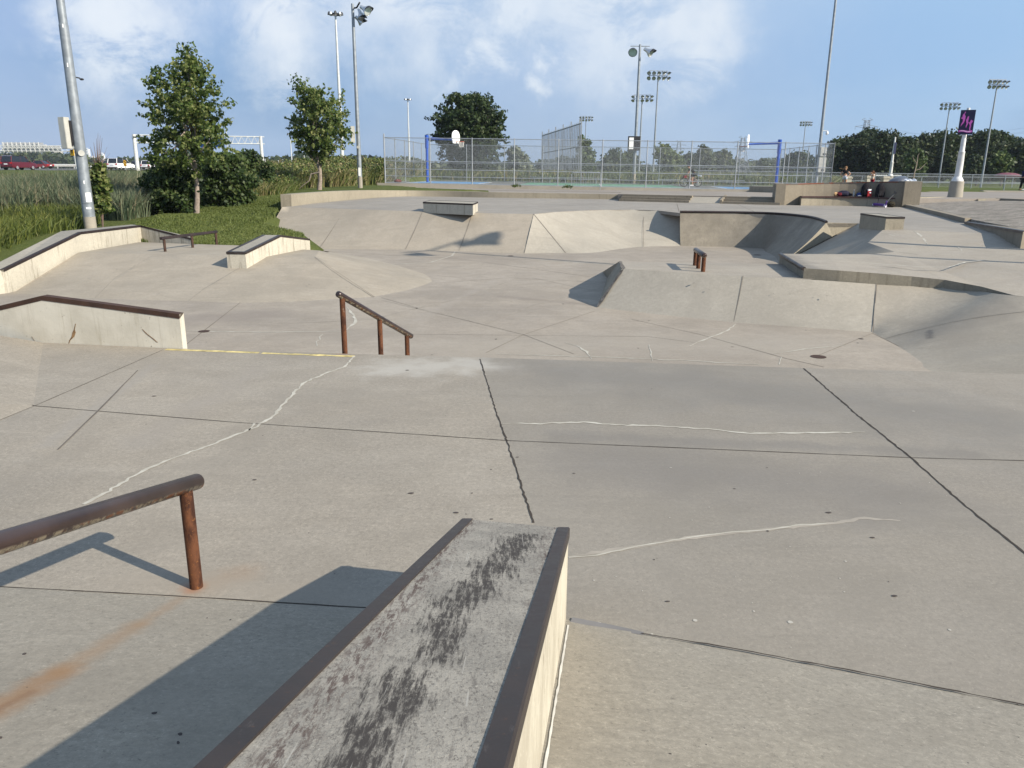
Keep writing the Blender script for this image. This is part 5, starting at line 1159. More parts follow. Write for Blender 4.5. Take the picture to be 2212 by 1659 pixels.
LM=dict(maple=leaf_mat('maple_leaves',[(.026,.050,.012),(.062,.105,.022),(.13,.175,.042),(.27,.29,.11)],.5),
 dark=leaf_mat('dark_leaves',[(.012,.024,.010),(.028,.050,.016),(.055,.085,.026),(.085,.105,.045)]),
 bush=leaf_mat('bush_leaves',[(.015,.030,.010),(.036,.066,.016),(.070,.105,.028),(.14,.16,.065)],.4),
 forest=leaf_mat('forest_leaves',[(.014,.026,.010),(.030,.050,.015),(.058,.078,.024),(.10,.115,.040)],.3),
 green=leaf_mat('mid_green_leaves',[(.030,.055,.015),(.065,.10,.028),(.11,.15,.04),(.16,.19,.06)]),
 silver=leaf_mat('silvery_leaves',[(.09,.11,.075),(.15,.175,.12),(.22,.24,.17)]),
 weed=leaf_mat('tall_weeds',[(.040,.066,.014),(.080,.115,.024),(.14,.155,.045),(.22,.18,.085)],.25),
 reed=leaf_mat('reeds',[(.040,.065,.030),(.085,.115,.065),(.15,.17,.10),(.25,.20,.13)],.25),
 gold=leaf_mat('goldenrod_green',[(.048,.070,.016),(.090,.118,.024),(.150,.165,.035),(.23,.215,.06)],.3),
 lawn=leaf_mat('lawn_blades',[(.060,.084,.018),(.105,.135,.032),(.15,.17,.05)],.2))
bark=flat('bark',(.11,.09,.075),.9,.1,var=.35,sc_=9); barkp=flat('pale_bark',(.23,.19,.16),.85,.15,var=.25,sc_=9)
def leafcloud(C,Rr,per,size,tint0=.5,tv=.25,squash=.8):
    """quads scattered through little clumps; C (n,3) centres, Rr clump radius"""
    n=len(C); N=n*per; c=np.repeat(C,per,0); rr=np.repeat(np.asarray(Rr)*np.ones(n),per)
    d=rng.normal(size=(N,3)); d/=np.linalg.norm(d,axis=1)[:,None]; rad=rr*rng.random(N)**.45; p=c+d*rad[:,None]*np.array([1,1,squash])
    nrm=d*.6+rng.normal(size=(N,3))*.7+np.array([0,0,.35]); nrm/=np.linalg.norm(nrm,axis=1)[:,None]
    u=np.cross(nrm,rng.normal(size=(N,3))); u/=np.linalg.norm(u,axis=1)[:,None]; v=np.cross(nrm,u)
    s=size*(.55+.9*rng.random(N)); a=(s*.5)[:,None]; b=(s*.36)[:,None]
    V=np.stack([p-u*a,p-v*b+u*a*.1,p+u*a,p+v*b+u*a*.1],1).reshape(-1,3)
    ct=np.repeat(rng.normal(0,tv*.6,n),per); tint=np.clip(tint0+ct+rng.normal(0,tv*.6,N),0,1); return V,tint
def ruf(s): return 1.0+.13*math.sin(2.7*s)+.09*math.sin(6.1*s+1.3)+.05*math.sin(13*s)
def prof_points(prof,Yd,n,depth=.9,edge=.6,gap=.0):
    """sample clump centres inside a crown whose width varies with height"""
    ys=np.array([p[0] for p in prof]); xl=np.array([p[1] for p in prof]); xr=np.array([p[2] for p in prof]); w=np.maximum(xr-xl,1)
    out=[]; yy=np.linspace(ys[0],ys[-1],200); ww=np.interp(yy,ys,w); cdf=np.cumsum(ww); cdf/=cdf[-1]
    for _ in range(n):
        y=float(np.interp(rng.random(),cdf,yy)); a,b=np.interp(y,ys,xl),np.interp(y,ys,xr); half=(b-a)/2
        th=rng.random()*2*math.pi; r=rng.random()**edge; cx=(a+b)/2+half*r*math.cos(th); dz=half*r*math.sin(th)*depth
        k=ruf(y/w.max()*9+ (3 if math.cos(th)>0 else 0)); cx=(a+b)/2+half*.90*r*math.cos(th)*k
        p=Q(cx,y+rng.normal()*w.max()*.015,Yd+dz/F*Yd); out.append((p.x,p.y,p.z))
    return np.array(out)
def tree(name,label,prof,base,Yd,n,per,cr,leaf,mat,trunk_px=(None,),tr=.12,limbs=8,barkm=None,cat='tree',group=None,tint=.5,tv=.28,crownbase=None,edge=.6,tuft=True):
    base=Vector(base); t=thing(name,label,cat,tuple(base),group); C=prof_points(prof,Yd,n,edge=edge)
    crv=cr*(.45+.75*rng.random(len(C))); V,ti=leafcloud(C,crv,per,leaf,tint,tv)
    if tuft:
        k=prof_points(prof,Yd,int(n*.9),edge=.12); k+=rng.normal(size=k.shape)*cr*.35; ct=k.mean(0); dr=k-ct; dr/=np.linalg.norm(dr,axis=1)[:,None]; dr[:,2]+=.15; T3_=np.concatenate([k+dr*cr*f for f in (0,.35,.65)]); V2,t2=leafcloud(T3_,cr*.28,max(5,per//7),leaf*.9,tint+.12,tv); V=np.concatenate([V,V2]); ti=np.concatenate([ti,t2])
    pymesh('crown',V,4,mat,t,ti)
    ys=[p[0] for p in prof]; top=Q((prof[0][1]+prof[0][2])/2,prof[0][0],Yd); lowp=Q((prof[-1][1]+prof[-1][2])/2,prof[-1][0],Yd)
    fk=Vector((lowp.x,lowp.y,lowp.z)) if crownbase is None else Q(crownbase[0],crownbase[1],Yd)
    m=MB(); mid=base.lerp(fk,.5)+Vector((.03,0,0)); m.tube([base-Vector((0,0,.3)),base+Vector((0,0,.05)),mid,fk,fk.lerp(top,.45),top.lerp(fk,.12)],[tr*1.5,tr*1.15,tr*.95,tr*.85,tr*.45,tr*.08],9)
    for i in range(limbs):
        c=Vector(C[rng.integers(len(C))]); s=fk.lerp(top,.02+.42*i/max(1,limbs)); k=s.lerp(c,.45)+Vector((0,0,-.1+.25*random.random())); m.tube([s,k,c],[tr*.42,tr*.26,tr*.08],6)
    m.build('trunk',barkm or bark,t,smooth=2); return t
def c1(l): return [(y*.3307,a*.3307,b*.3307) for y,a,b in l]
def c2(l): return [(y*.2976,548.6+a*.2976,548.6+b*.2976) for y,a,b in l]
def c3(l): return [(y*.2976,1097+a*.2976,1097+b*.2976) for y,a,b in l]
def c4(l): return [(y*.2976,1645.8+a*.2976,1645.8+b*.2976) for y,a,b in l]
def c6(l): return [(274.3+.1736*y,493.7+.1736*a,493.7+.1736*b) for y,a,b in l]
tb=P(425,462,.42)
pr1=c1([(318,1180,1235),(380,1170,1265),(425,1130,1335),(470,985,1365),(550,955,1410),(620,975,1445),(690,925,1490),(740,930,1500),(790,985,1500),(850,1000,1530),(910,895,1550),(960,890,1520),(1000,915,1490),(1060,980,1390),(1110,1060,1310),(1165,1160,1290)])
tree('maple_tree','largest maple standing on the lawn above the low pyramid, its top blown to a point',pr1,tb,tb.y,230,40,.34,.135,LM['maple'],tr=.10,limbs=22,barkm=barkp,tint=.55,tv=.34,crownbase=(424,385),edge=.62)
tb2=P(690,412,.88)
pr2=c2([(590,292,318),(640,305,345),(670,340,560),(700,310,600),(740,300,620),(800,295,640),(860,285,670),(910,250,690),(960,255,720),(1000,250,690),(1050,300,670),(1090,360,600),(1130,420,560),(1165,460,520)])
tree('slim_tree','smaller forked maple beside the pole with three floodlights',pr2,tb2,tb2.y,165,40,.44,.18,LM['maple'],tr=.13,limbs=20,barkm=barkp,tint=.54,tv=.33,crownbase=(691,368))
pr3=c2([(700,1395,1630),(745,1400,1755),(800,1345,1770),(850,1310,1815),(900,1315,1830),(960,1300,1810),(1010,1315,1850),(1060,1345,1835),(1120,1365,1790),(1180,1410,1780),(1215,1440,1750)])
b3=Q(1018,390,78); tree('broad_tree','broad dark tree behind the left half of the court fence',pr3,Vector((b3.x,78,1.0)),78,420,46,.62,.27,LM['dark'],tr=.22,limbs=14,tint=.42,tv=.30)
# bushes
bsh=[('bush','dark dense bush to the left of the big maple trunk',c1([(1095,1010,1150),(1130,970,1260),(1200,915,1290),(1300,930,1290),(1380,1040,1270),(1410,1090,1230)]),31.5,170,.34,.14,'bush',.40),
 ('bush','wide leafy bush right of the big maple trunk',c1([(1030,1330,1560),(1070,1290,1620),(1130,1270,1660),(1250,1260,1670),(1330,1280,1660),(1365,1300,1600)]),35,220,.38,.15,'bush',.44),
 ('bush','dark hedge-like bush below the right end of the truss gantry',c6([(345,200,330),(400,30,400),(470,-40,430),(600,-40,470),(700,0,520),(780,100,520)]),47,200,.45,.19,'bush',.40),
 ('bush','narrow dark shrub on the weedy bank just left of the slim maple',c6([(470,430,500),(560,430,540),(680,440,550),(770,440,540)]),44,60,.32,.15,'bush',.36)]
for nm,lb,pr,Yd,n,cr,lf,mt,ti in bsh:
    p=Q((pr[-1][1]+pr[-1][2])/2,pr[-1][0],Yd); base=Vector((p.x,Yd,gzf(p.x,Yd))); t=thing(nm,lb,'bush',tuple(base)); C=prof_points(pr,Yd,n,depth=.7); V,tt=leafcloud(C,cr,70,lf,ti,.3); pymesh('foliage',V,4,LM[mt],t,tt)
    m=MB()
    for i in range(7):
        c=Vector(C[rng.integers(len(C))]); m.tube([base-Vector((0,0,.2)),base.lerp(c,.5)+Vector((.05,0,0)),c],[.05,.03,.01],5)
    m.build('stems',bark,t)
# leafy column and bare twigs next to the big pole
cp=Q(218,460,27); t=thing('columnar_shrub','narrow leafy shrub with bare twigs rising above it, right behind the big grey pole','shrub',(cp.x,27,gzf(cp.x,27)))
pr=c1([(1075,625,650),(1130,605,680),(1200,595,700),(1300,600,710),(1370,610,740)]); C=prof_points(pr,27,70); V,tt=leafcloud(C,.22,34,.15,.6,.35); pymesh('foliage',V,4,LM['maple'],t,tt)
m=MB(); b0=Vector((cp.x,27,gzf(cp.x,27)))
for (x,y) in ((640,870),(612,930),(668,900),(700,960),(590,960),(655,885),(720,1000),(630,905),(575,1000)):
    e=Q(x*.3307,y*.3307,27+random.uniform(-.3,.3)); k=Q((640+ (x-640)*.35)*.3307,1060*.3307,27); m.tube([b0,k,e],[.025,.016,.004],5)
m.build('twigs',flat('twig_bark',(.14,.10,.085),.9),t)
# broken hanging branch by the slim maple
m=MB(); pts=[(690,372),(672,376),(668,390),(655,400),(646,408)]; Yb=tb2.y-.4
m.tube([Q(x,y,Yb) for x,y in pts],[.05,.045,.035,.025,.01],6); tag(m.build('broken_branch',barkp,smooth=True),'pale bare broken branch hanging from the fork of the slim maple','branch')
# trees behind the court, one by one
mids=[('silvery_tree','silvery-leaved tree left of the tall slat screen',c3([(1085,30,70),(1130,10,120),(1180,-5,150),(1240,-5,165)]),110,60,.9,.45,'silver',.5),
 ('pointed_tree','pointed dark green tree just right of the tall slat screen',c3([(1020,535,565),(1080,515,600),(1130,505,615),(1190,495,640),(1240,490,650)]),112,80,.8,.42,'green',.45),
 ('round_tree','rounded tree left of the leaning sign-box pole',c3([(1105,745,800),(1140,700,850),(1190,680,880),(1235,680,890)]),150,70,1.2,.55,'forest',.6),
 ('round_tree','rounded tree directly behind the two-lamp pole',c3([(1115,850,900),(1150,820,930),(1200,820,960),(1240,820,980)]),155,60,1.2,.55,'forest',.55),
 ('feathery_tree','pale feathery tree with long loose shoots in the middle of the fence',c3([(1065,1090,1130),(1090,1080,1190),(1130,1075,1270),(1170,1085,1290),(1225,1110,1290)]),100,75,.6,.34,'green',.75),
 ('round_tree','darker tree just left of the cyclist',c3([(1125,1290,1340),(1160,1270,1370),(1225,1270,1380)]),125,50,.9,.45,'forest',.5),
 ('round_tree','tallest tree above and right of the cyclist',c3([(1072,1400,1450),(1110,1385,1480),(1160,1375,1500),(1225,1375,1510)]),120,70,.9,.45,'forest',.6),
 ('round_tree','broad low tree right of the cyclist',c3([(1115,1530,1590),(1150,1490,1635),(1200,1480,1640),(1230,1480,1640)]),130,70,1.0,.5,'forest',.6),
 ('round_tree','small dark tree left of the right-hand hoop post',c3([(1170,1830,1880),(1200,1810,1900),(1230,1805,1905)]),150,40,1.0,.5,'dark',.5),
 ('round_tree','round tree seen through the angled right end of the fence',c4([(1105,235,300),(1150,190,360),(1210,165,380),(1270,160,380)]),110,80,1.0,.5,'forest',.5),
 ('round_tree','small dark tree between the tallest pole and the woods',c4([(1145,400,440),(1190,390,460),(1280,385,480)]),130,60,.9,.45,'dark',.45)]
for nm,lb,pr,Yd,n,cr,lf,mt,ti in mids:
    p=Q((pr[-1][1]+pr[-1][2])/2,pr[-1][0],Yd); tree(nm,lb,pr,(p.x,Yd,gzf(p.x,Yd)),Yd,int(n*1.3),36,cr,lf,LM[mt],tr=.16,limbs=7,tint=ti-.08,tv=.28,tuft=('feath' in nm))
# the wood at right: individual crowns
fr_=[(545,1040,75),(625,1008,90),(705,985,90),(795,950,85),(870,978,80),(950,972,75),(1035,1000,90),(1125,1008,85),(1205,990,90),(1290,975,90),(1385,978,95),(1480,1000,80),(1560,985,75),(1650,965,95),(1745,978,90),(1830,1010,80),(1910,1035,80)]
where=['at the left end of the wood','second from the left end of the wood','below the lattice pylon','tallest, at the peak of the wood','just right of the peak','behind the edge-on banner pole','right of the edge-on banner pole','just left of the white water tower','just right of the white water tower','left of the floodlight mast between the banner poles','behind the floodlight mast between the banner poles','left of the dark banner','right behind the dark banner','left of the far right mast','behind the far right mast','right of the far right mast','at the right edge of the picture']
for i,((cx,ty,hw),wh) in enumerate(zip(fr_,where)):
    Yd=150+random.uniform(-8,8); pr=c4([(ty,cx-hw*.45,cx+hw*.45),(ty+40,cx-hw*.85,cx+hw*.85),(ty+110,cx-hw*1.05,cx+hw*1.05),(ty+200,cx-hw*1.1,cx+hw*1.1),(1290,cx-hw*1.05,cx+hw*1.05)])
    p=Q(1645.8+.2976*cx,388,Yd); tree('woodland_tree','dense dark green tree '+wh,pr,(p.x,Yd,gzf(p.x,Yd)),Yd,170,40,1.25,.50,LM['forest'],tr=.3,limbs=5,group='trees of the wood at right',tint=.26+random.uniform(-.08,.1),tv=.30,edge=.5,tuft=False)
for cx,ty,hw,lb,mt in ((1740,1100,95,'bright green tree in front of the wood near the right edge','green'),(1560,1150,75,'smaller yellow-green tree in front of the wood behind the dark banner pole','forest'),(1120,1090,70,'light green thin-crowned tree in front of the wood right of the edge-on banner','green')):
    Yd=128; pr=c4([(ty,cx-hw*.4,cx+hw*.4),(ty+60,cx-hw,cx+hw),(ty+130,cx-hw,cx+hw),(1290,cx-hw*.8,cx+hw*.8)]); p=Q(1645.8+.2976*cx,388,Yd); tree('bright_tree',lb,pr,(p.x,Yd,gzf(p.x,Yd)),Yd,70,40,.9,.42,LM[mt],tr=.15,tint=.25,tv=.25,tuft=False)
# bare young tree
m=MB(); Yd=76; b0=Q(1970,405,Yd); f_=Q(1985,355,Yd)
for pts,r in (([(1970,407),(1975,375),(1981,352)],(.07,.06,.05)),([(1981,352),(1983,335),(1989,328)],(.045,.03,.015)),([(1977,368),(1988,365),(2003,350)],(.035,.03,.012)),([(1981,354),(1974,344),(1971,337)],(.03,.02,.01))):
    m.tube([Q(x,y,Yd) for x,y in pts],r,6)
tag(m.build('bare_sapling',flat('sapling_bark',(.27,.22,.17),.8),smooth=True),'thin bare-stemmed young tree in front of the wood right of the bench wall','tree')
# ---- tall weeds and reeds (nobody could count them)
def blades(name,label,cat,pts,h,w,mat,tint,tv,lean=.35,seg=True,seedhead=0):
    n=len(pts); a=rng.random(n)*2*math.pi; H=h*(.55+.75*rng.random(n)); ln=H*lean*rng.normal(size=n); dx=np.cos(a)*ln+.10*H; dy=np.sin(a)*ln
    b=rng.random(n)*math.pi; wx=np.cos(b)*w*(.6+.8*rng.random(n)); wy=np.sin(b)*w*.6
    z=pts[:,2]; B0=np.stack([pts[:,0]-wx,pts[:,1]-wy,z-.1],1); B1=np.stack([pts[:,0]+wx,pts[:,1]+wy,z-.1],1)
    M0=np.stack([pts[:,0]-wx*.9+dx*.35,pts[:,1]-wy*.9+dy*.35,z+H*.6],1); M1=np.stack([pts[:,0]+wx*.9+dx*.35,pts[:,1]+wy*.9+dy*.35,z+H*.6],1)
    T0=np.stack([pts[:,0]-wx*.12+dx,pts[:,1]-wy*.12+dy,z+H],1); T1=np.stack([pts[:,0]+wx*.12+dx,pts[:,1]+wy*.12+dy,z+H],1)
    V=np.stack([B0,B1,M1,M0,M0,M1,T1,T0],1).reshape(-1,3)
    patch=.5+.5*np.sin(pts[:,0]*.55+1.3*np.sin(pts[:,1]*.23))*np.cos(pts[:,1]*.31+pts[:,0]*.13); t_=np.clip(tint+(patch-.5)*.35+rng.normal(0,tv,n),0,1); t_=np.stack([t_,np.clip(t_+.08,0,1)],1).ravel()
    o=pymesh(name,V,4,mat,None,t_); tag(o,label,cat,None,'stuff'); return o
def scatter(n,poly,power=1.0,y0=None):
    xs=np.array([p[0] for p in poly]); ys=np.array([p[1] for p in poly]); out=[]; c=0
    while c<n:
        k=n*3; lo,hi=ys.min(),ys.max(); y=lo*(hi/lo)**rng.random(k) if lo>0 else rng.uniform(lo,hi,k); x=rng.uniform(xs.min(),xs.max(),k); ok=inside(x,y,poly)&~inside(x,y,lawnpoly)
        if not ok.any(): break
        out.append(np.stack([x[ok],y[ok]],1)); c+=int(ok.sum())
    p=np.concatenate(out)[:n]; return np.concatenate([p,gz(p[:,0],p[:,1])[:,None]],1)
fieldA=[(-14.2,22),(-13.6,24.5),(-13.4,28),(-15.5,33),(-17.5,38),(-16,43),(-17,47),(-16,55),(-22,80),(-30,104),(-66,104),(-60,60),(-40,24),(-30,16),(-17,15)]
blades('goldenrod','bright green goldenrod growing along the near edge of the field by the grey pole','weeds',scatter(26000,[(-14.6,19),(-14.4,24),(-14.6,28),(-17,32),(-26,34),(-30,26),(-24,18)]),.50,.016,LM['gold'],.42,.2,.8)
blades('reeds','tall grey-green reeds filling the ditch behind the big grey pole','reeds',scatter(30000,[(-19,31),(-17,36),(-20,44),(-34,46),(-42,40),(-32,31)]),1.15,.020,LM['reed'],.42,.22,.45)
blades('reeds','pale reeds between the leafy column and the dark bush','reeds',scatter(7000,[(-13.9,28.5),(-14.6,34),(-18,38),(-19,32)]),.9,.020,LM['reed'],.5,.22,.45)
blades('tall_weeds','rough green and straw-coloured weeds covering the field up to the highway','weeds',scatter(42000,[(-19,44),(-20,60),(-26,80),(-58,80),(-56,60),(-40,44)]),.5,.05,LM['weed'],.45,.22,.7)
blades('tall_weeds','brown-green weeds on the mound left of the court fence','weeds',scatter(34000,[(-16.5,47),(-11.2,53),(-9.8,56.5),(-8.2,72),(-20,76),(-26,62),(-19,47)]),.85,.035,LM['weed'],.66,.26,.75)
blades('tall_weeds','weeds bordering the lawn behind the bushes and the slim maple','weeds',scatter(18000,[(-14,36),(-12.4,42),(-13,50),(-17,50),(-20,42),(-17.5,36)]),.55,.022,LM['weed'],.62,.24,.7)
blades('tall_weeds','green weeds behind the far side of the court fence','weeds',scatter(34000,[(-9,75),(22.5,73),(30,80),(40,96),(-14,98)]),.9,.06,LM['weed'],.45,.25,.6)
# leafy herb clumps in the mound
C=scatter(900,[(-16.5,47),(-11.0,54),(-9.4,57.5),(-8.2,70),(-18,72),(-19,50)]); C[:,2]+=.35+.75*rng.random(len(C)); V,tt=leafcloud(C,.42*(.5+rng.random(len(C))),44,.15,.52,.4); o=pymesh('weed_clumps',V,4,LM['weed'],None,tt); tag(o,'broad-leaved weed clumps crowding the mound beside the court','weeds',None,'stuff')
C=scatter(300,[(-14,36.5),(-12.6,42),(-13,48),(-17,48),(-19,42),(-16.5,37)]); C[:,2]+=.4+.3*rng.random(len(C)); V,tt=leafcloud(C,.4,40,.13,.5,.35); o=pymesh('weed_clumps',V,4,LM['weed'],None,tt); tag(o,'broad-leaved weed clumps along the lawn edge by the slim maple','weeds',None,'stuff')
# lawn blades near the park edge
def lawnpts(n,poly): return scatter(n,poly)
bl1=blades('lawn_grass','short mown grass sloping down behind the low pyramid','grass',scatter(60000,[(-12.2,20.5),(-8.9,22.6),(-6.2,24),(-7.2,27),(-9.4,29.5),(-9.5,33.5),(-9,36.5),(-11,42),(-12.5,40),(-14,35),(-13.2,28),(-13.8,24)]),.075,.012,LM['lawn'],.5,.25,.6)
# kerb weeds
for x,y,lb in ((1113,403,'left'),(1225,405,'right')):
    c=P(x,y+3,1.0); C=np.array([[c.x+rng.normal()*.25,c.y,c.z+.1+.08*rng.random()] for _ in range(8)]); V,tt=leafcloud(C,.13,30,.07,.3,.3); o=pymesh('kerb_weed',V,4,LM['weed'],None,tt); tag(o,'small brownish weed tuft at the foot of the fence kerb, the %s of two'%lb,'weed')
# ------------------------------------------------------------ distant woods
def farwood(label,x0,x1,Yd,h,n,mat,z=0,size=3,cl=4.5):
    C=np.stack([rng.uniform(x0,x1,n),Yd+rng.uniform(-25,25,n),z+h*(.15+.85*rng.random(n)**.8)*(.62+.25*np.sin(rng.uniform(x0,x1,1)+rng.uniform(x0,x1,n)*0))],1)
    C[:,2]*= (.75+.28*np.sin(C[:,0]*.045)+.14*np.sin(C[:,0]*.17+1)); V,tt=leafcloud(C,cl,26,size,.45,.3,.8); o=pymesh('distant_woods',V,4,mat,None,tt); tag(o,label,'woods',None,'stuff')
farwood('far hazy line of trees beyond the highway at left',-560,-130,640,14,900,LM['forest'])
farwood('far hazy tree line behind the court and the floodlight masts',-130,330,560,11,900,LM['forest'])
farwood('far woods left of the truss gantry post, seen over the traffic',-200,-90,430,15,420,LM['forest'])
# ------------------------------------------------------------ highway, vehicles
asph=concrete('asphalt',(.10,.10,.10),.2,.2,fine=.4)
rp=[(-63,92),(-63,165),(-74,240),(-84,320),(-84,420),(-112,420),(-112,320),(-100,240),(-92,165),(-92,92)]
m=MB(); rows=[[Vector((a[0],a[1],gzf(-66,min(a[1],160))+.06 if a[1]<=165 else gzf(a[0],a[1])+.1)),Vector((b[0],b[1],gzf(-66,min(b[1],160))+.06 if a[1]<=165 else gzf(a[0],a[1])+.1))] for a,b in zip(rp[:5],list(reversed(rp))[:5])]
m.loft(rows); road=struct(m.build('road',asph))
def roadz(x,y):
    ys=[r[0].y for r in rows]; zs=[r[0].z for r in rows]; return float(np.interp(y,ys,zs))
gr=flat('guard_rail_steel',(.50,.50,.48),.4,.5,.3)
t=thing('guard_rail','long pale guard rail along the far side of the highway','guard rail',(-90,95,1.6)); m=MB()
gl=[(-90,93),(-90,165),(-99,240),(-108,330)]
for dz in (.45,.72): m.tube([Vector((x,y,roadz(x,y)+dz)) for x,y in gl],[.13]*4,4)
m.build('beam',gr,t)
for i in range(30):
    y=93+i*6; x=float(np.interp(y,[g[1] for g in gl],[g[0] for g in gl])); MB().box((x,y,roadz(x,y)+.4),(.14,.14,.85)).build('post',gr,t)
t=thing('guard_rail','short weathered guard rail in front of the white cars','guard rail',(-62.5,120,1.6)); a=Q(322,365,120); b=Q(352,365,132)
MB().tube([Vector((a.x,120,roadz(0,120)+.45)),Vector((b.x,132,roadz(0,132)+.45))],.15,4).build('beam',gr,t)
for i in range(5): p=a.lerp(b,i/4); MB().box((p.x,120+12*i/4,roadz(0,125)+.3),(.3,.2,.75)).build('post',bark,t)
glass=flat('car_glass',(.012,.015,.02),.08,.7,var=0); tyre=flat('tyre_rubber',(.015,.015,.015),.8,.2); rim=flat('alloy_rim',(.4,.4,.42),.35,.5,.6); redl=flat('tail_light_red',(.45,.02,.02),.25,.5,var=0); plate=flat('number_plate',(.65,.66,.68),.5)
def paint(name,c,mt=.2): 
    t=NT(name); t.b.inputs['Coat Weight'].default_value=.6; t.b.inputs['Coat Roughness'].default_value=.06; return t.done(c+(1,),.35,.5,mt)
def car(label,x,y,z,head,pm,L=4.6,W=1.85,H=1.68,cat='car',group='vehicles on the highway',sedan=False,parts=True):
    """nose along +X locally, turned by head"""
    t=thing('car',label,cat,(x,y,z),group); Mx=Matrix.Rotation(head,3,'Z'); O=Vector((x,y,z))
    def w(a,b,c): return O+Mx@Vector((a,b,c))
    h=H; bl=h*.56
    if sedan: side=[(-.50,.30),(-.50,.50*h+.02),(-.485,bl),(-.36,bl+.05),(.24,bl),(.44,bl-.10),(.49,bl-.28),(.50,.32)]; cab=[(-.36,bl+.04),(-.22,h-.03),(-.05,h),(.05,h-.02),(.25,bl)]
    else: side=[(-.50,.34),(-.505,.62),(-.495,bl),(-.47,bl+.04),(.22,bl+.02),(.42,bl-.08),(.49,bl-.26),(.50,.34)]; cab=[(-.485,bl+.03),(-.44,h-.06),(-.36,h),(.02,h-.01),(.08,h-.06),(.24,bl+.01)]
    m=MB(); rows=[]
    for s,sx in ((-1,.92),(-1,1),(-.5,1),(.5,1),(1,1),(1,.92)):
        k={0:.94,1:.985,2:1,3:1,4:.985,5:.94}[len(rows)]; ww=[-.5,-.485,-.40,.40,.485,.5][len(rows)]
        rows.append([w(a*L*k,ww*W,.28+(c-.28)*(.97 if abs(ww)>.45 else 1)) for a,c in side])
    m.loft(rows,True); m.f.append(tuple(range(len(side)))); n=len(m.v); m.f.append(tuple(range(n-1,n-1-len(side),-1)))
    # arch panels
    body=m.build('body',pm,t,smooth=True)
    m=MB(); rows=[]
    for ww,dz in ((-.445,0),(-.36,1),(.36,1),(.445,0)):
        rows.append([w(a*L*(1 if dz else .995),(ww if c<h-.25 else ww*.93)*W,c-(0 if dz else .05*(c>bl+.2))) for a,c in cab])
    m.loft(rows,False); 
    for r_ in (rows[0],rows[-1]): m.quad(*r_)
    m.build('windows',glass,t,smooth=True)
    m=MB(); rf=[c_ for c_ in cab if c_[1]>h-.1]; m.loft([[w(a*L,b*W,c+.012) for a,c in rf] for b in (-.385,0,.385)]); 
    for b in (-.40,.40):
        for a0,a1 in ((cab[0],cab[1]),(cab[-2],cab[-1]),((-.12,bl),(-.12,h-.04))):
            m.tube([w(a0[0]*L,b*1.06*W,a0[1]),w(a1[0]*L,b*.97*W,a1[1])],.05,5)
    m.build('roof',pm,t)
    for a in (-.31,.31):
        for s in (-1,1):
            c=w(a*L,s*.44*W,.335); d=Mx@Vector((0,s,0)); wh=MB().tube([c-d*.10,c-d*.09,c+d*.10,c+d*.11],[.30,.335,.335,.30],16).build('wheel',tyre,t,smooth=True)
            MB().tube([c+d*.10,c+d*.125],[.22,.20],12).build('rim',rim,wh)
    for s in (-1,1): MB().box(tuple(w(-.503*L,s*.40*W,bl-.12)),(.04,.30,.17),rz=head).build('tail_light',redl,t)
    MB().box(tuple(w(-.51*L,0,.78 if not sedan else .6)),(.03,.50,.15),rz=head).build('plate',plate,t); MB().box(tuple(w(-.50*L,0,.36)),(.10,W*.9,.16),rz=head).build('bumper',tyre,t)
    for s in (-1,1): MB().box(tuple(w(.19*L,s*.54*W,bl+.06)),(.12,.16,.12),rz=head).build('mirror',pm,t)
    return t
maroon=paint('maroon_paint',(.10,.006,.015)); whitep=paint('white_paint',(.72,.72,.72),0); darkp=paint('dark_paint',(.035,.022,.03)); blackp=paint('black_car_paint',(.012,.014,.018)); redp=paint('red_paint',(.20,.015,.018)); silver=paint('silver_paint',(.42,.44,.47),.5)
def carat(label,px,py,Yd,pm,head=R(62),**k):
    b=Q(px,py,Yd); return car(label,b.x,Yd,roadz(b.x,Yd)+.0,head,pm,**k)
carat('dark red SUV nearest on the highway at the left edge of the picture',42,364,109,maroon,R(83),H=1.86,L=4.7)
carat('red car partly hidden behind the guard rail past the red SUV',86,358,150,redp,R(170),sedan=True,H=1.45)
carat('low dark maroon sedan just left of the white SUV',231,360,142,darkp,R(84),sedan=True,H=1.5)
carat('white SUV behind the striped hazard marker',263,368,131,whitep,R(84),L=4.9,H=1.82)
carat('dark car half hidden behind the bare white hatchback',305,360,170,blackp,R(84))
carat('white hatchback on the highway just left of the big maple',328,360,152,whitep,R(84),H=1.6)
carat('distant white SUV under the end of the truss gantry',597,372,285,whitep,R(92),H=1.8)
carat('distant dark car between two white cars by the slim maple',613,372,290,blackp,R(92))
carat('distant white car on the right of the far traffic, by the slim maple',627,372,282,whitep,R(96))
carat('distant maroon car on the left of the far traffic',586,372,310,darkp,R(92))
carat('far white van low behind the bushes beyond the gantry',580,370,330,whitep,R(92))
# hazard marker and highway furniture
p=Q(272,368,118); z=roadz(0,118); t=thing('hazard_marker','narrow yellow and black diagonal striped marker in front of the white SUV','road sign',(p.x,118,z)); MB().box((p.x,118,z+.4),(.07,.07,.9)).build('post',gr,t)
zb,zt=zrow(359,p.x,118),zrow(345.5,p.x,118); t_=NT('hazard_stripes'); sx_=t_.add('ShaderNodeSeparateXYZ'); t_.l.new(t_.P(),sx_.inputs[0]); q=t_.math('SINE',t_.math('MULTIPLY',t_.math('ADD',sx_.outputs['Z'],sx_.outputs['X']),17)); c=t_.mix(t_.math('GREATER_THAN',q,0),(.015,.015,.015,1),(.65,.36,.03,1)); MB().box((p.x,117.95,(zb+zt)/2),(.42,.03,zt-zb)).build('striped_board',t_.done(c,.5),t)
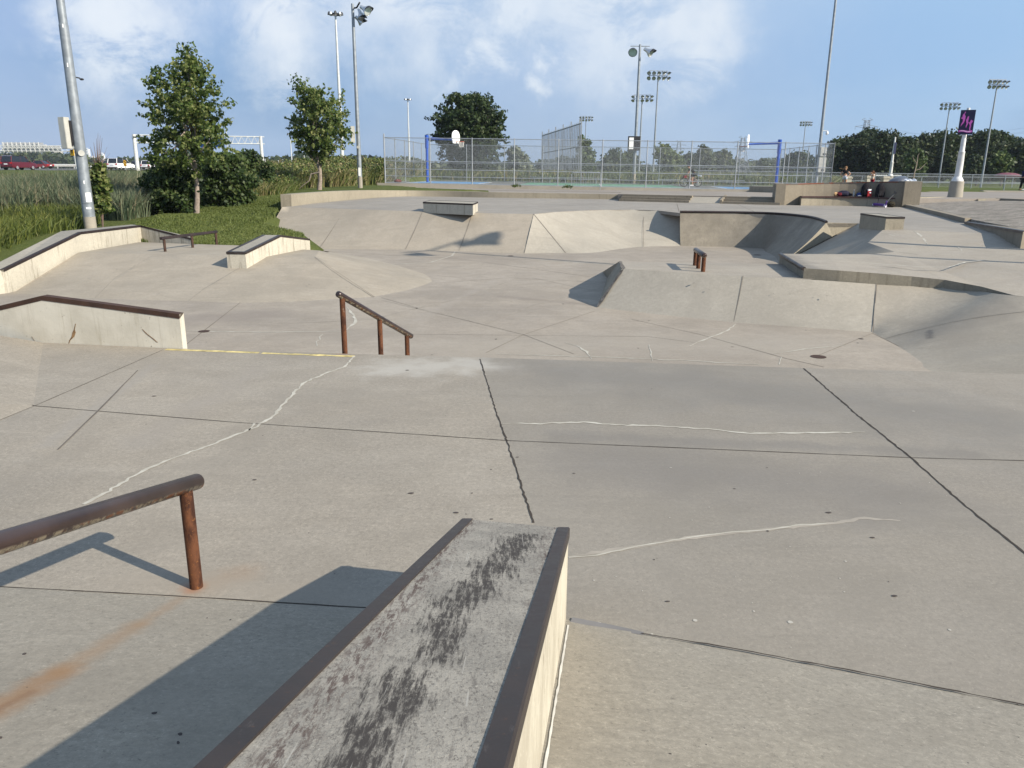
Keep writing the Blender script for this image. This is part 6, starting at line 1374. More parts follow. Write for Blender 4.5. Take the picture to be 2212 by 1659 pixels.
# gantry with sign backs
al=flat('sign_back_aluminium',(.42,.43,.45),.5,.4,.2); pale=flat('gantry_paint',(.50,.51,.50),.5,.4)
t=thing('sign_gantry','overhead highway gantry seen from behind with ribbed pale sign backs','gantry',(-130,200,1)); Yg=200
def gbox(x0,x1,y0,y1,nm,dy=0):
    a=Q(x0,y1,Yg); b=Q(x1,y0,Yg); return MB().box(((a.x+b.x)/2,Yg+dy,(a.z+b.z)/2),(b.x-a.x,.12,abs(b.z-a.z))).build(nm,al,t)
s1=gbox(5,91,308,329,'sign_panel',.4); s2=gbox(91.5,128.5,315,325.5,'sign_panel',.4)
for par,x0,x1,y0,y1,n in ((s1,5,91,307,330,9),(s2,91.5,128.5,314,326,4)):
    for i in range(n): x=x0+(x1-x0)*(i+.5)/n; a=Q(x,y1,Yg); b=Q(x,y0,Yg); MB().box((a.x,Yg-.1,(a.z+b.z)/2),(.14,.2,abs(b.z-a.z))).build('rib',pale,par)
m=MB()
for y in (314,319,325.5): m.tube([Q(-40,y,Yg-.5),Q(175,y+1.5,Yg-.5)],.10,5)
for i in range(22): x=-40+i*9.8; m.tube([Q(x,314,Yg-.5),Q(x+9.8,325.8,Yg-.5)],.05,4)
m.build('truss',pale,t); a=Q(166,360,Yg); MB().tube([Vector((a.x,Yg,.5)),Vector((a.x,Yg,zrow(312,a.x,Yg)))],.35,10).build('post',pale,t)
# second gantry
t=thing('truss_gantry','tall white truss gantry over the highway behind the big maple','gantry',(-70,135,1)); 
gl_=Q(296,352,135); gr_=Q(568,366,150); zl=zrow(290,gl_.x,135); zr=zrow(294,gr_.x,150)
gl_=Vector((gl_.x,135,1.3)); gr_=Vector((gr_.x,150,1.0))
for g_,z_ in ((gl_,zl),(gr_,zr)): MB().tube([g_,Vector((g_.x,g_.y,z_))],[.34,.28],12).build('post',pale,t,smooth=True)
m=MB(); A1_,B1_=Vector((gl_.x,gl_.y,zl-.1)),Vector((gr_.x,gr_.y,zr-.1)); A2_,B2_=A1_-Vector((0,0,1.25)),B1_-Vector((0,0,1.25)); bk_=Vector((.3,1.2,0))
for a,b in ((A1_,B1_),(A2_,B2_),(A1_+bk_,B1_+bk_),(A2_+bk_,B2_+bk_)): m.tube([a,b],.07,6)
n=18
for i in range(n):
    f0,f1=i/n,(i+1)/n; m.tube([A1_.lerp(B1_,f0),A2_.lerp(B2_,(f0+f1)/2)],.045,4); m.tube([A2_.lerp(B2_,(f0+f1)/2),A1_.lerp(B1_,f1)],.045,4); m.tube([A1_.lerp(B1_,f0),(A1_+bk_).lerp(B1_+bk_,f0)],.04,4)
m.build('truss',pale,t)
bs=flat('sign_blue',(.01,.05,.22),.5); ys=flat('sign_yellow',(.6,.4,.03),.5)
for f,w_,h_ in ((.42,4.5,2.0),(.60,4.0,2.0)):
    c=A1_.lerp(B1_,f); sg=MB().box((c.x,c.y-.3,c.z-.9),(w_,.1,h_)).build('sign_panel',bs,t)
    if f>.6: MB().box((c.x-.8,c.y-.38,c.z-2.3),(2.2,.06,.8)).build('exit_tab',ys,sg)
# far lamp posts over the traffic
for px_,y0,y1,Yd in ((496,335,362,300),(659,320,372,400)):
    p=Q(px_,370,Yd); m=MB(); m.tube([Vector((p.x,Yd,0)),Vector((p.x,Yd,zrow(y0-60 if px_<600 else y0,p.x,Yd)))],[.25,.12],6); o=m.build('lamp_mast',polelite); tag(o,'faint thin distant mast %s'%('just right of the big maple crown' if px_<600 else 'between the truss gantry and the slim maple'),'highway light')
t0=thing('utility_poles','row of short pale posts beside the distant traffic','poles',(-80,300,0))
for i in range(9):
    px_=574+i*9.5; Yd=330; p=Q(px_,366,Yd); MB().tube([Vector((p.x,Yd,0)),Vector((p.x,Yd,zrow(343+(i*7)%9,p.x,Yd)))],.16,5).build('post',polelite,t0)
# ------------------------------------------------------------ skyline
bld=[(0,4,327),(5,9,325),(10,15,330),(72,77,331),(78,83,328),(84,90,325),(91,96,316.5),(97,103,315),(104,109,318.5),(110,114,321),(115,122,324),(123,132,327.5),(189,192,322),(197,206,340),(213,218,338),(219,224,332)]
bw_=[flat('tower_white',(.62,.64,.66),.6),flat('tower_grey',(.40,.43,.47),.6),flat('tower_beige',(.50,.47,.43),.6)]; wnd=flat('tower_glass',(.10,.14,.19),.3,.6)
words=['leftmost','second from left','third from left','thin grey','low pale','stepped white','tall pale','tallest white','tall grey-windowed','slim pale','blue-grey','broad beige','needle-thin','low white','small grey','narrow pale']
for i,(x0,x1,yt) in enumerate(bld):
    Yd=1500; a=Q(x0,350,Yd); b=Q(x1,yt,Yd); t=thing('tower_block',words[i]+' distant tower on the skyline '+('at the far left edge' if i<3 else 'left of the big grey pole' if i<12 else 'right of the big grey pole'),'tower block',((a.x+b.x)/2,Yd,-2),'distant skyline towers')
    zt=zrow(yt,(a.x+b.x)/2,Yd); w_=b.x-a.x; MB().box(((a.x+b.x)/2,Yd,(zt-5)/2),(w_,w_*1.2,zt+5)).build('body',bw_[i%3],t)
    m=MB(); n=int(zt/4); 
    for k in range(n): m.box(((a.x+b.x)/2,Yd-w_*.6,3+k*4),(w_*(.86 if i%2 else .5),.3,1.6))
    o=m.build('window_bands',wnd,t); MB().box(((a.x+b.x)/2,Yd,zt+1),(w_*.4,w_*.4,2.4)).build('roof_box',bw_[(i+1)%3],t)
# water tower, pylons, wires
Yd=520; p=Q(1995,390,Yd); t=thing('water_tower','white cylindrical water tower rising over the wood','water tower',(p.x,Yd,0)); zt=zrow(288,p.x,Yd); wr_w=8.6/1680*Yd*1
m=MB(); m.tube([(p.x,Yd,zt-9.5),(p.x,Yd,zt-7),(p.x,Yd,zt-.6),(p.x,Yd,zt)],[2.5,wr_w,wr_w*1.0,wr_w*.9],20); m.build('tank',white,t,smooth=True); MB().tube([(p.x,Yd,-1),(p.x,Yd,zt-8)],3.2,14).build('shaft',white,t,smooth=True)
py_m=flat('pylon_steel',(.22,.24,.27),.6,.3,.3); tops_py=[]
def pylon(label,px,yt,Yd,w=1):
    p=Q(px,390,Yd); z0=0; zt=zrow(yt,p.x,Yd); t=thing('pylon',label,'pylon',(p.x,Yd,0)); m=MB(); H=zt; r=.13*w
    def lev(f): s=(3.6*(1-f)**1.3+.9)*w; return [Vector((p.x+a*s,Yd+b*s,z0+H*f)) for a,b in ((-1,-1),(1,-1),(1,1),(-1,1))]
    fs=[0,.18,.34,.48,.60,.70,.79,.87,.94,1]
    for f0,f1 in zip(fs,fs[1:]):
        A,B=lev(f0),lev(f1)
        for i in range(4): m.tube([A[i],B[i]],r,4); m.tube([A[i],B[(i+1)%4]],r*.6,3); m.tube([A[(i+1)%4],B[i]],r*.6,3)
    m.build('lattice',py_m,t); m=MB()
    for f,arm in ((.76,4.5),(.88,5.5),(1.0,2.6)):
        c=Vector((p.x,Yd,H*f))
        for s in (-1,1):
            e=c+Vector((s*arm*w,0,.1)); m.tube([c+Vector((s*.9*w,0,.9)),e],r*.7,4); m.tube([c+Vector((s*.9*w,0,-.5)),e],r*.7,4); tops_py.append(e)
            if f<1: m.tube([e,e-Vector((0,0,1.4))],r*.6,4)
    m.build('crossarm',py_m,t); return t
pylon('lattice pylon standing above the left part of the wood',1857.5,259,400)
pylon('lattice pylon seen behind the right-hand basketball board',1598,297,520,1.1); pylon('faint far lattice pylon above the middle of the court fence',1462,305,800,1.3)
wl=MB(); src=[Vector(e) for e in tops_py[:6]]
for i,e in enumerate(src[:4]):
    far_=Q(2300,262+ i*9,330); pts=[]
    for k in range(17): f=k/16; q=e.lerp(far_,f); q.z-=4*3.2*f*(1-f); pts.append(q)
    wl.tube(pts,[.035]*17,3,False)
tag(wl.build('power_lines',py_m),'thin sagging power lines running right from the pylon above the wood','power lines')
# low fences of the sports field at right
FA=Vector((17.5,80,0)); FB=Vector((64,74,0)); za,zb_=gzf(17.5,80),gzf(64,74)
fence('field_fence','long low chain-link fence in front of the wood at right',FA,FB,1.25,za,zb_,[i/16 for i in range(17)],[1.25],sp=.16,w=.012,rp=.04,rr=.03,cap=0)
FA2=Vector((34,67,0)); FB2=Vector((66,62.5,0)); fence('field_rail','knee-high pipe rail on the grass strip beyond the plaza',FA2,FB2,.55,gzf(34,67),gzf(66,62.5),[i/10 for i in range(11)],[.55],mesh=False,rp=.035,rr=.03,cap=0)
FA3=Vector((30,104,0)); FB3=Vector((80,98,0)); fence('field_fence','farther low fence line seen through the long low fence',FA3,FB3,1.2,gzf(30,104),gzf(80,98),[i/14 for i in range(15)],[1.2,.6],mesh=False,rp=.045,rr=.035,cap=0)
m=MB(); a=Q(1882,379,88); b=Q(1947,379,88); m.tube([Vector((a.x,88,.4)),Vector((a.x,88,a.z)),Vector((b.x,88,b.z)),Vector((b.x,88,.4))],.06,8); tag(m.build('goal_frame',polelite,smooth=True),'white goal-like pipe frame behind the piers, left of the silver bag','goal')
# distant red awning at right
c=Q(2176,380,112); m=MB(); m.blob((c.x,112,c.z),(3.4,3,.9),14,6); o=m.build('canopy',flat('faded_red_canvas',(.15,.05,.07),.8),smooth=True); tag(o,'low faded red canopy beyond the field fence near the right edge','canopy')
# grass kerb of the plaza
m=MB(); m.prism([(36,61.4),(75,59.4),(75,59.9),(36,61.9)],.3,[plaza(36,61)+.10,plaza(75,60)+.10,plaza(75,60)+.10,plaza(36,61)+.10]); tag(m.build('plaza_kerb',M['bankpale']),'pale kerb between the right plaza and the mown grass strip','kerb')
# ------------------------------------------------------------ stone piers
for i,(x0,x1,yt) in enumerate(((1822,1838,381),(1868,1882,379.5),(1903,1919,381))):
    Yd=68; c=Q((x0+x1)/2,394,Yd); z=plaza(c.x,60); t=thing('stone_pier',('left','middle','right')[i]+' one of three pale stone piers standing behind the bench wall','pier',(c.x,Yd,z),'pale stone piers'); zt=zrow(yt,c.x,Yd); w=(x1-x0)/1680*Yd
    MB().box((c.x,Yd,(z+zt-.18)/2),(w*.82,w*.82,zt-.18-z)).build('shaft',M['wallcream'],t,bevel=.03); MB().box((c.x,Yd,zt-.13),(w,w,.14)).build('cap',M['wallcream'],t,bevel=.03); MB().box((c.x,Yd,zt-.03),(w*.8,w*.8,.08)).build('cap_top',M['wallcream'],t,bevel=.02)
# ------------------------------------------------------------ bin with silver bag
c=P(1972,446,ZP)+Vector((.55,2.2,0)); c=Vector((c.x,c.y,ZP)); t=thing('litter_bin','dark grey litter bin with tilted dome lid and silver bag behind the bench wall pillar','bin',tuple(c))
zb_=zrow(395,c.x,c.y); MB().tube([c,Vector((c.x,c.y,zb_))],[.34,.38],20).build('barrel',flat('bin_grey',(.07,.068,.075),.7),t,smooth=True)
l=c+Vector((-.42,0,0)); l.z=zrow(393,c.x,c.y); m=MB(); rows=[]
for k in range(7):
    a=math.pi*.5*k/6; rows.append([l+Vector((math.cos(q)*.50*math.cos(a),math.sin(q)*.40*math.cos(a),.26*math.sin(a)+.12*math.cos(q)*math.cos(a))) for q in [6.283*i/18 for i in range(18)]])
m.loft(rows,True); m.build('lid',flat('lid_grey_blue',(.075,.085,.11),.3,.6),t,smooth=True)
m=MB(); cc=Vector((c.x-.1,c.y-.35,zrow(391,c.x,c.y))); m.blob(tuple(cc),(.62,.40,.20),16,9,.28); m.blob(tuple(cc+Vector((.38,.05,-.10))),(.32,.36,.42),14,9,.22); m.build('bag',flat('silver_plastic',(.6,.62,.66),.15,.8,.5),t)
# ------------------------------------------------------------ things on the bench
def surf(px,out=.28): return bench_pt(px,out)
S_=38/1680
def fabric(n,c): return flat(n,c,.9,.15,var=.25,sc_=12)
c=surf(1818); t=thing('clothes_pile','heap of dark and red clothes with a tan shoe on the bench','clothes',tuple(c)); m=MB(); m.blob(tuple(c+Vector((.05,0,.13))),(.62,.32,.30),16,8,.14); m.build('dark_clothes',fabric('cloth_navy',(.018,.018,.035)),t,smooth=True)
m=MB(); m.blob(tuple(c+Vector((-.18,-.05,.10))),(.30,.26,.20),12,7,.15); m.build('red_cloth',fabric('cloth_maroon',(.10,.012,.018)),t,smooth=True); m=MB(); m.blob(tuple(c+Vector((-.34,-.05,.10))),(.22,.14,.2),12,7,.2); m.build('shoe',fabric('tan_leather',(.42,.27,.14)),t,smooth=True); m=MB(); m.blob(tuple(c+Vector((.36,-.02,.08))),(.26,.2,.14),12,7,.1); m.build('cap',fabric('cap_dark',(.02,.02,.03)),t,smooth=True)
c=surf(1842); t=thing('water_bottle','clear water bottle standing alone on the bench','bottle',tuple(c)); 
tb_=NT('clear_plastic'); tb_.b.inputs['Transmission Weight'].default_value=.7; MB().tube([c,c+Vector((0,0,.02)),c+Vector((0,0,.22)),c+Vector((0,0,.28)),c+Vector((0,0,.30))],[.035,.04,.04,.015,.015],12).build('bottle_body',tb_.done((.7,.75,.78,1),.1,.5),t,smooth=True); MB().tube([c+Vector((0,0,.30)),c+Vector((0,0,.33))],.018,10).build('lid',white,t)
c=surf(1854); t=thing('blue_cap','blue and white baseball cap on the bench left of the black bag','cap',tuple(c)); m=MB(); m.blob(tuple(c+Vector((0,0,.08))),(.26,.26,.24),14,8); m.build('crown',fabric('cap_blue',(.03,.05,.16)),t,smooth=True); MB().box(tuple(c+Vector((-.05,-.16,.04))),(.18,.14,.02),rx=-.15).build('brim',fabric('cap_white',(.45,.48,.52)),t,bevel=.005)
def pack(label,px,w,h,strap=False):
    c=surf(px,.25); t=thing('backpack',label,'backpack',tuple(c)); m=MB(); rows=[]
    for k in range(9):
        f=k/8; r=math.sqrt(max(0,1-max(0,(f-.45)/.55)**2)); rows.append([c+Vector((math.cos(q)*w/2*max(r,.05)*(1+.05*math.sin(5*q)),math.sin(q)*.15*max(r,.05),.005+h*f)) for q in [6.283*i/16 for i in range(16)]])
    m.loft(rows,True); m.f.append(tuple(reversed(range(16)))); m.f.append(tuple(range(len(m.v)-16,len(m.v)))); m.build('bag_body',fabric('pack_black',(.012,.011,.014)),t,smooth=True); MB().box(tuple(c+Vector((0,-.16,h*.28))),(w*.7,.07,h*.38)).build('pocket',fabric('pack_black2',(.018,.017,.02)),t,bevel=.02)
    MB().tube([c+Vector((-.05,0,h-.01)),c+Vector((0,0,h+.05)),c+Vector((.05,0,h-.01))],.01,5).build('handle',fabric('pack_black3',(.015,.015,.017)),t)
    if strap: MB().tube([c+Vector((-w*.4,-.12,h*.3)),c+Vector((-w*.52,-.42,-.05)),c+Vector((-w*.6,-.45,-.38)),c+Vector((-w*.62,-.45,-.46))],.018,6).build('strap',fabric('strap_black',(.014,.013,.016)),t)
    return t
pack('slumped black backpack left of the red box on the bench',1867,.44,.66); pack('upright rounded black backpack with a dangling strap, nearest the scooter',1898,.44,.66,True)
c=surf(1875.5,.40); t=thing('red_box','small red box with white top on the bench between the two black backpacks','box',tuple(c)); MB().box(tuple(c+Vector((0,0,.15))),(.19,.12,.27)).build('carton',flat('carton_red',(.28,.01,.014),.5),t); MB().box(tuple(c+Vector((0,0,.32))),(.15,.10,.09)).build('top',white,t); MB().box(tuple(c+Vector((.02,-.075,.2))),(.08,.006,.05)).build('white_patch',white,t)
# scooter leaning on the bench
p0=P(1887,446,ZP); p1=P(1911,448.5,ZP); d=(p1-p0).normalized(); t=thing('kick_scooter','purple-decked kick scooter lying against the right end of the bench','scooter',tuple(p0)); up=Vector((0,0,1)); purple=flat('scooter_purple',(.07,.02,.20),.4,.5)
m=MB(); m.tube([p0+up*.10,p1+up*.10],.065,6); m.build('deck',purple,t)
for q in (p0,p1+d*.03): w_=MB().tube([q+up*.075+Vector((-.02,.03,0)),q+up*.075+Vector((.02,-.03,0))],.075,14).build('wheel',flat('scooter_wheel',(.5,.48,.55),.4),t)
hb=Q(1934,416.5,p1.y+.45); MB().tube([p1+d*.05+up*.08,p1+up*.30+d*.12],.035,8).build('fork',purple,t); MB().tube([p1+up*.25+d*.1,hb],.024,8).build('stem',dark,t,smooth=True); MB().tube([hb+Vector((-.06,-.22,.0)),hb,hb+Vector((.08,.24,.06))],.026,8).build('handlebar',dark,t)
c=P(1927,448,ZP); t=thing('small_bag','small dark bag lying on the ground at the right end of the bench','bag',tuple(c)); m=MB(); m.blob(tuple(c+Vector((0,.15,.13))),(.40,.28,.28),12,7,.15); m.build('bag_body',fabric('olive_bag',(.03,.026,.018)),t,smooth=True); MB().tube([c+Vector((-.1,.1,.22)),c+Vector((0,.1,.36)),c+Vector((.1,.1,.22))],.012,5).build('handle',fabric('b2',(.05,.04,.02)),t)
# ------------------------------------------------------------ people
def skinmesh(name,J,E,mat,parent,sub=2,root=None):
    """J: {key:(pos,radius)}; E: edges; one continuous skinned surface"""
    keys=list(J); ix={k:i for i,k in enumerate(keys)}; o0=Vector(parent['_o'])
    me=bpy.data.meshes.new(name); me.from_pydata([tuple(Vector(J[k][0])-o0) for k in keys],[(ix[a],ix[b]) for a,b in E],[])
    o=bpy.data.objects.new(name,me); COL.objects.link(o); md=o.modifiers.new('skin','SKIN'); md.use_smooth_shade=True
    if not me.skin_vertices: pass
    for k in keys:
        r=J[k][1]; r=(r,r) if not hasattr(r,'__len__') else r; sv=me.skin_vertices[0].data[ix[k]]; sv.radius=r; sv.use_root=(k==(root or keys[0]))
    s2=o.modifiers.new('sub','SUBSURF'); s2.levels=sub; s2.render_levels=sub
    dg=bpy.context.evaluated_depsgraph_get(); mm=bpy.data.meshes.new_from_object(o.evaluated_get(dg)); bpy.data.objects.remove(o); mm.name=name
    mm.materials.clear(); mm.materials.append(mat); o=bpy.data.objects.new(name,mm); COL.objects.link(o); o.parent=parent; o['_o']=tuple(o0)
    for p in mm.polygons: p.use_smooth=True
    return o
skinm=flat('skin',(.42,.24,.16),.6,.3,var=.05); skin2=flat('skin_tan',(.36,.19,.11),.6,.3,var=.05)
def hand(J,E,wr,tag_,dr,side):
    """palm and five fingers grown from the wrist"""
    dr=Vector(dr).normalized(); sd_=Vector(side).normalized(); w=Vector(J[wr][0]); J[tag_+'p']=(w+dr*.06,(.034,.018)); E.append((wr,tag_+'p'))
    for i,(o,l) in enumerate(((-.028,.070),(-.010,.080),(.010,.076),(.028,.060))):
        a=w+dr*.10+sd_*o; J[tag_+'a%d'%i]=(a,.009); J[tag_+'b%d'%i]=(a+dr*l*.55+Vector((0,0,-.004)),.0085); J[tag_+'c%d'%i]=(a+dr*l+Vector((0,0,-.012)),.0075); E+= [(tag_+'p',tag_+'a%d'%i),(tag_+'a%d'%i,tag_+'b%d'%i),(tag_+'b%d'%i,tag_+'c%d'%i)]
    a=w+dr*.035-sd_*.034; J[tag_+'t']=(a,.011); J[tag_+'u']=(a-sd_*.02+dr*.035,.010); E+=[(tag_+'p',tag_+'t'),(tag_+'t',tag_+'u')]
def person(label,loc,pose,skin,clothes,hair,H=1.7,rz=0):
    """pose: dict of joint->local metre coords; x right, y forward"""
    t=thing('person',label,'person',tuple(loc)); Mx=Matrix.Rotation(rz,3,'Z'); O=Vector(loc); k=H/1.72
    W=lambda p: O+Mx@(Vector(p)*k)
    rad=dict(pel=(.145,.11),wst=(.12,.09),chs=(.15,.105),nb=(.075,.07),nk=(.052,.05),hd=(.085,.095),hdt=(.075,.085),
      sl=.058,el=.042,wl=.028,sr=.058,er=.042,wr=.028,hl=.088,kl=.058,al=.040,fl=.038,hr=.088,kr=.058,ar=.040,fr=.038,chin=.03,nose=.012)
    J={a:(W(p),tuple(x*k for x in rad[a]) if hasattr(rad[a],'__len__') else rad[a]*k) for a,p in pose.items() if a in rad}
    E=[('pel','wst'),('wst','chs'),('chs','nb'),('nb','nk'),('nk','hd'),('hd','hdt'),('chs','sl'),('sl','el'),('el','wl'),('chs','sr'),('sr','er'),('er','wr'),('pel','hl'),('hl','kl'),('kl','al'),('al','fl'),('pel','hr'),('hr','kr'),('kr','ar'),('ar','fr')]
    if 'nose' in J: E.append(('hd','nose'))
    hand(J,E,'wl','L',Vector(J['wl'][0])-Vector(J['el'][0]),Mx@Vector((0,1,0))); hand(J,E,'wr','R_',Vector(J['wr'][0])-Vector(J['er'][0]),Mx@Vector((0,1,0)))
    skinmesh('body',J,E,skin,t,2,'pel')
    for nm,ks,ed,m_,grow in clothes:
        J2={}
        for q in ks:
            if isinstance(q,tuple): a,b,f=q; p=Vector(J[a][0]).lerp(Vector(J[b][0]),f); r1=J[a][1]; r1=r1 if not hasattr(r1,'__len__') else max(r1); r2=J[b][1]; r2=r2 if not hasattr(r2,'__len__') else max(r2); J2[a+b]=(p,(r1*(1-f)+r2*f)*1.0+grow)
            else: r=J[q][1]; J2[q]=(J[q][0],tuple(x+grow for x in r) if hasattr(r,'__len__') else r+grow)
        skinmesh(nm,J2,ed,m_,t,2)
    hd=Vector(J['hd'][0]); ht=Vector(J['hdt'][0]); hair(t,hd,ht,Mx,k)
    f=Mx@Vector((0,1,0)); r=Mx@Vector((1,0,0))
    fc=pose.get('face'); f=(Mx@Vector(fc)).normalized() if fc else f; r=f.cross(Vector((0,0,1))).normalized(); up=r.cross(f)
    m=MB(); [m.blob(tuple(hd+f*.088*k+r*s*.032*k+up*.02*k),(.018*k,.018*k,.012*k),8,5) for s in (-1,1)]; m.build('eyes',dark,t)
    m=MB(); m.blob(tuple(hd+f*.085*k-up*.045*k),(.045*k,.02*k,.012*k),8,5); m.build('mouth',flat('lips',(.3,.08,.07),.5),t)
    m=MB(); [m.blob(tuple(hd+r*s*.088*k),(.02*k,.035*k,.05*k),8,5) for s in (-1,1)]; m.build('ears',skin,t,smooth=True)
    m=MB()
    for a in ('fl','fr'):
        p=Vector(J[a][0]); q=Vector(J['a'+a[1]][0]); 
    return t
SHIRT=['pel','wst','chs','nb','sl','sr',('sl','el',.55),('sr','er',.55)]; SHE=[('pel','wst'),('wst','chs'),('chs','nb'),('chs','sl'),('chs','sr'),('sl','slel'),('sr','srer')]
def long_hair(col,wind=0,ln=.28):
    def f(t,hd,ht,Mx,k):
        m=MB(); c=hd.lerp(ht,.55); b=Mx@Vector((0,-1,0)); m.blob(tuple(c+b*.02*k+Vector((0,0,.02*k))),(.225*k,.235*k,.25*k),14,9,.05)
        for i in range(9):
            s=Mx@Vector(((i-4)*.022*k,0,0)); m.tube([c+s+b*.08*k,c+s*1.3+b*.12*k+Vector((wind*.5,0,-.10*k)),c+s*1.5+b*.10*k+Vector((wind*(1+.1*i),0,-ln*k+.015*i))],[.045*k,.04*k,.012*k],7)
        m.build('hair',flat('hair_'+t.name,col,.7,.3,var=.3,sc_=20),t,smooth=True)
    return f
black=fabric('black_top',(.012,.012,.014)); ltden=fabric('pale_denim',(.42,.47,.55))
Yd=64; c=Q(1824,395,Yd); z=plaza(c.x,60)
person('person in black top and pale shorts, hands on hips, hair blown sideways',(c.x,Yd,z),dict(pel=(0,0,.95),wst=(.0,0,1.10),chs=(0,0,1.30),nb=(0,0,1.42),nk=(0,.01,1.48),hd=(.01,.02,1.58),hdt=(.01,.01,1.64),nose=(.01,.125,1.57),sl=(-.17,0,1.38),el=(-.36,-.05,1.16),wl=(-.20,.06,1.02),sr=(.17,0,1.38),er=(.38,-.05,1.17),wr=(.20,.06,1.02),hl=(-.09,0,.86),kl=(-.12,.01,.47),al=(-.13,-.01,.08),fl=(-.14,.13,.04),hr=(.09,0,.86),kr=(.12,.02,.47),ar=(.14,0,.08),fr=(.16,.14,.04)),skinm,
 [('black_top',['wst','chs','nb','sl','sr',('sl','el',.25),('sr','er',.25)],[('wst','chs'),('chs','nb'),('chs','sl'),('chs','sr'),('sl','slel'),('sr','srer')],black,.014),('shorts',['pel','wst','hl','hr',('hl','kl',.35),('hr','kr',.35)],[('pel','wst'),('pel','hl'),('pel','hr'),('hl','hlkl'),('hr','hrkr')],ltden,.02)],long_hair((.20,.11,.05),-.22,.12),H=1.78,rz=R(150))
c=Q(1884,395,66); z=plaza(c.x,60); redf=fabric('red_trousers',(.22,.01,.025)); wh=fabric('white_top',(.6,.58,.55))
person('person with long auburn hair, hands raised to the face beside the middle stone pier',(c.x,66,z),dict(pel=(0,0,.92),wst=(.0,0,1.06),chs=(0,.02,1.25),nb=(0,.03,1.37),nk=(0,.05,1.42),hd=(0,.08,1.52),hdt=(0,.08,1.58),nose=(0,.19,1.51),sl=(-.16,.02,1.33),el=(-.22,.20,1.22),wl=(-.07,.26,1.42),sr=(.16,.02,1.33),er=(.22,.20,1.22),wr=(.07,.26,1.42),hl=(-.09,0,.84),kl=(-.10,.03,.46),al=(-.11,0,.08),fl=(-.12,.13,.04),hr=(.09,0,.84),kr=(.11,.02,.46),ar=(.12,-.02,.08),fr=(.13,.12,.04)),skinm,
 [('white_top',SHIRT,SHE,wh,.012),('red_trousers',['pel','hl','hr','kl','kr',('kl','al',.8),('kr','ar',.8)],[('pel','hl'),('pel','hr'),('hl','kl'),('hr','kr'),('kl','klal'),('kr','krar')],redf,.014)],long_hair((.13,.05,.022),.05,.34),H=1.52,rz=R(120))
# skater at the right edge
def short_hair(col):
    def f(t,hd,ht,Mx,k):
        m=MB(); c=hd.lerp(ht,.8); m.blob(tuple(c+Mx@Vector((0,-.015,.02))*k),(.205*k,.235*k,.20*k),14,8,.06); m.build('hair',flat('hair_'+t.name,col,.7,.3,var=.3,sc_=20),t,smooth=True)
    return f
Yd=58; c=PP(2206,414); c=Vector((c.x,c.y,plaza(c.x,c.y))); navyf=fabric('navy_tee',(.018,.016,.05)); trous=fabric('black_trousers',(.01,.01,.013)); shoe=fabric('white_shoe',(.7,.7,.72))
k_=c.z+.13
t_p=person('person in navy T-shirt and black trousers riding a board at the right edge, looking down',(c.x,c.y,k_),dict(pel=(0,-.02,.92),wst=(0,-.02,1.07),chs=(0,.02,1.28),nb=(0,.05,1.41),nk=(0,.08,1.46),hd=(0,.14,1.55),hdt=(0,.13,1.61),nose=(0,.25,1.52),sl=(-.17,.02,1.37),el=(-.21,.06,1.10),wl=(-.12,.27,.99),sr=(.17,.02,1.37),er=(.20,.10,1.11),wr=(.10,.29,1.02),hl=(-.09,-.02,.84),kl=(-.12,.02,.46),al=(-.13,-.06,.06),fl=(-.13,.10,.03),hr=(.09,-.02,.84),kr=(.12,.10,.47),ar=(.14,.14,.06),fr=(.14,.30,.03),face=(0,1,-.3)),skin2,
 [('tee_shirt',SHIRT,SHE,navyf,.03),('trousers',['pel','hl','hr','kl','kr',('kl','al',.85),('kr','ar',.85)],[('pel','hl'),('pel','hr'),('hl','kl'),('hr','kr'),('kl','klal'),('kr','krar')],trous,.035)],short_hair((.03,.02,.015)),H=1.78,rz=R(-80))
m=MB()
for q in ((.12,-.12),(.30,.14)): m.box((c.x+q[0]*1.0,c.y+q[1]*.5,k_+.035),(.27,.10,.09),rz=.1)
m.build('shoes',shoe,t_p,bevel=.02)
t=thing('skateboard','dark skateboard with purple wheels under the rider at the right edge','skateboard',(c.x,c.y,c.z)); m=MB(); m.box((c.x+.15,c.y,c.z+.115),(.62,.21,.014)); m.box((c.x-.21,c.y,c.z+.135),(.12,.20,.014),ry=.4); m.box((c.x+.51,c.y,c.z+.135),(.12,.20,.014),ry=-.4); m.build('deck',dark,t)
for q in (-.08,.38):
    for s in (-.08,.08): MB().tube([(c.x+q,c.y+s-.018,c.z+.035),(c.x+q,c.y+s+.018,c.z+.035)],.035,12).build('wheel',purple,t,smooth=True)
    MB().box((c.x+q,c.y,c.z+.075),(.06,.12,.06)).build('truck',galv,t)
# cyclist
Yc=62.3; fw=Q(1477.7,388.6,Yc); rw=Q(1507,390,Yc); zc_=cz(fw.x); fw=Vector((fw.x,Yc,zc_+.34)); rw=Vector((fw.x+1.06,Yc,zc_+.34)); bk=thing('bicycle','black mountain bicycle with reddish frame being ridden across the court','bicycle',(fw.x,Yc,zc_)); up=Vector((0,0,1)); yv=Vector((0,1,0))
for c in (fw,rw):
    m=MB(); n=24; rows=[[c+Vector((math.cos(a),0,math.sin(a)))*(.32+.024*math.cos(q))+yv*.024*math.sin(q) for q in [0,1.05,2.1,3.14,4.19,5.24]] for a in [2*math.pi*i/n for i in range(n+1)]]; m.loft(rows,True); wheel=m.build('wheel',tyre,bk,smooth=True)
    m=MB(); 
    for i in range(14): a=2*math.pi*i/14; m.tube([c,c+Vector((math.cos(a),0,math.sin(a)))*.30],.0035,3)
    m.tube([c-yv*.05,c+yv*.05],.03,8); m.build('spokes',galv,wheel)
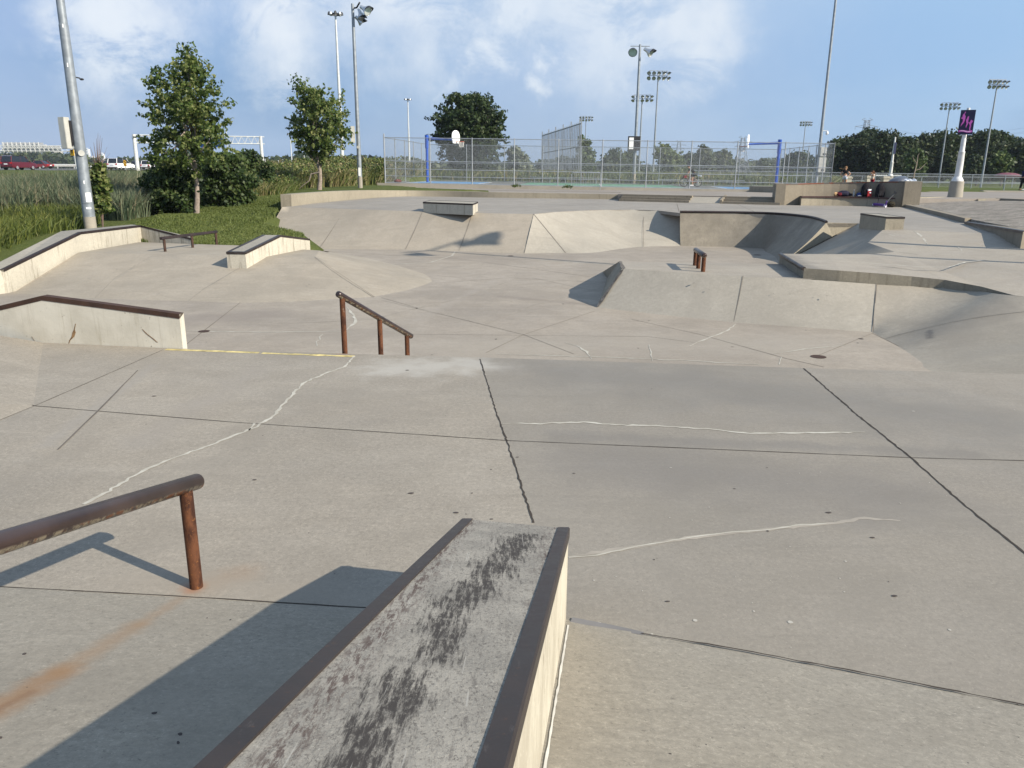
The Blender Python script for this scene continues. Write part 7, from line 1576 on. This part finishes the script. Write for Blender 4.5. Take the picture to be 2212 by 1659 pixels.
bb=Vector((fw.x+.66,Yc,zc_+.30)); st=Vector((fw.x+.80,Yc,zc_+.80)); hdp=Vector((fw.x+.17,Yc,zc_+.80)); frm=flat('frame_red',(.16,.03,.03),.4,.5)
m=MB()
for a,b in ((bb,st),(hdp,st-up*.06),(hdp-up*.12,bb),(rw,bb),(rw,st-up*.08)): m.tube([a,b],.02,8)
m.build('frame',frm,bk,smooth=True); m=MB()
for s in (-.05,.05): m.tube([fw+yv*s,hdp+yv*s*.5-up*.02],.016,6)
m.build('fork',dark,bk); m=MB(); m.tube([hdp,hdp+up*.14+Vector((-.03,0,0)),],.018,8); m.tube([hdp+up*.15-yv*.32+Vector((.06,0,0)),hdp+up*.15+Vector((-.04,0,0)),hdp+up*.15+yv*.32+Vector((.06,0,0))],.016,8); m.build('handlebar',dark,bk)
m=MB(); m.tube([st,st+up*.12],.014,6); m.box(tuple(st+up*.14+Vector((.03,0,0))),(.27,.13,.05)); m.build('saddle',dark,bk,bevel=.01); m=MB(); m.tube([bb-yv*.07,bb+yv*.07],.02,6); m.tube([bb-yv*.06-up*.0,bb-yv*.06-Vector((-.05,0,.16))],.012,5); m.tube([bb+yv*.06,bb+yv*.06+Vector((-.05,0,.16))],.012,5); m.build('cranks',dark,bk)
MB().box(tuple(hdp+Vector((-.12,0,-.05))),(.22,.3,.2)).build('front_bag',fabric('bag_red',(.22,.03,.035)),bk,bevel=.02); MB().box(tuple(rw+Vector((.12,0,.50))),(.34,.14,.10),ry=.15).build('rear_bag',white,bk,bevel=.02)
hip=st+up*.19; L_=lambda p:Vector(p)-Vector((fw.x,Yc,zc_))
hp=L_(hip); hh=L_(hdp+up*.15)
pose=dict(pel=(hp.x,0,hp.z+.02),wst=(hp.x-.14,0,hp.z+.16),chs=(hp.x-.32,0,hp.z+.31),nb=(hp.x-.42,0,hp.z+.38),nk=(hp.x-.47,0,hp.z+.43),hd=(hp.x-.53,0,hp.z+.50),hdt=(hp.x-.54,0,hp.z+.56),nose=(hp.x-.64,0,hp.z+.48),
 sl=(hp.x-.38,-.17,hp.z+.33),el=(hp.x-.50,-.24,hp.z+.10),wl=(hh.x+.05,-.26,hh.z+.03),sr=(hp.x-.38,.17,hp.z+.33),er=(hp.x-.50,.24,hp.z+.10),wr=(hh.x+.05,.26,hh.z+.03),
 hl=(hp.x-.02,-.10,hp.z-.04),kl=(hp.x-.22,-.12,hp.z-.40),al=(hp.x-.12,-.12,.14),fl=(hp.x-.26,-.13,.10),hr=(hp.x-.02,.10,hp.z-.04),kr=(hp.x-.38,.12,hp.z-.22),ar=(hp.x-.22,.12,.46),fr=(hp.x-.36,.13,.43),face=(-1,0,-.15))
def helmet(t,hd,ht,Mx,k): MB().blob(tuple(hd.lerp(ht,.9)+Vector((.01,0,.03))),(.29,.22,.20),14,8).build('helmet',dark,t,smooth=True)
cyc=person('person in black T-shirt and helmet leaning forward on the bicycle inside the court',(fw.x,Yc,zc_),pose,skinm,[('tee_shirt',SHIRT,SHE,black,.02),('shorts',['pel','hl','hr',('hl','kl',.7),('hr','kr',.7)],[('pel','hl'),('pel','hr'),('hl','hlkl'),('hr','hrkr')],trous,.02)],helmet,H=1.72)
m=MB()
for a in ('fl','fr'): p=Vector(pose[a])+Vector((fw.x,Yc,zc_)); m.box(tuple(p+Vector((.05,0,0))),(.27,.10,.09))
m.build('shoes',shoe,cyc,bevel=.02)
# dropped bag by the court corner
c=cuv(.012,.03,0); t=thing('sports_bag','small reddish bag on the court by the left end of the fence','bag',tuple(c)); m=MB(); m.blob(tuple(c+Vector((.4,0,.14))),(.55,.3,.28),12,7,.12); m.build('bag_body',fabric('dull_red_bag',(.16,.06,.055)),t,smooth=True); MB().tube([c+Vector((.28,-.05,.25)),c+Vector((.4,-.05,.40)),c+Vector((.52,-.05,.25))],.015,5).build('handle',dark,t)
# ------------------------------------------------------------ light and sky
SUN=Vector((math.cos(R(31))*math.cos(R(-31)),math.cos(R(31))*math.sin(R(-31)),math.sin(R(31))))
sl_=bpy.data.lights.new('sun','SUN'); sl_.energy=5.0; sl_.angle=R(.5); sl_.color=(1,.91,.765); so=bpy.data.objects.new('sun',sl_); COL.objects.link(so)
so.rotation_euler=SUN.to_track_quat('Z','Y').to_euler(); so.location=(30,-20,30)
W=bpy.data.worlds.new('World'); sc.world=W; W.use_nodes=True; n=W.node_tree.nodes; l=W.node_tree.links
bg=n['Background']; bg.inputs[1].default_value=.1
sk=n.new('ShaderNodeTexSky'); sk.sky_type='NISHITA'; sk.sun_disc=False; sk.sun_elevation=R(31); sk.sun_rotation=R(90+31); sk.air_density=1.0; sk.dust_density=1.2; sk.ozone_density=1.6
tc=n.new('ShaderNodeTexCoord')
def wn(t,**k):
    q=n.new(t)
    for a,b in k.items(): setattr(q,a,b)
    return q
def wmix(f,a,b):
    q=wn('ShaderNodeMix',data_type='RGBA')
    for s_,v in zip((q.inputs[0],q.inputs[6],q.inputs[7]),(f,a,b)):
        if isinstance(v,bpy.types.NodeSocket): l.new(v,s_)
        else: s_.default_value=v
    return q.outputs[2]
def wramp(f,a,b,lo=0,hi=1):
    q=wn('ShaderNodeMapRange',interpolation_type='SMOOTHSTEP'); l.new(f,q.inputs[0])
    for i,v in enumerate((a,b,lo,hi)): q.inputs[i+1].default_value=v
    return q.outputs[0]
wn_w=None
def wnoise(sc3,scale,det=6,rough=.55,loc=(0,0,0),dist=0):
    mp=wn('ShaderNodeMapping'); mp.inputs['Scale'].default_value=sc3; mp.inputs['Location'].default_value=loc; l.new(tc.outputs['Generated'],mp.inputs[0])
    q=wn('ShaderNodeTexNoise'); q.inputs['Scale'].default_value=scale; q.inputs['Detail'].default_value=det; q.inputs['Roughness'].default_value=rough; q.inputs['Distortion'].default_value=dist; l.new(mp.outputs[0],q.inputs['Vector']); return q.outputs['Fac']
def wm(op,a,b):
    q=wn('ShaderNodeMath',operation=op)
    for s_,v in zip(q.inputs,(a,b)):
        if isinstance(v,bpy.types.NodeSocket): l.new(v,s_)
        else: s_.default_value=v
    return q.outputs[0]
EXPO=0.66; K=10/(2**EXPO)
def SC(c): s_=S(c); return (s_[0]*K,s_[1]*K,s_[2]*K,1)
sx=wn('ShaderNodeSeparateXYZ'); l.new(tc.outputs['Generated'],sx.inputs[0]); Z=sx.outputs['Z']; X=sx.outputs['X']; Y=sx.outputs['Y']
# haze-blue cloud deck: deeper toward the horizon, thin and pale overhead
c0=wmix(wramp(Z,0,.13),SC((134,167,210)),SC((138,171,218)))
c1=wmix(wramp(Z,.10,.30),c0,SC((176,206,240)))
c1=wmix(wramp(X,.05,.55,0,.6),c1,SC((170,209,246)))
c1=wmix(wm('MULTIPLY',wramp(X,-.15,-.5),.55),c1,SC((163,184,222)))
low=wnoise((1,1,2.6),2.2,6,.55,(3,1,0)); c1=wmix(wramp(low,.42,.72,0,.5),c1,SC((176,203,236)))
dk=wnoise((1,1,3.6),1.7,5,.5,(8,2,4)); c1=wmix(wm('MULTIPLY',wramp(dk,.5,.68,0,.75),wramp(Z,.30,.08)),c1,SC((124,160,205)))
hi=wnoise((1,1,2.0),2.6,9,.58,(1.2,.4,.9),.35)
hm=wm('MULTIPLY',wramp(hi,.42,.64),wramp(Z,.15,.34)); c1=wmix(wm('MULTIPLY',hm,.5),c1,SC((202,219,243)))
pf_=wnoise((1,1,1.6),8.2,12,.68,(2.3,5.1,1.7),.5)
wt_=wn('ShaderNodeTexNoise'); wt_.inputs['Scale'].default_value=7; wt_.inputs['Detail'].default_value=8; wt_.inputs['Roughness'].default_value=.62; l.new(tc.outputs['Generated'],wt_.inputs['Vector'])
a_=wn('ShaderNodeVectorMath',operation='SUBTRACT'); l.new(wt_.outputs['Color'],a_.inputs[0]); a_.inputs[1].default_value=(.5,.5,.5)
b__=wn('ShaderNodeVectorMath',operation='SCALE'); l.new(a_.outputs[0],b__.inputs[0]); b__.inputs['Scale'].default_value=.22
c__=wn('ShaderNodeVectorMath',operation='ADD'); l.new(b__.outputs[0],c__.inputs[0]); l.new(tc.outputs['Generated'],c__.inputs[1]); WV=c__.outputs[0]
# small bright cumulus tops high in the middle of the view
def blobm(px,py,w):
    d=ray(px,py).normalized(); q=wn('ShaderNodeVectorMath',operation='DISTANCE'); l.new(WV,q.inputs[0]); q.inputs[1].default_value=tuple(d); return wramp(q.outputs['Value'],w*1.15,w*.1)
bm_=None
for px_,py_,w_ in ((1140,15,.075),(1095,20,.05),(980,-10,.09),(985,35,.045),(1205,140,.03),(1300,-20,.13),(880,-30,.12),(1420,10,.10),(1500,60,.08),(1180,200,.03),(620,20,.10),(250,10,.10),(1050,130,.05)):
    q=blobm(px_,py_,w_); bm_=q if bm_ is None else wm('MAXIMUM',bm_,q)
wsp=wm('MULTIPLY',bm_,wramp(pf_,.34,.56)); c1=wmix(wm('MULTIPLY',wsp,.95),c1,SC((240,245,252)))
dif=wm('MULTIPLY',blobm(1250,-200,.36),.55); c1=wmix(dif,c1,SC((222,234,248)))
col=wmix(.88,sk.outputs[0],c1)
l.new(col,bg.inputs[0])
sc.view_settings.view_transform='Standard'; sc.view_settings.look='None'; sc.view_settings.exposure=EXPO; sc.view_settings.gamma=1
sc.render.engine='CYCLES'
try: sc.cycles.max_bounces=6; sc.cycles.transparent_max_bounces=12
except Exception: pass

# thin even air over the whole place
hz_=MB().box((0,780,23),(2400,1640,60)); ho=hz_.build('haze',bpy.data.materials.new('haze_air')); tag(ho,'thin blue-grey haze in the air over the whole place','haze',None,'stuff')
hm_=ho.data.materials[0]; hm_.use_nodes=True; hn=hm_.node_tree; hn.nodes.clear(); ou=hn.nodes.new('ShaderNodeOutputMaterial'); pv=hn.nodes.new('ShaderNodeVolumePrincipled'); pv.inputs['Color'].default_value=(.72,.82,.95,1); pv.inputs['Density'].default_value=HAZE; hn.links.new(pv.outputs[0],ou.inputs['Volume'])
